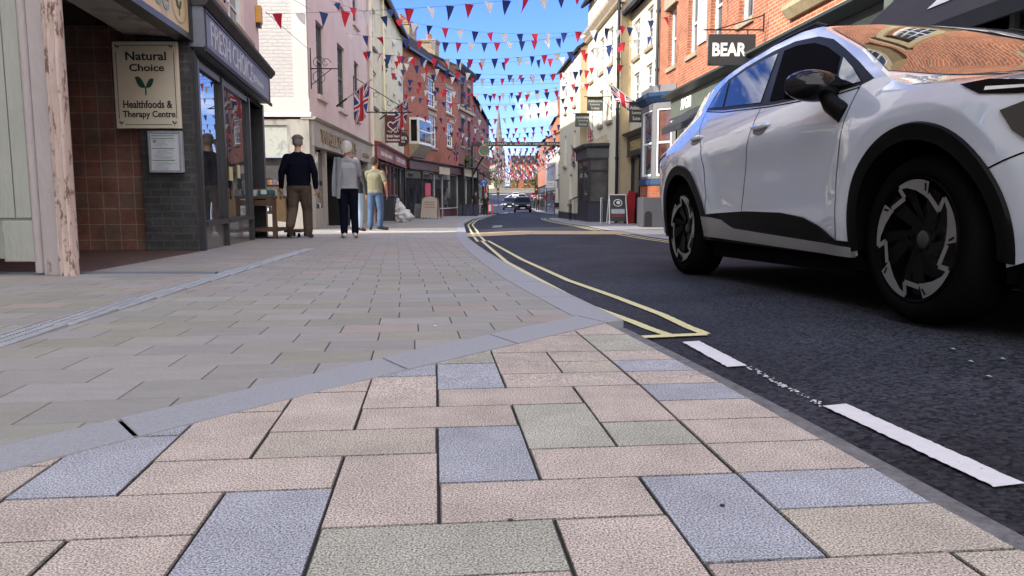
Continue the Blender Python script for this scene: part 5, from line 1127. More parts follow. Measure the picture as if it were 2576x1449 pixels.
upper = [(x, rail(x)) for x in [3.62, 3.58, 3.45, 3.3, 3.1, 2.9, 2.75, 2.6, 2.47, 2.35, 2.2, 2.07, 1.9, 1.75, 1.61, 1.5, 1.35, 1.2, 1.0, .8, .6, .4, .2, 0, -.2, -.4, -.55, -.65, -.75, -.83, -.89]]
def zbot(x):
    for c in (0, 2.68):
        if abs(x - c) < .4301: return .37 + math.sqrt(max(0, .43 ** 2 - (x - c) ** 2))
    return .42 - (x + .88) * .28 if x < -.45 else (.30 if x < 2 else .28 + max(0, x - 3.1) * .3)
xs = sorted({round(x, 4) for x, _ in upper} | {round(.04 * i, 4) for i in range(-22, 91)} | {round(c + .43 * math.cos(R_(a)), 4) for c in (0, 2.68) for a in range(0, 181, 7)} | {-.4305, .4305, 2.2495, 3.1105}); rows = []
xs = [x for x in xs if -.89 <= x <= 3.62]; xs = [x for i, x in enumerate(xs) if i == 0 or x - xs[i - 1] > .0004]
for sg in (1, -1):
    g_ = []
    for x in xs:
        zb_, zr_ = zbot(x), rail(x); g_.append([V((x, sg * CW(x, zb_ + (zr_ - zb_) * t / 30), zb_ + (zr_ - zb_) * t / 30)) for t in range(31)])
    body.grid(g_)
for x in xs:
    zr = rail(x); w_ = CW(x, zr); rows.append([V((x, w_ * k / 10, top(x, w_ * k / 10))) for k in range(-10, 11)])
body.grid(rows)
for x, zlo in ((-.89, .42), (3.62, .40)):   # tail and nose faces
    zr = rail(x); n_ = 8; rows = []
    for j in range(n_ + 1):
        z = zlo + (zr - zlo) * j / n_; w_ = CW(x, z); bul = .06 * math.sin(math.pi * j / n_)
        rows.append([V((x + (1 if x > 0 else -1) * bul * (1 - abs(k / 8) ** 3), w_ * k / 8, z)) for k in range(-8, 9)])
    body.grid(rows)
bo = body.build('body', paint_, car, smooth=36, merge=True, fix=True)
def part(name, f, mat, smooth=False, parent=None, **k):
    mb = MB(); f(mb); return mb.build(name, mat, parent or car, smooth=smooth, off=V((0, 0, 0)), **k)
# dark floor and wheel wells
def under(mb):
    mb.bx(-.8, 3.45, -.55, .55, .18, .42); mb.bx(.50, 2.20, -.85, .85, .19, .30); mb.bx(-.85, 3.5, -.45, .45, .42, .9)
part('underbody', under, matb)
for sg in (1, -1):
    for cx in (0, 2.68):
        def well(mb, sg=sg, cx=cx):
            ring = arc(cx, .37, .435, -20, 200, 26); mb.grid([[V((x, sg * .50, z)) for x, z in ring], [V((x, sg * (CW(x, z) - .01), z)) for x, z in ring]]); mb.face([V((x, sg * .50, z)) for x, z in ring])
        part('wheel_well', well, matb)
        def clad(mb, sg=sg, cx=cx):
            O, I = arc(cx, .37, .478, -9, 189, 44), arc(cx, .37, .405, -9, 189, 44); rows = [[], [], [], [], []]
            for (a, b), (c, d) in zip(O, I):
                m_ = ((a + c) / 2, (b + d) / 2)
                rows[0].append(V((a, sg * (CW(a, b) - .004), b))); rows[1].append(V((a + (c - a) * .12, sg * (CW(a, b) + .014), b + (d - b) * .12))); rows[2].append(V((m_[0], sg * (CW(*m_) + .020), m_[1])))
                rows[3].append(V((c, sg * (CW(*m_) + .012), d))); rows[4].append(V((c, sg * (CW(*m_) - .12), d)))
            mb.grid(rows)
        part('wheel_arch_trim', clad, gloss, smooth=50)
for sg in (1, -1):
    part('sill_cladding', lambda mb: side_patch(mb, [(.44, .30), (.44, .475), (.7, .485), (1.1, .495), (1.54, .485), (1.78, .46), (1.92, .42), (2.09, .35), (2.22, .345), (2.22, .27)], .012, sg, .06, .02), gloss, smooth=40)
    part('silver_sill', lambda mb: side_patch(mb, [(.43, .462), (.60, .455), (.74, .44), (.83, .41), (.92, .385), (2.23, .318), (2.23, .272), (.46, .325)], .026, sg, .06, .03), dsil, smooth=40)
    part('sill_underside', lambda mb: side_patch(mb, [(.42, .33), (2.25, .275), (2.30, .21), (.52, .20)], -.01, sg, .08), matb)
    dlo = [(.15, 1.235), (.58, 1.18), (1.31, 1.11), (2.04, 1.068), (2.24, 1.07), (2.33, 1.085), (2.12, 1.20), (1.9, 1.31), (1.72, 1.395), (1.52, 1.455), (1.22, 1.495), (.95, 1.495), (.59, 1.465), (.36, 1.42), (.20, 1.345)]
    part('window_trim', lambda mb: side_patch(mb, dlo, .004, sg, .07, .006), gloss, smooth=40)
    part('quarter_window', lambda mb: side_patch(mb, [(.20, 1.245), (.54, 1.205), (.40, 1.40), (.27, 1.345)], .008, sg, .05), tint, smooth=40)
    part('rear_side_window', lambda mb: side_patch(mb, [(.58, 1.20), (1.17, 1.145), (1.13, 1.25), (1.05, 1.46), (.85, 1.455), (.62, 1.435), (.44, 1.405)], .008, sg, .06), tint, smooth=40)
    part('front_side_window', lambda mb: side_patch(mb, [(1.30, 1.13), (2.00, 1.09), (1.96, 1.17), (1.90, 1.27), (1.70, 1.36), (1.52, 1.42), (1.30, 1.455), (1.13, 1.46), (1.18, 1.36)], .008, sg, .06), M('open_window_dark', (.003, .003, .0035), .9, spec=.05), smooth=40)
    part('front_quarter_window', lambda mb: side_patch(mb, [(2.05, 1.09), (2.24, 1.085), (2.10, 1.175), (1.95, 1.255), (1.99, 1.17)], .008, sg, .05), tint, smooth=40)
    def seams(mb):
        for pts in ([(2.24, 1.07), (2.20, .95), (2.16, .83), (2.13, .61), (2.10, .40), (2.09, .35)], [(1.20, 1.11), (1.16, .95), (1.10, .75), (1.05, .55), (1.04, .49)], [(.16, 1.23), (.24, 1.10), (.40, .95), (.50, .80), (.53, .60), (.47, .48)], [(3.02, .62), (3.2, .68), (3.36, .72)], [(.16, 1.225), (.58, 1.165), (1.31, 1.098), (2.04, 1.055), (2.24, 1.058)]):
            ribbon(mb, pts, .0065, .0015, sg)
    part('panel_gap', seams, matb)
    for hx, hz in ((1.29, .985), (.27, 1.02)):
        def hd(mb):
            rows = []
            for i in range(15):
                t = i / 14; x = hx - .115 + .23 * t; b = math.sin(math.pi * t) ** .4; rows.append([V((x, sg * (CW(x, hz) + .010 * b + .022 * b * math.cos(a)), hz + .002 + .020 * b * math.sin(a))) for a in [k * math.pi / 4 for k in range(8)]])
            mb.grid(rows, 0, True)
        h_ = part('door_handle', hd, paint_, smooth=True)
        def cup(mb):
            pts = arc(hx, hz - .012, 1, 0, 360, 20)[:-1]; pts = [(hx + (x - hx) * .085, hz - .012 + (z - hz + .012) * .036) for x, z in pts]; side_patch(mb, pts, .003, sg, .03)
        part('handle_recess', cup, M('handle_shadow', (.12, .13, .15), .4), parent=h_)
    # door mirror
    def mir(mb):
        rows = []
        for i in range(17):
            t = i / 16; yy = .87 + .245 * t; s_ = max(.02, math.sin(math.pi * min(1, max(0, t * .92 + .06))) ** .35)
            rows.append([V((1.985 + .092 * s_ * math.cos(a) + .03 * (1 - t), sg * yy, 1.095 + .01 * t + .080 * s_ * math.sin(a) * (1 if math.sin(a) > 0 else .95))) for a in [k * 2 * math.pi / 20 for k in range(20)]])
        mb.grid(rows, 0, True); mb.face(rows[0]); mb.face(rows[-1][::-1])
    m_ = part('door_mirror', mir, mir_black, smooth=60)
    part('mirror_stalk', lambda mb: mb.tube([V((2.03, sg * .93, 1.05)), V((2.09, sg * .94, 1.0)), V((2.16, sg * (CW(2.17, .96) - .01), .945))], lambda t: .040 + .008 * t, 12), gloss, smooth=True, parent=m_)
    part('mirror_glass', lambda mb: mb.face([V((1.893, sg * (.93 + .15 * (x + 1) / 2), 1.10 + .05 * z)) for x, z in ((-1, -1), (1, -1), (1, 1), (-1, 1))]), tint, parent=m_)
    # lamps
    hl = part('headlight', lambda mb: side_patch(mb, [(3.12, .835), (3.2, .855), (3.45, .84), (3.58, .78), (3.58, .66), (3.38, .67), (3.25, .70), (3.17, .76)], .008, sg, .05, .01), GLASS('headlight_glass', (.02, .02, .022), .05, 1.5, var=.3), smooth=40)
    part('lamp_unit', lambda mb: side_patch(mb, [(3.24, .79), (3.28, .82), (3.5, .79), (3.5, .72), (3.3, .74)], .011, sg, .05), M('lamp_grey', (.35, .36, .38), .3, metal=.5), parent=hl)
    part('bonnet_vent', lambda mb: side_patch(mb, [(2.93, .955), (3.05, .955), (3.3, .91), (3.3, .875), (3.17, .885), (3.03, .905)], .006, sg, .04), gloss)
    part('running_light', lambda mb: side_patch(mb, [(3.05, .928), (3.3, .90), (3.3, .893), (3.05, .915)], .010, sg, .04), MATS['white_paint'])
    part('tail_lamp', lambda mb: side_patch(mb, [(-.87, .98), (-.60, 1.0), (-.46, .97), (-.60, .94), (-.87, .88)], .008, sg, .04), M('tail_red', (.25, .01, .012), .2, coat=.8))
    part('roof_bar', lambda mb: mb.tube([V((x, sg * (CW(x, rail(x)) - .035), rail(x) + z_)) for x, z_ in ((.0, .0), (.1, .012), (.5, .016), (1.0, .022), (1.35, .03), (1.48, .0))], .014, 10), gloss, smooth=True)
sw = lambda x: CW(x, rail(x)) - .028
wsx = [1.56, 1.7, 1.85, 2.0, 2.15, 2.28, 2.38]
wpoly = [(x, sw(x)) for x in wsx] + [(2.50, .55), (2.54, .3), (2.555, 0), (2.54, -.3), (2.50, -.55)] + [(x, -sw(x)) for x in wsx[::-1]] + [(1.50, -.35), (1.485, 0), (1.50, .35)]
part('windscreen', lambda mb: top_patch(mb, wpoly, .004), screen, smooth=60)
hpoly = [(-.62, .50), (-.62, -.50), (-.84, -.62), (-.84, .62)]; part('rear_window', lambda mb: top_patch(mb, hpoly, .006), tint, smooth=60)
def bgap(mb):
    for sg in (1, -1):
        q = [(2.44, .80), (2.52, .79), (2.64, .80), (2.8, .80), (2.95, .79), (3.2, .75), (3.4, .68)]; rows = []
        for i, (x, y) in enumerate(q): rows.append([V((x, sg * (y + k * .004), top(x, y + k * .004) + .003)) for k in (-1, 1)])
        mb.grid(rows)
part('bonnet_gap', bgap, matb)
part('front_grille', lambda mb: mb.bx(3.66, 3.70, -.55, .55, .45, .72), gloss, bevel=.01)
part('lower_bumper', lambda mb: (mb.bx(3.1, 3.6, -.78, .78, .2, .30)), matb)
part('number_plate', lambda mb: mb.bx(3.70, 3.71, -.26, .26, .42, .53), MATS['white_paint'])
# wheels
def wheel(cx, sg, spin=0, parent=None, detail=True):
    parent = parent or car; yo = sg * .905; ax = (0, sg, 0)
    w_ = bpy.data.objects.new('wheel', None)
    t = MB(); t.lathe([(.255, -.235), (.30, -.235), (.330, -.225), (.346, -.20), (.352, -.17), (.352, -.07), (.346, -.035), (.332, -.012), (.305, -.002), (.275, -.004), (.262, -.012), (.258, -.03)], (cx, yo, .37), ax, 64)
    T = t.build('wheel', rubber, parent, smooth=50, off=V((0, 0, 0)))
    for k in range(3): pass
    rm = MB(); rm.lathe([(.262, -.012), (.256, -.006), (.248, -.012), (.240, -.05), (.215, -.11), (.0, -.11)], (cx, yo, .37), ax, 64); rim = rm.build('rim', M('rim_black', (.003, .003, .0035), .5, var=.1, spec=.02), T, smooth=40, off=V((0, 0, 0)))
    def pol(deg, r, o_): a = R_(deg + spin); return V((cx - math.cos(a) * r, yo + sg * o_, .37 + math.sin(a) * r))
    # angle convention: seen from the car's left/right flank, counter-clockwise
    def P_(deg, r, o_): a = R_(deg + spin); return V((cx + (math.cos(a)) * r * (1 if sg < 0 else -1), yo + sg * o_, .37 + math.sin(a) * r))
    b = .247
    for k in range(5):
        s0 = 147.6 - 72 * k; sp = MB()
        # dark twisted spoke
        A = [(-14, .86), (2, .9), (44, .30), (26, .22)]
        sp.face([P_(s0 + d, r * b, -.012 - .03 * (1 - r)) for d, r in ((0, .95), (-22, .92), (-50, .35), (-20, .22))]); sp.face([P_(s0 + d, r * b, -.02 - .03 * (1 - r)) for d, r in ((40, .95), (26, .95), (-20, .22), (10, .22))])
        sp.build('spoke', gloss, rim, off=V((0, 0, 0)))
        f = MB(); outer = [P_(s0 + 41 * i / 10, b * 1.0, -.004) for i in range(11)]; inner = [(41, .94), (30, .90), (15, .82), (-2, .755), (-7.6, .735)]
        pts = [P_(s0 - 4, b * 1.0, -.004)] + outer + [P_(s0 + d, b * r, -.006) for d, r in inner]
        f.face(pts)
        for a_, b_ in (((41, .96), (36, .745)), ((36, .745), (64.4, .80))):
            p, q = P_(s0 + a_[0], b * a_[1], -.0045), P_(s0 + b_[0], b * b_[1], -.0045); d = (q - p).normalized(); n_ = d.cross(V((0, 1, 0))) * .0105; f.face([p - n_, q - n_, q + n_, p + n_])
        f.build('machined_face', silv, rim, off=V((0, 0, 0))); sl = MB(); sl.face([P_(s0 + d, b * r, -.0025) for d, r in ((-1, .96), (1.5, .96), (-1.5, .84), (-4, .84))]); sl.build('slot', gloss, rim, off=V((0, 0, 0)))
    h = MB(); h.lathe([(.040, -.07), (.038, -.045), (.03, -.04), (.0, -.039)], (cx, yo, .37), ax, 24); h.build('hub_cap', M('hub_grey', (.02, .02, .022), .4), rim, smooth=40, off=V((0, 0, 0)))
    dsc = MB(); dsc.lathe([(.16, -.105), (.155, -.10), (.08, -.10), (.07, -.09), (0, -.09)], (cx, yo, .37), ax, 32); dsc.build('brake_disc', M('brake_steel', (.02, .02, .022), .5, metal=.3), rim, smooth=40, off=V((0, 0, 0)))
    return T
for cx, sp in ((0, -14), (2.68, 0)):
    for sg in (1, -1): wheel(cx, sg, sp)
part('driver_seat', lambda mb: mb.bx(1.0, 1.15, .15, .5, .7, 1.1), matb)
# ---------------------------------------------------------------- plain cars for the distance
def far_car(name, x, Y, col, label, H=1.6, Wd=1.85, Ln=4.4, face=-1, rz=0, extra=None):
    rt = root(name, (x, Y, zroad(x, Y)), label, 'car', 'cars queuing down the street', rz=rz); OFF[rt.name] = V((0, 0, 0))
    c = M('paint_' + label.split()[0] + '_' + label.split()[1], col, .35, coat=.08 if col[0] < .1 else .3, var=.02, spec=.12); S = H / 1.6
    b = MB(); st = [(-.5, .45, .55), (-.47, .34, .95), (-.42, .30, 1.05), (-.36, .3, 1.5), (-.2, .3, 1.6), (.05, .3, 1.58), (.12, .3, 1.5), (.24, .3, 1.03), (.38, .3, .95), (.46, .32, .82), (.5, .4, .6)]
    def sec(t, z0, z1):
        y = t * Ln * face; tp = 1 - max(0, abs(t) - .4) * 1.8; w_ = Wd / 2 * tp; zt = z1 * S; zb = min(zt, 1.0 * S); rf = w_ * (.74 if z1 > 1.3 else .96)
        return [V((-w_ * .94, y, z0)), V((-w_, y, z0 + .3 * (zb - z0))), V((-w_ * .98, y, zb * .99)), V((-rf, y, zt * .985)), V((-rf * .5, y, zt)), V((rf * .5, y, zt)), V((rf, y, zt * .985)), V((w_ * .98, y, zb * .99)), V((w_, y, z0 + .3 * (zb - z0))), V((w_ * .94, y, z0))]
    rows = [sec(*s_) for s_ in st]; b.grid(rows); b.face(rows[0]); b.face(rows[-1][::-1]); b.face([r_[0] for r_ in rows] + [r_[-1] for r_ in rows[::-1]]); b.build('body', c, rt, smooth=40, fix=True, merge=True)
    f = face
    def quad(nm, pts, mat): m_ = MB(); m_.face([V(p) for p in pts]); m_.build(nm, mat, rt, off=V((0, 0, 0)))
    y0, y1 = f * .125 * Ln, f * .235 * Ln; z0, z1 = 1.07 * S, 1.47 * S; w_ = Wd / 2
    quad('windscreen', [(-w_ * .85, y1 + f * .03, z0), (w_ * .85, y1 + f * .03, z0), (w_ * .68, y0 + f * .03, z1), (-w_ * .68, y0 + f * .03, z1)], farglass)
    quad('rear_window', [(-w_ * .8, -f * .405 * Ln, z0), (w_ * .8, -f * .405 * Ln, z0), (w_ * .66, -f * .372 * Ln, z1), (-w_ * .66, -f * .372 * Ln, z1)], farglass)
    for sg in (-1, 1): quad('side_window', [(sg * w_ * .985, f * .2 * Ln, z0), (sg * w_ * .985, -f * .38 * Ln, z0), (sg * w_ * .78, -f * .33 * Ln, z1), (sg * w_ * .78, f * .11 * Ln, z1)], farglass)
    for sg in (-1, 1):
        m_ = MB(); m_.bx(sg * w_ * .62 - .2, sg * w_ * .62 + .2, f * .47 * Ln - .03, f * .487 * Ln + .0, .68 * S, .80 * S); m_.build('headlight', M('lamp_glow_white', (.8, .8, .82), .2), rt, off=V((0, 0, 0)), bevel=.02)
        m_ = MB(); m_.ball((sg * (w_ + .09), f * .2 * Ln, 1.08 * S), .1, 1.1, .7, .8, n=6); m_.build('door_mirror', c, rt, smooth=True, off=V((0, 0, 0)))
        for t in (-.31, .31):
            m_ = MB(); m_.lathe([(.0, .0), (.2, .0), (.31, -.01), (.33, -.05), (.33, -.2), (.2, -.22), (0, -.22)], (sg * w_ * .97, t * Ln * f, .33), (sg, 0, 0), 20); W__ = m_.build('wheel', rubber, rt, smooth=40, off=V((0, 0, 0)))
            m_ = MB(); m_.lathe([(.0, .008), (.19, .008), (.2, 0)], (sg * w_ * .97, t * Ln * f, .33), (sg, 0, 0), 16); m_.build('rim', silv, W__, off=V((0, 0, 0)))
    m_ = MB(); m_.bx(-.5, .5, f * .5 * Ln - .02, f * .505 * Ln + .02, .50 * S, .72 * S); m_.build('grille', matb, rt, off=V((0, 0, 0)))
    m_ = MB(); m_.bx(-.26, .26, f * .505 * Ln - .03, f * .512 * Ln + .03, .42 * S, .53 * S); m_.build('number_plate', MATS['white_paint'], rt, off=V((0, 0, 0)))
    return rt
far_car('car', 1.18, 86, (.006, .0065, .007), 'black blocky four wheel drive car leading the queue towards us', H=1.78, Wd=2.0)
far_car('car', -.35, 106, (.018, .023, .034), 'dark blue car directly behind the black leading one, nearer the left kerb', H=1.75)
far_car('car', .2, 150, (.7, .72, .75), 'silver white low car third in the distant queue', H=1.45)
far_car('car', 2.2, 165, (.38, .36, .30), 'beige tall car behind the low silver one', H=1.9)
far_car('car', 5.6, 190, (.25, .02, .03), 'dark red car highest up the far hill', H=1.7)
far_car('car', 1.0, 196, (.5, .52, .53), 'pale grey car at the back of the queue beside the red one', H=1.5)
# ================================================================ people
skin = M('skin', (.42, .24, .17), .6, var=.08); skin2 = M('skin_tan', (.40, .21, .14), .6, var=.08)
def voxel(caps, vs, mats, name, parent, iters=3, hem=0):
    """one continuous skin over tapered limbs; every face takes the material of the limb it covers"""
    mb = MB()
    for (p0, r0, p1, r1, mi, *sc_) in caps:
        p0, p1 = V(p0), V(p1); s_ = sc_[0] if sc_ else (1, 1); d = (p1 - p0); L_ = d.length; d = d.normalized() if L_ > 1e-6 else V((0, 0, 1))
        u = V((1, 0, 0)); u = (u - d * u.dot(d)); u = u.normalized() if u.length > .1 else d.orthogonal().normalized(); w_ = d.cross(u); rows = []
        for i in range(5): a = -math.pi / 2 + math.pi / 2 * i / 4; rows.append((p0 + d * math.sin(a) * r0 * min(s_), r0 * math.cos(a) + 1e-4))
        for i in range(5): a = math.pi / 2 * i / 4; rows.append((p1 + d * math.sin(a) * r1 * min(s_), r1 * math.cos(a) + 1e-4))
        mb.grid([[c + (u * math.cos(2 * math.pi * k / 14) * s_[0] + w_ * math.sin(2 * math.pi * k / 14) * s_[1]) * r for k in range(14)] for c, r in rows], 0, True)
    tmp = mb.build('tmp', [], None, fix=True); md = tmp.modifiers.new('r', 'REMESH'); md.mode = 'VOXEL'; md.voxel_size = vs; md.use_smooth_shade = True
    sm = tmp.modifiers.new('s', 'SMOOTH'); sm.iterations = iters; sm.factor = .5
    dg = bpy.context.evaluated_depsgraph_get(); me = bpy.data.meshes.new_from_object(tmp.evaluated_get(dg)); bpy.data.objects.remove(tmp)
    me.materials.clear()
    for m_ in mats: me.materials.append(m_)
    C = [(V(c[0]), c[1], V(c[2]), c[3], c[4]) for c in caps]; mi = []
    for p_ in me.polygons:
        best = 1e9; b = 0
        for p0, r0, p1, r1, k in C:
            ab = p1 - p0; t = max(0, min(1, (p_.center - p0).dot(ab) / max(1e-9, ab.length_squared))); d = (p_.center - p0 - ab * t).length - (r0 + (r1 - r0) * t)
            if d < best: best = d; b = k
        if hem and b in (1, 2) and p_.center.z > hem and abs(p_.center.x) < .24: b = 1
        elif hem and b == 1 and p_.center.z < hem and abs(p_.center.x) < .17: b = 2
        mi.append(b)
    me.polygons.foreach_set('material_index', mi); me.polygons.foreach_set('use_smooth', [True] * len(mi)); me.name = name
    o = bpy.data.objects.new(name, me); COL.objects.link(o); o.parent = parent; return o
def hand(wr, d, side, mi, r=.009):
    """palm, four unequal bent fingers and a thumb"""
    wr, d = V(wr), V(d).normalized(); sd = V(side).normalized(); fw = d.cross(sd); c = []
    pm = wr + d * .055; c.append((wr, .022, pm, .030, mi)); 
    for k, L_ in enumerate((.068, .078, .074, .058)):
        b = wr + d * .085 + fw * (.026 - .0175 * k); m_ = b + d * L_ * .55 + sd * .008; e = m_ + d * L_ * .4 + sd * .024; c += [(pm + fw * (.018 - .012 * k), .014, b, r + .002, mi), (b, r + .001, m_, r, mi), (m_, r, e, r - .001, mi)]
    t0 = wr + d * .02 + fw * .022; t1 = t0 + d * .03 + fw * .026; t2 = t1 + d * .034 + sd * .012; c += [(t0, .014, t1, .011, mi), (t1, .011, t2, .009, mi)]
    return c
def figure(name, loc, rz, H, label, J, mats, build=1.0, vs=.0105, hands=True, group=None):
    """J: joint positions for a 1.75 m figure facing +Y, scaled to height H. material slots 0 skin 1 top 2 trousers 3 shoes 4 hair"""
    rt = root(name, loc, label, 'person', group, rz=rz); OFF[rt.name] = V((0, 0, 0)); k = H / 1.75; g = lambda n_: V(J[n_]) * k; b = build * k
    caps = [(g('pel') + V((-.05, 0, 0)) * k, .135 * b, g('pel') + V((.05, 0, 0)) * k, .135 * b, 2, (1, .9)), (g('pel') + V((0, 0, .04)) * k, .165 * b, g('che') - V((0, 0, .05)) * k, .168 * b, 1, (1.05, .76)),
            (g('che') + V((-.06, 0, .0)) * k, .135 * b, g('che') + V((.06, 0, .0)) * k, .135 * b, 1, (1, .82)), (g('che') + V((0, 0, .15)) * k, .065 * b, g('shL') + V((.03, 0, -.01)) * k, .062 * b, 1), (g('che') + V((0, 0, .15)) * k, .065 * b, g('shR') + V((-.03, 0, -.01)) * k, .062 * b, 1),
            (g('nek') - V((0, 0, .07)) * k, .062 * b, g('nek') + V((0, 0, .05)) * k, .052 * k, 0)]
    sl = J.get('sleeve', 'long')
    for s_ in ('L', 'R'):
        sh, el, wr = g('sh' + s_), g('el' + s_), g('wr' + s_)
        if sl == 'long': caps += [(sh, .068 * b, el, .050 * b, 1), (el, .050 * b, wr, .036 * b, 1)]
        else: mid = sh.lerp(el, .72); caps += [(sh, .066 * b, mid, .060 * b, 1), (mid, .046 * b, el, .040 * b, 0), (el, .041 * b, wr, .026 * b, 0)]
        if hands: d = (wr - el).normalized(); caps += [((c[0] - wr) * k + wr, c[1] * k, (c[2] - wr) * k + wr, c[3] * k, c[4]) for c in hand(wr, d, J.get('palm' + s_, (1 if s_ == 'L' else -1, 0, 0)), 0)]
        hp, kn, an, to = g('hp' + s_), g('kn' + s_), g('an' + s_), g('to' + s_)
        caps += [(hp, .102 * b, kn, .074 * b, 2), (kn, .074 * b, an + V((0, 0, .03)) * k, .066 * b, 2), (an, .040 * k, an - V((0, 0, .02)) * k, .042 * k, 3), (an + (an - to).normalized() * .035 * k - V((0, 0, .035)) * k, .042 * k, to, .040 * k, 3)]
    hd = g('hed'); f = V(J.get('look', (0, 1, 0))).normalized(); rt_ = f.cross(V((0, 0, 1)))
    caps += [(hd + V((0, 0, .045)) * k - f * .012 * k, .090 * k, hd - V((0, 0, .045)) * k + f * .015 * k, .060 * k, 0), (hd + f * .095 * k - V((0, 0, .005)) * k, .010 * k, hd + f * .104 * k - V((0, 0, .03)) * k, .015 * k, 0), (hd + f * .075 * k - V((0, 0, .088)) * k, .022 * k, hd + f * .06 * k - V((0, 0, .08)) * k, .03 * k, 0)]
    for e in (-1, 1): caps += [(hd + rt_ * e * .078 * k + V((0, 0, .012)) * k, .014 * k, hd + rt_ * e * .080 * k - V((0, 0, .025)) * k, .011 * k, 0)]
    voxel(caps, vs, mats, 'body', rt, hem=.90 * k)
    eye = MB()
    for e in (-1, 1): eye.ball(hd + f * .078 * k + rt_ * e * .030 * k + V((0, 0, .012)) * k, .010 * k, n=6)
    eye.build('eyes', M('eye_dark', (.03, .025, .02), .3), rt, off=V((0, 0, 0)))
    mo = MB(); mo.ball(hd + f * .086 * k - V((0, 0, .048)) * k, .016 * k, 1.3, .5, .3, n=6); mo.build('mouth', M('lip', (.30, .12, .10), .5), rt, off=V((0, 0, 0)))
    return rt, hd, f, k
def cap_(hd, f, k, mat, rt, name='hair', lo=-.02, r=.098, stretch=1.0, back=0, n_=14, rough=0, flare=0):
    mb = MB(); rows = []; s_ = f.cross(V((0, 0, 1)))
    for i in range(n_ + 1):
        th = i / n_ * math.pi * .62; row = []
        for j in range(24):
            ph = j / 24 * 2 * math.pi; d = f * math.cos(ph) * math.sin(th) + s_ * math.sin(ph) * math.sin(th) + V((0, 0, math.cos(th))); c = math.cos(ph)
            low = -.0 if c > .35 else back * max(0, (-c + .5)) * max(0, (th - 1.0)); rr = r * k * (1 + rough * mnoise.noise(d * 6))
            rr *= 1 + flare * max(0, th - .9) * (1 if c < .4 else 0); p = hd + V((0, 0, .045)) * k - f * .015 * k + V((d.x * rr * .92, d.y * rr, d.z * rr * stretch)) - V((0, 0, low)) * k
            if c > .3 and th > 1.1: p += V((0, 0, (th - 1.1) * .05 * k)) - f * .02 * k
            row.append(p)
        rows.append(row)
    mb.grid(rows, 0, True); mb.face(rows[-1]); return mb.build(name, mat, rt, smooth=True, off=V((0, 0, 0)), merge=True)
STD = dict(pel=(0, 0, .93), che=(0, .0, 1.27), nek=(0, .0, 1.47), hed=(0, .02, 1.62), shL=(-.178, 0, 1.365), shR=(.178, 0, 1.365), elL=(-.25, -.02, 1.13), elR=(.25, -.02, 1.13), wrL=(-.26, .05, .89), wrR=(.26, .05, .89),
           hpL=(-.09, 0, .88), hpR=(.09, 0, .88), knL=(-.10, .02, .48), knR=(.10, .02, .48), anL=(-.10, -.02, .10), anR=(.10, -.02, .10), toL=(-.12, .13, .035), toR=(.12, .13, .035))
def pose(**k): d = dict(STD); d.update(k); return d
def feet(x, y): p = ground(x, y); return (p.x, p.y, p.z)
# man with the cap, walking away
navy = M('navy_knit', (.006, .007, .014), .95, spec=.0, var=.2, bump=.3, bs=120); brown = M('brown_trousers', (.09, .066, .054), .9, spec=.05, var=.2, vs=9, bump=.3, bs=25); boot = M('brown_boot', (.07, .035, .02), .6)
J = pose(anL=(-.12, -.24, .21), toL=(-.13, -.15, .08), knL=(-.12, .05, .50), anR=(.11, .14, .09), toR=(.14, .29, .035), knR=(.11, .12, .48), elL=(-.275, -.03, 1.13), wrL=(-.30, .03, .88), elR=(.275, -.06, 1.13), wrR=(.28, -.0, .88), palmL=(1, 0, 0), look=(-.1, 1, 0))
rt, hd, f, k = figure('person', (-3.72, 13.3, zp(13.3)), R_(6), 1.79, 'man in a cap, navy jumper and brown cargo trousers walking with a paper bag', J, [skin, navy, brown, boot], build=1.18)
cap_(hd, f, k, M('grey_hair', (.16, .145, .13), .9, spec=.1), rt, lo=0, r=.094, back=.03); capm = M('cap_cloth', (.085, .072, .066), .9, var=.2, bump=.3)
mb = MB(); rows = []
for i in range(10):
    th = i / 9 * 1.5; rows.append([hd + V((math.sin(th) * math.cos(a) * .102, math.sin(th) * math.sin(a) * .108, .06 + math.cos(th) * .085)) * k for a in [j * 2 * math.pi / 24 for j in range(24)]])
mb.grid(rows, 0, True); mb.build('cap', capm, rt, smooth=True, off=V((0, 0, 0))); mb = MB(); mb.face([hd + V(p) * k for p in ((-.07, .07, .075), (.07, .07, .075), (.06, .16, .055), (0, .18, .05), (-.06, .16, .055))]); mb.build('cap_peak', capm, rt, off=V((0, 0, 0)))
mb = MB(); mb.box(Fr((.16, -.07), (0, 1), (1, 0)), 0, .14, -.0, .03, .58, .76); mb.build('cargo_pocket', brown, rt, off=V((0, 0, 0)), bevel=.008)
rb = root('paper_bag', (-4.05, 13.33, zp(13.3) + .3), 'brown paper carrier bag with a long strap in the capped man\'s left hand', 'bag'); kraft = M('kraft_paper', (.36, .23, .12), .85, var=.12, vs=12, bump=.4, bs=20)
hx, hy = -4.06, 13.34; zb = zp(13.3) + .31
mb = MB(); mb.face([(hx - .12, hy - .05, zb), (hx + .11, hy - .05, zb - .02), (hx + .08, hy - .035, zb + .37), (hx - .07, hy - .035, zb + .38)]); mb.face([(hx + .11, hy + .06, zb - .02), (hx - .12, hy + .06, zb), (hx - .07, hy + .035, zb + .38), (hx + .08, hy + .035, zb + .37)])
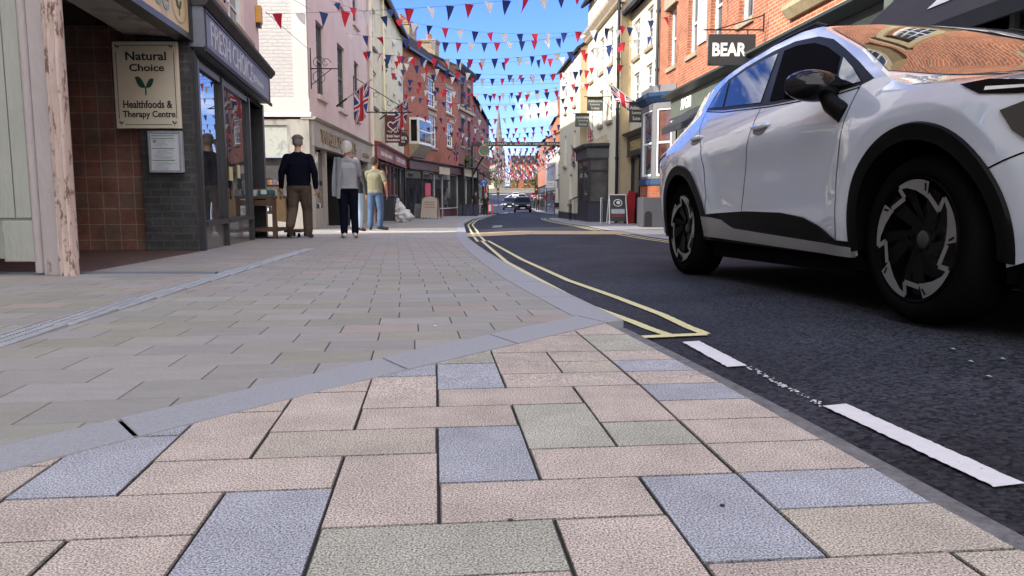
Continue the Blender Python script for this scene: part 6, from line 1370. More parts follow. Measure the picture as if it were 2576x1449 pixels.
mb.face([(hx - .12, hy + .06, zb), (hx - .12, hy - .05, zb), (hx - .07, hy - .035, zb + .38), (hx - .07, hy + .035, zb + .38)]); mb.face([(hx + .11, hy - .05, zb - .02), (hx + .11, hy + .06, zb - .02), (hx + .08, hy + .035, zb + .37), (hx + .08, hy - .035, zb + .37)]); mb.face([(hx - .12, hy + .06, zb), (hx + .11, hy + .06, zb - .02), (hx + .11, hy - .05, zb - .02), (hx - .12, hy - .05, zb)])
mb.build('bag_body', kraft, rb, fix=True)
mb = MB()
for dy in (-.035, .035): mb.grid([[V((hx - .055, hy + dy, zb + .37)), V((hx - .02, hy + dy, zb + .37))], [V((hx - .02, hy + dy * .3, zb + .60)), V((hx + .02, hy + dy * .3, zb + .60))], [V((hx + .06, hy + dy, zb + .36)), V((hx + .03, hy + dy, zb + .36))]])
mb.build('handle', kraft, rb)
# woman with white hair
greyk = M('grey_jumper', (.27, .28, .31), .95, spec=.05, var=.12, vs=8, bump=.3, bs=60); dkt = M('dark_trousers', (.007, .008, .015), .95, spec=.0, var=.2); shoe = M('white_trainer', (.55, .53, .52), .6)
J = pose(pel=(0, 0, .92), shR=(.165, .0, 1.37), shL=(-.165, 0, 1.37), elR=(.20, .10, 1.15), wrR=(.10, .26, 1.12), elL=(-.22, .05, 1.14), wrL=(-.10, .22, 1.06), anL=(-.08, -.02, .09), anR=(.11, .04, .09), knL=(-.09, .02, .48), knR=(.10, .04, .48), look=(.35, 1, -.05), toL=(-.13, .11, .035), toR=(.11, .17, .035))
rt, hd, f, k = figure('person', (-2.90, 13.45, zp(13.4)), R_(3), 1.70, 'woman with a white bob, grey jumper and navy trousers walking away beside the capped man', J, [skin, greyk, dkt, shoe], build=1.0)
cap_(hd, f, k * .97, M('white_hair', (.42, .40, .38), .7, var=.15, vs=30, stretch=(1, 1, .2), bump=.5, bs=60), rt, r=.106, stretch=.95, back=.07, rough=.07, flare=.16)
mb = MB(); rows = []   # scarf / draped jacket over the left arm
for i in range(16):
    t = i / 15; rows.append([V((-.09 - .13 * u_ - .03 * t + .02 * math.sin(u_ * 9 + t * 3), -.125 - .03 * math.sin(u_ * 5 + 1) - .02 * t + .05 * u_, 1.42 - .72 * t + .05 * u_ * t)) for u_ in [j / 8 for j in range(9)]])
mb.grid(rows); rows2 = [[p + V((0, .035, 0)) for p in r_] for r_ in rows]; mb.grid(rows2); mb.grid([rows[-1], rows2[-1]]); mb.grid([[r_[0] for r_ in rows], [r_[0] for r_ in rows2]]); mb.grid([[r_[-1] for r_ in rows], [r_[-1] for r_ in rows2]])
mb.build('draped_scarf', M('grey_scarf', (.22, .23, .26), .95, var=.12, bump=.4, bs=40), rt, smooth=True, off=V((0, 0, 0)), merge=True)
# man in the green t-shirt, standing
olive = M('olive_shirt', (.18, .17, .115), .95, spec=.05, var=.1, vs=8, bump=.35, bs=18); jean = M('blue_jeans', (.045, .085, .16), .85, var=.3, vs=8, bump=.3, bs=40)
J = pose(sleeve='short', che=(.0, -.01, 1.28), elL=(-.27, .05, 1.14), wrL=(-.20, .24, 1.20), elR=(.27, -.03, 1.13), wrR=(.26, .08, .88), anL=(-.12, -.06, .09), toL=(-.16, .08, .035), knL=(-.11, .0, .48), anR=(.09, .02, .09), toR=(.25, .10, .035), knR=(.12, .03, .48), look=(.55, 1, 0))
rt, hd, f, k = figure('person', (-3.36, 18.7, zp(18.7)), R_(-8), 1.78, 'man in an olive t-shirt and blue jeans standing with his back to us', J, [skin2, olive, jean, M('dark_trainer', (.03, .03, .035), .7)], build=1.08)
cap_(hd, f, k, M('brown_grey_hair', (.045, .035, .028), .9, var=.3, spec=.1), rt, r=.099, back=.05, rough=.04)
# man partly hidden by the woman
J = pose(look=(.7, .7, 0), elR=(.24, .02, 1.14)); rt, hd, f, k = figure('person', (-3.60, 17.6, zp(17.6)), R_(-30), 1.70, 'grey haired man in a dark jacket mostly hidden behind the white haired woman', J, [skin2, M('dark_jacket', (.02, .022, .026), .8), M('light_jeans', (.25, .32, .42), .85), boot], build=1.02, vs=.014)
cap_(hd, f, k, MATS['grey_hair'], rt, r=.088, back=.03)
# the couple in black farther on
blackc = M('black_clothes', (.008, .008, .009), .9)
J = pose(sleeve='short', wrR=(.24, .04, .89)); rt, hd, f, k = figure('person', (at(1197, 541, 56.5).x, 56.5, zp(56.5)), 0, 1.8, 'man in black short sleeves walking away near the black fronted shop', J, [skin, blackc, blackc, blackc], build=1.1, vs=.018, group=None); cap_(hd, f, k, M('dark_hair', (.02, .016, .013), .8), rt, r=.09)
J = pose(sleeve='short', shL=(-.16, 0, 1.38), shR=(.16, 0, 1.38)); rt, hd, f, k = figure('person', (at(1222, 541, 56.8).x, 56.8, zp(56.8)), 0, 1.66, 'fair haired woman in black walking beside the man in black', J, [skin, blackc, blackc, blackc], build=.95, vs=.018); cap_(hd, f, k, M('fair_hair', (.32, .23, .14), .8), rt, r=.10, back=.25)
J = pose(); rt, hd, f, k = figure('person', (at(1352, 500, 100).x, 100, zp(100) + .05), R_(180), 1.7, 'person in dark clothes coming along the far right pavement', J, [skin, blackc, blackc, blackc], vs=.03, hands=False)
rt, hd, f, k = figure('person', (at(1343, 500, 108).x, 108, zp(108) + .05), R_(180), 1.65, 'smaller person in a dark coat just behind the one on the far right pavement', J, [skin, MATS['dark_jacket'], blackc, blackc], vs=.03, hands=False)
# ================================================================ bunting
fl_red = M('bunting_red', (.50, .018, .04), .8, var=.08, trans=.35); fl_white = M('bunting_white', (.60, .585, .56), .8, var=.05, trans=.35); fl_blue = M('bunting_blue', (.018, .035, .14), .8, var=.08, trans=.3); cord = M('bunting_cord', (.06, .075, .10), .8)
FLM = []
for mt in (fl_red, fl_white, fl_blue):
    for cv in (.012, -.02, .03):
        mb = MB(); rows = []
        for i in range(6):
            t = i / 5; wd = .092 * (1 - t) + .0015; rows.append([V((u * wd, cv * math.sin(t * 2.6) * (1 - .3 * u) + cv * .6 * u * u, -.27 * t)) for u in (-1, -.33, .33, 1)])
        mb.grid(rows); me = bpy.data.meshes.new('flag'); me.from_pydata([tuple(v) for v in mb.v], [], mb.f); me.materials.append(mt); me.polygons.foreach_set('use_smooth', [True] * len(me.polygons)); FLM.append(me)
def bunting(L, ymid, R, label, sp=.42, size=1.0, phase=0, single=False, xm=None, skip=(.02, .98)):
    A, B = at(*L), at(*R); Ym = (A.y + B.y) / 2; Mz = at(1288, ymid, Ym).z; sag = (A.z + B.z) / 2 - Mz
    Pt = lambda t: A.lerp(B, t) - V((0, 0, 4 * sag * t * (1 - t)))
    n_ = 30; pts = [Pt(i / n_) for i in range(n_ + 1)]; Lg = sum((pts[i + 1] - pts[i]).length for i in range(n_))
    loc = Pt(.5); nf = int(Lg / sp); dirx = (B - A); ang = math.atan2(dirx.y, dirx.x)
    if not single:
        rt = root('bunting_string', loc, label, 'bunting', 'strings of red white and blue bunting across the street')
        mb = MB(); mb.tube(pts, .004, 4); mb.build('cord', cord, rt)
        for i in range(nf):
            t = (i + .5) / nf
            if t < skip[0] or t > skip[1] or rnd.random() < .03: continue
            o = bpy.data.objects.new('flag', FLM[((i + phase) % 3) * 3 + rnd.randrange(3)]); COL.objects.link(o); o.parent = rt; p = Pt(t) - loc; o.location = p
            windy = rnd.random() < .2; o.scale = (size * rnd.uniform(.94, 1.06), size, size * rnd.uniform(.94, 1.05))
            o.rotation_euler = (rnd.gauss(0, .18) + (rnd.uniform(-.9, .9) if windy else 0), rnd.gauss(0, .10), ang + rnd.gauss(0, .32))
        return rt
    mb = MB(); mb.tube(pts, .008, 3, 3)
    for i in range(nf):
        p = Pt((i + .5) / nf); a = ang + rnd.gauss(0, .5); tl = rnd.gauss(0, .5 if single > 1 else .15); d = V((math.cos(a), math.sin(a), 0)) * .10 * size; q = V((rnd.gauss(0, .05), math.sin(tl) * .3, -math.cos(tl) * .3)) * size
        mb.face([p - d, p + d, p + q], (i + phase) % 3)
    o = mb.build('bunting_string', [fl_red, fl_white, fl_blue, cord]); return tag(o, label, 'bunting', 'strings of red white and blue bunting across the street')
WR = lambda x: 6.3 / ((x - 1288) / 1900 + .066) - .3
ROWS = [((668, 34, 14.2), -4, (1830, -90, 18.4), 'lowest hanging nearest bunting string, from the pale pink shop up out of the top'),
 ((828, 2, 21.2), 84, (1692, 39, 22.2), 'second nearest bunting string, from the pink wall to the orange brick house'),
 ((868, 83, 24.5), 107, (1600, 66, 26.8), 'third bunting string from the camera, hung from the pink wall between sash windows'),
 ((905, 128, 27.0), 147, (1650, 88, 24.6), 'fourth bunting string, ending high on the orange brick edge by the downpipe'),
 ((912, 126, 28.8), 157, (1606, 106, 28.0), 'fifth bunting string, crossing just below the fourth over open sky'),
 ((935, 138, 30.6), 188, (1606, 155, 28.2), 'sixth bunting string, ending on the set back cream house'),
 ((950, 162, 33.2), 198, (1500, 168, 33.5), 'seventh bunting string, crossing just below the sixth'),
 ((958, 170, 34.5), 240, (1540, 190, 30.8), 'eighth bunting string, sagging from the cream rendered house'),
 ((1000, 214, 38.0), 236, (1476, 204, 36.0), 'ninth bunting string, nearly level across the red brick house'),
 ((1012, 236, 41.0), 266, (1470, 236, 37.5), 'tenth bunting string, above the spire'),
 ((1042, 288, 43.5), 300, (1458, 258, 38.5), 'eleventh bunting string, crossing the tip of the spire'),
 ((1068, 316, 46.5), 324, (1440, 310, 43.0), 'twelfth bunting string, above the long overhead beam'),
 ((1100, 330, 50.0), 337, (1442, 322, 43.4), 'thirteenth bunting string, close above the long overhead beam'),
 ((1130, 342, 53.0), 347, (1440, 333, 52.0), 'fourteenth bunting string, brushing the long overhead beam'),
 ((1150, 350, 55.0), 354, (1440, 342, 55.0), 'fifteenth bunting string, in front of the long overhead beam')]
for i, (L, ym, R, lab) in enumerate(ROWS): bunting(L, ym, R, lab, phase=i * 2, size=1.06 if i < 2 else 1.18, sp=(.42 if i < 10 else .5))
far_lab = ['first', 'second', 'third', 'fourth', 'fifth', 'sixth', 'seventh', 'eighth', 'ninth', 'tenth', 'eleventh', 'twelfth', 'thirteenth', 'fourteenth', 'fifteenth', 'sixteenth', 'seventeenth', 'eighteenth', 'nineteenth', 'twentieth', 'twenty first', 'twenty second', 'twenty third', 'twenty fourth', 'twenty fifth', 'twenty sixth', 'twenty seventh', 'twenty eighth']
FR_ = [(61, 373), (64, 380), (67, 386), (70, 391), (73, 396), (76, 401), (79, 405), (82, 409), (86, 413), (90, 417), (94, 420), (98, 423), (102, 426), (107, 429), (112, 432), (117, 434), (122, 436), (127, 438), (132, 440), (137, 441), (142, 443), (147, 444), (152, 445), (157, 446), (162, 447), (167, 448), (172, 449), (178, 450)]
for i, (Y, ym) in enumerate(FR_):
    xl, xr = -2.9 - max(0, (Y - 90)) * .012, 4.4 - (Y - 60) * .012 + max(0, Y - 110) * .04
    za = at(1288, ym, Y).z; L = (1288 + xl / Y * 1900, ym - rnd.uniform(2, 8) * 60 / Y, Y); R = (1288 + xr / Y * 1900, ym - rnd.uniform(4, 12) * 60 / Y, Y + rnd.uniform(-2, 2))
    bunting(L, ym, R, 'small far bunting string, %s beyond the overhead beam' % far_lab[i], sp=.46 if Y < 90 else .5, size=1.25 if Y < 90 else 1.45, phase=i, single=1 if Y < 95 else 2)
# plain cables
for k, (L, ym, R, lab) in enumerate([((985, 98, 33), 108, (1500, 78, 33), 'thin bare cable crossing above the third bunting row'), ((1010, 205, 38), 207, (1470, 190, 38), 'thin bare cable crossing below the sixth bunting row'), ((1015, 214, 40), 214, (1450, 207, 40), 'thin bare cable crossing level below the seventh bunting row'), ((1090, 258, 47), 262, (1440, 255, 43), 'thin bare cable crossing above the spire tip')]):
    A, B = at(*L), at(*R); sag = (A.z + B.z) / 2 - at(1288, ym, (A.y + B.y) / 2).z; mb = MB(); mb.tube([A.lerp(B, i / 16) - V((0, 0, 4 * sag * i / 16 * (1 - i / 16))) for i in range(17)], .009, 4); tag(mb.build('cable', cord), lab, 'cable')
r2 = root('guy_wire', at(700, 30, 16), 'slanting thin wire from the pale pink building to the white brick corner', 'wire'); mb = MB(); mb.tube([at(668, 30, 14.2), at(780, 128, 19.0)], .006, 5); mb.tube([at(740, 0, 17), at(781, 24, 19.1)], .006, 5); mb.build('strand', M('wire_grey', (.25, .25, .25), .5, metal=.5), r2)
# ================================================================ flags on poles
ujr, ujw, ujb = M('flag_red', (.42, .02, .035), .85, var=.1, trans=.3), M('flag_white', (.60, .59, .57), .85, var=.05, trans=.3), M('flag_blue', (.02, .04, .15), .85, var=.1, trans=.3)
def uj(u, v):
    """cross pattern of the flag: u along 0..2, v 0..1"""
    x, y = u - 1, v - .5
    if abs(x) < .10 or abs(y) < .10: return 0
    if abs(x) < .167 or abs(y) < .167: return 1
    d = abs(abs(y) - abs(x) * .5) / 1.118; s_ = (abs(y) - abs(x) * .5) * (1 if x * y * x > 0 else 1)
    if d < .10:
        side = (1 if (x > 0) == (y > 0) else -1) * (1 if abs(y) > abs(x) * .5 else -1)
        return 0 if (side > 0 and d < .067) else 1
    return 2
def flag_on_pole(P0, P1, w_, h_, label, fold=.5, dirn=None, name='flag_on_pole', sway=0):
    """pole from bracket P0 out to P1; the cloth hangs from its upper part in folds"""
    P0, P1 = V(P0), V(P1); rt = root(name, P0, label, 'flag', 'union flags on poles'); d = (P1 - P0).normalized(); mb = MB(); mb.tube([P0, P1], .018, 8); mb.ball(P1, .03, n=6); mb.build('pole', M('pole_pale', (.35, .33, .30), .5), rt)
    mb = MB(); mb.cyl(P0 - d * .05, P0 + d * .35, .028, n=8); mb.build('socket', MATS['iron'], rt)
    cl = MB(); nu, nv = 44, 26; rows = []; side = V((d.x, d.y, 0)).normalized(); nrm = V((-side.y, side.x, 0))
    for j in range(nv + 1):
        v = j / nv; row = []; base = P1 - d * (1 - v) * 0 - d * v * h_   # hoist runs down the pole
        for i in range(nu + 1):
            u = i / nu; dr = u * w_
            out = side * (-.10 * u * sway) ; fo = math.sin(u * 5 + v * 9) * .06 * fold * (.3 + u) + math.sin(v * 16 + u * 2) * .05 * fold * u
            squeeze = 1 - .55 * fold * u
            c = P1 - d * (.06 + (.5 + (v - .5) * squeeze) * h_)
            row.append(c + V((0, 0, -dr * .96)) + nrm * fo + out)
        rows.append(row)
    cl.grid(rows, mf=lambda i, j: uj((j + .5) / nu * 2, (i + .5) / nv)); cl.build('cloth', [ujr, ujw, ujb], rt, smooth=True); return rt
flag_on_pole(at(850, 265, 22.2), at(936, 210, 22.2) + V((.05, -.4, .05)), 1.0, .60, 'large union flag on a pole from the pink front, nearest on the left', .55, sway=.6)
flag_on_pole(at(958, 298, 32), at(1030, 245, 31.4), 1.05, .75, 'union flag behind the maroon heart sign on the cream house', .5, sway=.4)
flag_on_pole(at(1128, 398, 50), at(1152, 352, 48.5), 1.1, .9, 'small union flag on a pole on the red brick house', .35, sway=-1.5)
flag_on_pole(at(1612, 268, 26.8), at(1528, 205, 27.2), .55, 1.15, 'union flag streaming along its slanting pole above the dark suites sign', .5, sway=1)
flag_on_pole(at(1506, 380, 31.6), at(1478, 305, 31.0), .78, .62, 'union flag hanging over the bay shop roof', .25, sway=0)
flag_on_pole(at(1478, 405, 38.0), at(1436, 366, 36.5), .8, .5, 'dull union flag on a pole by the big dark banner', .6)
# ================================================================ hanging signs
def hang(cx_, y0, y1, wpx, Y, label, mat, name='hanging_sign', dep=.05):
    tl, br = at(cx_ - wpx / 2, y0, Y), at(cx_ + wpx / 2, y1, Y); F = Fr((0, Y), (1, 0), (0, -1)); rt = root(name, (tl.x, Y, br.z), label, 'sign'); mb = MB(); mb.box(F, tl.x, br.x, -dep / 2, dep / 2, br.z, tl.z); mb.build('board', mat, rt, bevel=.006)
    return rt, F, tl.x, br.x, br.z, tl.z
mr_ = M('sign_maroon', (.085, .012, .022), .5); wh = MATS['white_paint']
rt, F, x0, x1, z0, z1 = hang(989, 290, 359, 42, 33, 'maroon hanging sign with white heart outline on the cream house', mr_)
mb = MB(); cx_, cz_ = (x0 + x1) / 2, z0 + (z1 - z0) * .62; s_ = (x1 - x0) * .30; hp = []
for i in range(41): t = -math.pi + i / 40 * 2 * math.pi; hp.append((cx_ + s_ * 1.0 * math.sin(t) ** 3 * 1.05, cz_ + s_ * (.81 * math.cos(t) - .31 * math.cos(2 * t) - .12 * math.cos(3 * t) - .06 * math.cos(4 * t))))
mb.tube([F(a, .035, z) for a, z in hp], .022, 6); mb.tube([F(cx_ + s_ * a, .035, cz_ - s_ * 1.0 + s_ * b) for a, b in ((-1.2, -.1), (-.8, -.1), (-.7, -.45), (-.5, .0), (-.35, -.5), (-.2, 0))], .016, 5); mb.tube([F(cx_ - s_ * a, .035, cz_ - s_ * 1.0 + s_ * b) for a, b in ((-1.2, -.1), (-.8, -.1), (-.7, -.45), (-.5, .0), (-.35, -.5), (-.2, 0))], .016, 5); mb.build('heart_emblem', wh, rt)
write('British Heart', rt, F, x0 + .07, x1 - .07, z0 + .22, z0 + .34, .026, wh, bold=.03, depth=.006); write('Foundation', rt, F, x0 + .07, x1 - .07, z0 + .07, z0 + .17, .026, wh, bold=.03, depth=.006)
mb = MB(); mb.tube([V((x0 - .45, 33, z1 + .08)), V((x1 + .05, 33, z1 + .08))], .018, 6); mb.tube([V((x0 - .45, 33, z1 - .3)), V((x0 - .45, 33, z1 + .75))], .018, 6); mb.tube([V((x0 - .45, 33, z1 + .5)), V((x0 + .2, 33, z1 + .08))], .012, 6); mb.build('bracket', MATS['iron'], rt)
Y = 39; c_ = at(1011, 350, Y); rt = root('round_sign', (c_.x, Y, c_.z), 'round dark coffee sign with white lettering above the red fascia', 'sign'); mb = MB(); mb.cyl((c_.x, Y - .04, c_.z), (c_.x, Y + .04, c_.z), .37, n=40); mb.build('disc', M('sign_plum', (.035, .012, .018), .5), rt); F = Fr((c_.x, Y), (1, 0), (0, -1))
write('COSTA', rt, F, -.27, .27, c_.z - .03, c_.z + .12, .045, wh, bold=.03, depth=.006); write('COFFEE', rt, F, -.15, .15, c_.z - .17, c_.z - .10, .045, wh, bold=.02, depth=.006); mb = MB(); mb.tube([V((c_.x - .55, Y, c_.z + .42)), V((c_.x + .3, Y, c_.z + .42))], .02, 6); mb.tube([V((c_.x, Y, c_.z + .42)), V((c_.x, Y, c_.z + .36))], .02, 6); mb.build('bracket', MATS['iron'], rt)
sg_ = M('slate_sign', (.06, .068, .07), .55, var=.1)
for (cx_, y0, y1, wp, Y, lab) in ((1497, 248, 279, 40, 31.0, 'slate grey sign with cream script on the bay shop house, upper right of two'), (1466, 289, 319, 38, 35.6, 'slate grey sign with cream script on the bay shop house, lower left of two'), (1601, 262, 308, 36, 25.6, 'darkest slate sign with cream script beside the grey bay window')):
    rt, F, x0, x1, z0, z1 = hang(cx_, y0, y1, wp, Y, lab, sg_ if Y > 28 else MATS['sign_black']); h_ = z1 - z0; crm = M('sign_lettering_cream', (.55, .53, .45), .5)
    for k, t_ in enumerate(('Ashbourne', 'Luxury', 'Suites')): q = (x1 - x0) * (.06, .20, .24)[k]; write(t_, rt, F, x0 + q, x1 - q, z1 - h_ * (.30 + .29 * k), z1 - h_ * (.10 + .29 * k), .026, crm, bold=.01, depth=.005)
    mb = MB(); mb.tube([V((x0 - .12, Y, z1 + .07)), V((x1 + .45, Y, z1 + .07))], .017, 6); mb.box(F, x0, x1, -.06, .06, z1 + .0, z1 + .045); mb.tube([V((x1 + .4, Y, z1 - 1.2)), V((x1 + .4, Y, z1 + .25))], .014, 6); mb.tube([V((x1 + .4, Y, z1 - .5)), V((x1 - .1, Y, z1 + .07))], .010, 6); mb.build('bracket', MATS['iron'], rt)
rt, F, x0, x1, z0, z1 = hang(1422, 362, 448, 25, 45.5, 'big plain dark brown banner board hanging off the corner house', M('banner_brown', (.055, .04, .036), .6, var=.1)); mb = MB(); mb.box(F, x0, x1, .025, .035, z0 + (z1 - z0) * .27, z0 + (z1 - z0) * .285); mb.build('seam', MATS['iron'], rt); mb = MB(); mb.tube([V((x0 - .1, 45.5, z1 + .05)), V((x1 + .6, 45.5, z1 + .05))], .03, 6); mb.build('bracket', MATS['iron'], rt)
rt, F, x0, x1, z0, z1 = hang(1384, 456, 472, 20, 72, 'white double faced box sign on the white painted house', M('box_sign_white', (.7, .7, .68), .5), name='box_sign', dep=.2); small_print(rt, F, x0 + .08, x1 - .08, z0 + .15, z0 + .45, .1, grp, 2)
# ================================================================ the long overhead inn sign
Y = 57.0; zB = at(1300, 368, Y).z; zT = at(1300, 357.2, Y).z; xL, xRt = at(1186, 362, Y).x, at(1444, 362, Y).x
rt = root('gallows_sign', (xL, Y, zp(Y)), 'long black beam across the street reading Green Man & Black\'s Head Royal Hotel', 'sign'); F = Fr((0, Y), (1, 0), (0, -1))
mb = MB(); mb.box(F, xL, xRt, -.10, .10, zB, zT); mb.build('beam', blk, rt, bevel=.01); write("GREEN  MAN  &  BLACK'S  HEAD  ROYAL  HOTEL", rt, F, at(1213, 362, Y).x, at(1450, 362, Y).x, zB + .09, zT - .08, .1, M('beam_letter', (.50, .42, .28), .5), bold=.0, depth=.02)
mb = MB()
for (a, b) in (((1190, 440), (1240, 368)), ((1444, 400), (1402, 368))):
    p, q = at(*a, Y), at(*b, Y); mb = MB(); mb.tube([p.lerp(q, i / 10) + V((0, 0, .25 * math.sin(math.pi * i / 10))) for i in range(11)], .07, 8); mb.build('curved_brace', blk, rt)
mb = MB(); mb.cyl((xL + .05, Y, zp(Y)), (xL + .05, Y, zB), .09, n=10); mb.build('post', blk, rt); mb = MB(); mb.cyl((xRt, Y, zp(Y)), (xRt, Y, zB), .09, n=10); mb.build('post', blk, rt)
c_ = at(1218, 379, Y - .3); mb = MB(); mb.lathe([(.0, .03), (.36, .03), (.40, .05), (.42, 0), (.40, -.05), (0, -.05)], c_, (0, -1, 0), 28); mb.build('round_medallion', M('medallion_green', (.10, .13, .10), .6, var=.3, vs=5), rt); mb = MB(); mb.lathe([(.36, .05), (.40, .07), (.42, .05), (.36, .02)], c_, (0, -1, 0), 28); mb.build('medallion_ring', gold, rt)
# inn's dark bracketed board and baskets beside it
r2 = root('hanging_basket', at(1175, 400, 56), 'hanging basket of trailing leaves on the black fronted building by the beam', 'basket'); mb = MB(); c_ = at(1172, 402, 56.2)
for _ in range(260): p = c_ + V((rnd.gauss(0, .35), rnd.gauss(0, .3), rnd.gauss(-.1, .28))); u = V((rnd.gauss(0, 1), rnd.gauss(0, 1), rnd.gauss(0, 1))).normalized() * .07; v_ = u.orthogonal() * .7; mb.face([p - u, p + v_, p + u, p - v_], rnd.randrange(2))
mb.build('foliage', [MATS['leaf_dark'], MATS['leaf_mid']], r2); mb = MB(); mb.lathe([(.02, -.3), (.2, -.2), (.28, 0), (.24, 0)], c_, (0, 0, 1), 16); mb.tube([c_, c_ + V((0, 0, .7))], .01, 5); mb.tube([c_ + V((0, 0, .7)), c_ + V((-.9, 0, .7))], .02, 5); mb.build('basket_frame', MATS['iron'], r2)
# ================================================================ street things
Y = 59.5; c_ = at(1217, 460, Y); rt = root('cycle_path_sign', (c_.x, Y, zp(Y)), 'round blue sign with white cycle and pedestrian symbols on a grey post', 'road sign'); mb = MB(); mb.cyl((c_.x, Y + .04, zp(Y)), (c_.x, Y + .04, c_.z + .9), .04, n=8); mb.build('post', MATS['iron'], rt); mb = MB(); mb.cyl((c_.x, Y - .02, c_.z), (c_.x, Y + .0, c_.z), .30, n=32); mb.build('disc', M('sign_blue', (.01, .08, .32), .4), rt)
mb = MB(); ring_ = lambda cx, cz, r: [V((c_.x + cx + r * math.cos(a), Y - .025, c_.z + cz + r * math.sin(a))) for a in [i * math.pi / 8 for i in range(17)]]
mb.tube(ring_(-.10, .10, .055), .010, 5); mb.tube(ring_(.10, .10, .055), .010, 5); mb.tube([V((c_.x + a, Y - .025, c_.z + b)) for a, b in ((-.1, .1), (-.03, .18), (.06, .18), (.1, .1), (.0, .1), (-.03, .18))], .010, 5); mb.ball((c_.x, Y - .025, c_.z - .04), .03, n=6); mb.tube([V((c_.x + a, Y - .025, c_.z + b)) for a, b in ((-.04, -.24), (0, -.14), (0, -.08))], .022, 5); mb.tube([V((c_.x + a, Y - .025, c_.z + b)) for a, b in ((.05, -.24), (0, -.14))], .018, 5); mb.build('white_symbol', wh, rt)
mb = MB(); mb.bx(c_.x + .15, c_.x + .55, Y - .02, Y + .0, c_.z + .35, c_.z + .85); mb.build('upper_plate', M('plate_brown', (.08, .06, .055), .6), rt)
# traffic light and posts in the distance
for (x, Y, lab, h_) in ((1349, 100, 'black traffic light on a post at the far crossing, right pavement', 3.3), (1253, 128, 'black traffic light on a post on the far left of the crossing', 3.2)):
    p = at(x, 500, Y); z0 = zp(Y); rt = root('traffic_light', (p.x, Y, z0), lab, 'traffic light'); mb = MB(); mb.cyl((p.x, Y, z0), (p.x, Y, z0 + h_), .06, n=8); mb.build('post', MATS['iron'], rt); mb = MB(); mb.bx(p.x - .22, p.x + .22, Y - .15, Y + .1, z0 + h_ - 1.1, z0 + h_); H_ = mb.build('signal_head', blk, rt)
    for k, c3 in enumerate(((.08, .005, .005), (.5, .25, .02), (.005, .04, .01))): mb = MB(); mb.cyl((p.x, Y - .17, z0 + h_ - .2 - k * .34), (p.x, Y - .15, z0 + h_ - .2 - k * .34), .11, n=12); mb.build('lens', M('lens_%d' % k, c3, .3), H_)
for (x, Y, lab, mt) in ((1375, 84, 'slim black post with a small red box on the far right pavement', 'iron'),):
    p = at(x, 500, Y); rt = root('street_post', (p.x, Y, zp(Y)), lab, 'post'); mb = MB(); mb.cyl((p.x, Y, zp(Y)), (p.x, Y, zp(Y) + 3.2), .05, n=8); mb.build('post', MATS['iron'], rt); mb = MB(); mb.bx(p.x - .35, p.x, Y - .1, Y + .1, zp(Y) + 1.4, zp(Y) + 1.9); mb.build('red_box', M('post_red', (.4, .03, .03), .5), rt, bevel=.02)
# red and white road works barrier by the couple
p = at(1230, 541, 58); rt = root('roadworks_barrier', (p.x, 58, zp(58)), 'small red and white upright barrier beyond the couple in black', 'barrier'); mb = MB()
for k in range(2): mb.bx(p.x - .12 + k * .3, p.x - .02 + k * .3, 57.9, 58.0, zp(58), zp(58) + 1.0)
mb.build('upright', M('barrier_red', (.55, .04, .04), .5), rt); mb = MB(); mb.bx(p.x - .02, p.x + .18, 57.93, 57.97, zp(58) + .3, zp(58) + .8); mb.build('panel', wh, rt)
# wheelie bin and the white sack
M('bin_grey', (.028, .032, .042), .6, var=.15, bump=.1); p = ground(974, 557); bx_, by_, bz_ = -4.98, 29.4, zp(29.4)
bx_ = (974 - 1288) / 1900 * 29.4; rt = root('wheelie_bin', (bx_, by_, bz_), 'dark grey wheelie bin on the pavement behind the man in the olive t-shirt', 'bin')
mb = MB(); rows = []
for z, s1, s2 in ((.06, .24, .26), (.5, .265, .30), (.98, .29, .35)): rows.append([V((bx_ + a * s1 * 1.25, by_ + b * s2, bz_ + z)) for a, b in ((-1, -1), (1, -1), (1, 1), (-1, 1))])
mb.grid(rows, 0, True); mb.face(rows[0]); mb.face(rows[-1]); mb.build('bin_body', MATS['bin_grey'], rt, bevel=.02); mb = MB(); mb.bx(bx_ - .39, bx_ + .39, by_ - .40, by_ + .38, bz_ + .985, bz_ + 1.06); mb.build('lid', M('bin_lid', (.03, .04, .09), .5), rt, bevel=.025)
for s_ in (-1, 1): mb = MB(); mb.cyl((bx_ + s_ * .3, by_ + .3, bz_ + .1), (bx_ + s_ * .36, by_ + .3, bz_ + .1), .10, n=14); mb.build('wheel', rubber, rt)
rt = root('rubbish_sack', (bx_ + .60, by_ - .1, bz_), 'white plastic rubbish sack leaning against the dark wheelie bin', 'sack'); mb = MB(); mb.ball((bx_ + .66, by_ - .1, bz_ + .22), .34, 1.05, .9, .8, n=26); mb.ball((bx_ + .54, by_ - .1, bz_ + .50), .22, .9, .8, 1.2, n=18); mb.ball((bx_ + .46, by_ - .1, bz_ + .80), .09, .8, .7, 1.6, n=12)
for v_ in mb.v:
    d = v_ - V((bx_ + .58, by_ - .1, bz_ + .3)); nn = mnoise.fractal(v_ * 7, 1, 2, 4); v_ += d.normalized() * nn * .11; v_.z = max(v_.z, bz_ + .005)
mb.build('sack', M('sack_white', (.62, .62, .63), .35, var=.06, trans=.15), rt, smooth=60)
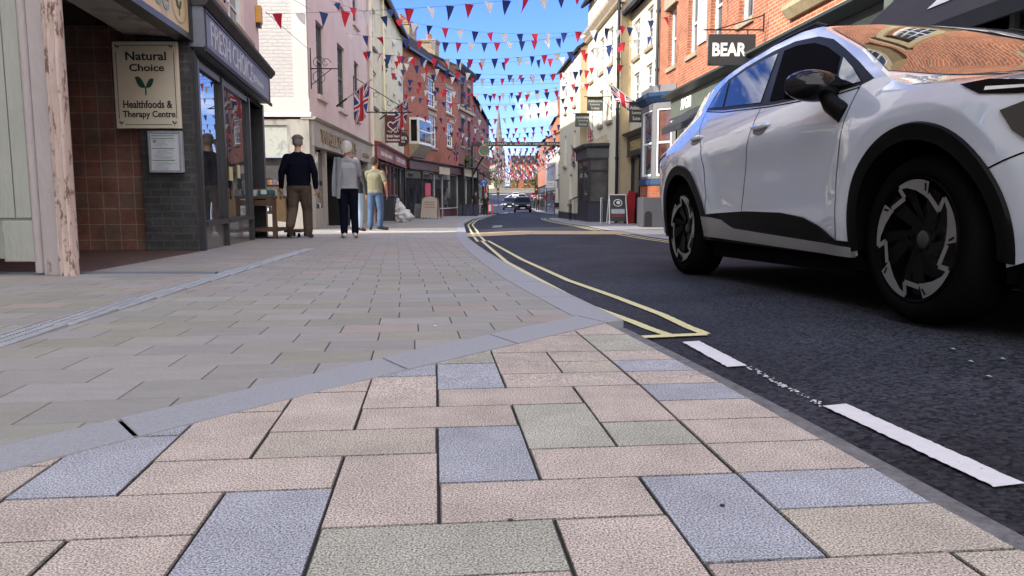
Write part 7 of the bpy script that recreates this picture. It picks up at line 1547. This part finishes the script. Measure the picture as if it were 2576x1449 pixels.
# pavement boards
def aboard(x, y, w_, h_, label, mat, fmat, rounded=True, rz=0, texts=(), Y=None):
    p = ground(x, y) if Y is None else at(x, y, Y); z0 = zp(p.y); rt = root('pavement_board', (p.x, p.y, z0), label, 'sandwich board', rz=rz); OFF[rt.name] = V((0, 0, 0)); b = MB(); fr = MB()
    for sg in (-1, 1):
        F = lambda a, o, z, sg=sg: V((a, sg * (.28 - .25 * z / h_) + sg * o, z)); out = [(-w_ / 2, .08), (w_ / 2, .08), (w_ * .46, h_ * .78)] + ([(w_ * .46 * math.cos(t), h_ * .78 + h_ * .2 * math.sin(t)) for t in [i * math.pi / 10 for i in range(1, 10)]] if rounded else [(w_ * .46, h_ * .97), (-w_ * .46, h_ * .97)]) + [(-w_ * .46, h_ * .78)]
        b.prism(out, F, -.008, .008); fr.tube([F(a * 1.04, 0, z * 1.01) for a, z in out[1:]] + [F(out[0][0] * 1.04, 0, 0)], .022, 6); fr.tube([F(out[1][0] * 1.04, 0, .09), F(out[1][0] * 1.06, 0, 0)], .022, 6)
    b.build('panel', mat, rt, off=V((0, 0, 0))); fr.build('frame', fmat, rt, off=V((0, 0, 0)))
    for (t_, a0, a1, z0_, z1_, m_) in texts: small_print(rt, lambda a, o, z: V((a, -(.28 - .25 * z / h_) - o - .009, z)), a0, a1, z0_, z1_, 0, m_, t_)
    return rt
aboard(1083, 545, .95, 1.22, 'cream round topped pavement board in front of the red brick shop', M('board_cream', (.46, .38, .33), .6, var=.08), mar, rz=-.25, Y=40.5, texts=((3, -.3, .3, .55, .95, M('board_brown_print', (.25, .17, .13), .7)),))
aboard(1060, 545, .75, .85, 'grey square topped pavement board half behind the cream one', M('board_grey', (.12, .12, .12), .7), MATS['iron'], False, rz=-.25, Y=41.5)
bt = aboard(1552, 550, .62, 1.05, 'black pavement board with a white frame and round emblem before the bay shop', MATS['sign_black'], wh, False, rz=.05, Y=27.4, texts=((2, -.22, .22, .24, .34, M('board_red', (.4, .04, .04), .5)),))
mb = MB(); Fb = lambda a, o, z: V((a, -(.28 - .25 * z / 1.05) - o - .01, z))
for r0 in (.15,): mb.tube([Fb(r0 * math.cos(a), 0, .74 + r0 * .8 * math.sin(a)) for a in [i * math.pi / 10 for i in range(21)]], .014, 5)
mb.ball(Fb(.02, 0, .74), .07, 1, .2, 1, n=8); mb.build('round_emblem', wh, bt, off=V((0, 0, 0))); mb = MB(); mb.prism([(-.24, .36), (.24, .36), (.24, .52), (-.24, .52)], Fb, -.001, .001); mb.build('white_strip', M('pale_strip', (.4, .42, .45), .6), bt, off=V((0, 0, 0)))
# folded red parasol / board beside it and white board edge
p = at(1582, 545, 27.8); rt = root('red_folded_banner', (p.x, 27.8, zp(27.8)), 'leaning red folded banner beside the black pavement board', 'banner'); z0 = zp(27.8); mb = MB(); mb.face([(p.x - .22, 27.6, z0), (p.x + .16, 27.7, z0), (p.x + .26, 27.9, z0 + 1.12), (p.x - .02, 27.8, z0 + 1.2), (p.x - .16, 27.7, z0 + .8)]); mb.face([(p.x + .16, 27.7, z0), (p.x + .24, 28.0, z0), (p.x + .3, 28.0, z0 + 1.1), (p.x + .26, 27.9, z0 + 1.12)]); mb.build('cloth', M('banner_red', (.38, .02, .03), .7, var=.15), rt)
for v_ in (0,): mb = MB(); mb.tube([(p.x + .05, 27.9, z0), (p.x + .2, 27.95, z0 + 1.25)], .015, 6); mb.build('pole', MATS['iron'], rt)
p = at(1514, 548, 28.5); rt = root('leaning_board', (p.x, 28.5, zp(28.5)), 'narrow white edged board leaning against the navy stall riser', 'board'); z0 = zp(28.5); mb = MB(); mb.bx(p.x - .07, p.x - .04, 28.4, 28.44, z0, z0 + .95); mb.bx(p.x - .0, p.x + .02, 28.5, 28.54, z0, z0 + .95); mb.build('edge', wh, rt); mb = MB(); mb.bx(p.x - .04, p.x + .0, 28.42, 28.52, z0 + .03, z0 + .93); mb.build('panel', blk, rt)
# grey box planter with arch in front of the bay
rt = root('grey_plinth_box', (4.1, 21.9, zp(22)), 'dark grey painted stone block with an arched opening below the bay window', 'plinth'); mb = MB(); z0 = zp(22); F = Fr((0, 21.75), (1, 0), (0, -1))
xa, xb = at(1616, 550, 21.75).x, at(1700, 550, 21.75).x; mb.box(F, xa, xb, -.9, 0, z0, .52); mb.build('block', MATS['plinth_grey'], rt, bevel=.02); mb = MB(); mb.prism([(xa + .06, z0 + .02), (xa + .27, z0 + .02), (xa + .27, z0 + .36)] + [(xa + .165 + .105 * math.cos(t), z0 + .36 + .105 * math.sin(t)) for t in [i * math.pi / 8 for i in range(1, 8)]] + [(xa + .06, z0 + .36)], F, .002, .006); mb.build('arched_opening', MATS['dark_void'], rt)
# chairs and table by the far white house
for k, (x, lab) in enumerate(((1402, 'dark cafe chair outside the far shop, left of the table'), (1424, 'dark cafe chair outside the far shop, right of the table'))):
    p = at(x, 525, 61); z0 = zp(61) + .05; rt = root('cafe_chair', (p.x, 61, z0), lab, 'chair', 'cafe chairs outside the far shop'); mb = MB(); mb.bx(p.x - .25, p.x + .25, 60.8, 61.25, z0 + .42, z0 + .47); mb.build('seat', blk, rt); mb = MB(); mb.bx(p.x - .25, p.x + .25, 61.22, 61.27, z0 + .5, z0 + .92); mb.build('backrest', blk, rt)
    for dx in (-.22, .22):
        for dy in (60.83, 61.22): mb = MB(); mb.cyl((p.x + dx, dy, z0), (p.x + dx, dy, z0 + .42), .018, n=6); mb.build('leg', blk, rt)
p = at(1413, 525, 61); z0 = zp(61) + .05; rt = root('cafe_table', (p.x, 60.6, z0), 'small round black table between two dark cafe chairs', 'table'); mb = MB(); mb.cyl((p.x, 60.6, z0 + .70), (p.x, 60.6, z0 + .73), .32, n=20); mb.build('table_top', blk, rt); mb = MB(); mb.cyl((p.x, 60.6, z0), (p.x, 60.6, z0 + .7), .03, n=8); mb.build('leg', blk, rt)
# dark bins by the black shop front
for k in range(4):
    x = at(1158 + 13 * k, 540, 52.3).x; z0 = zp(52.3); rt = root('planter_tub', (x, 52.3, z0), 'square dark blue tub before the black fronted shop, number %s from the left' % ('one', 'two', 'three', 'four')[k], 'tub', 'dark tubs before the black fronted shop'); mb = MB(); mb.bx(x - .16, x + .16, 52.1, 52.5, z0, z0 + .78); mb.build('tub', M('tub_blue', (.02, .026, .045), .6), rt, bevel=.03); mb = MB(); mb.bx(x - .18, x + .18, 52.08, 52.52, z0 + .785, z0 + .83); mb.build('rim', blk, rt)
# greengrocer's table and its trays
M('table_wood', (.10, .055, .035), .7, var=.3, vs=6, stretch=(1, 1, .3)); tx0, tx1, ty = -4.68, -4.12, 13.75; z0 = zp(13.7)
rt = root('display_table', ((tx0 + tx1) / 2, ty, z0), 'brown wooden display table outside the greengrocer doorway', 'table'); mb = MB(); mb.bx(tx0, tx1, 13.25, 14.2, z0 + .70, z0 + .75); mb.build('table_top', MATS['table_wood'], rt, bevel=.005)
for x in (tx0 + .04, tx1 - .04):
    for y in (13.3, 14.15): mb = MB(); mb.bx(x - .035, x + .035, y - .035, y + .035, z0, z0 + .70); mb.build('leg', MATS['table_wood'], rt)
mb = MB(); mb.bx(tx0, tx1, 13.27, 14.18, z0 + .13, z0 + .18); mb.build('shelf', MATS['table_wood'], rt); mb = MB(); mb.bx(tx0, tx1, 13.26, 13.30, z0 + .58, z0 + .68); mb.build('apron', MATS['table_wood'], rt)
tr_ = [M('tray_teal', (.03, .10, .11), .5), M('tray_white', (.55, .58, .6), .5), M('tray_green', (.03, .14, .05), .5), M('tray_black', (.02, .02, .025), .5)]; fr_ = [M('fruit_red', (.3, .03, .03), .4), M('fruit_green', (.14, .22, .04), .4), M('fruit_orange', (.45, .16, .02), .4)]
for k, (x, y, c_i, lab) in enumerate(((-4.57, 13.45, 1, 'white fruit tray at the left front of the display table'), (-4.33, 13.42, 0, 'teal fruit tray at the middle front of the display table'), (-4.22, 13.75, 1, 'white fruit tray on the right of the display table'), (-4.55, 13.85, 3, 'black fruit tray at the back of the display table'), (-4.30, 14.05, 2, 'green fruit tray at the back right of the display table'))):
    zt = z0 + .752; rt = root('fruit_tray', (x, y, zt), lab, 'tray', 'fruit trays on the display table'); mb = MB(); w_, d_, h_ = .105, .14, .10
    mb.bx(x - w_, x + w_, y - d_, y + d_, zt, zt + .012); mb.bx(x - w_, x - w_ + .01, y - d_, y + d_, zt + .012, zt + h_); mb.bx(x + w_ - .01, x + w_, y - d_, y + d_, zt + .012, zt + h_); mb.bx(x - w_ + .01, x + w_ - .01, y - d_, y - d_ + .01, zt + .012, zt + h_); mb.bx(x - w_ + .01, x + w_ - .01, y + d_ - .01, y + d_, zt + .012, zt + h_); mb.build('tray', tr_[c_i], rt)
    fm = MB()
    for a in range(3):
        for b in range(4): fm.ball((x - .06 + a * .06, y - .10 + b * .066, zt + .075 + rnd.random() * .02), .032, n=6)
    fm.build('fruit', fr_[k % 3], rt, smooth=True); mb = MB(); mb.face([(x - .05, y - d_ - .006, zt + .03), (x + .05, y - d_ - .006, zt + .03), (x + .05, y - d_ - .006, zt + .10), (x - .05, y - d_ - .006, zt + .10)]); mb.build('price_card', MATS['paper'], rt)
# low wooden trolley with castors at the right of the table
rt = root('low_trolley', (-4.05, 14.0, z0), 'low dark wooden trolley on castors beside the display table', 'trolley'); mb = MB(); mb.bx(-4.16, -3.85, 13.8, 14.3, z0 + .09, z0 + .14); mb.build('deck', MATS['table_wood'], rt)
for x in (-4.10, -3.9):
    for y in (13.85, 14.25): mb = MB(); mb.cyl((x - .015, y, z0 + .04), (x + .015, y, z0 + .04), .04, n=12); mb.build('castor', rubber, rt)
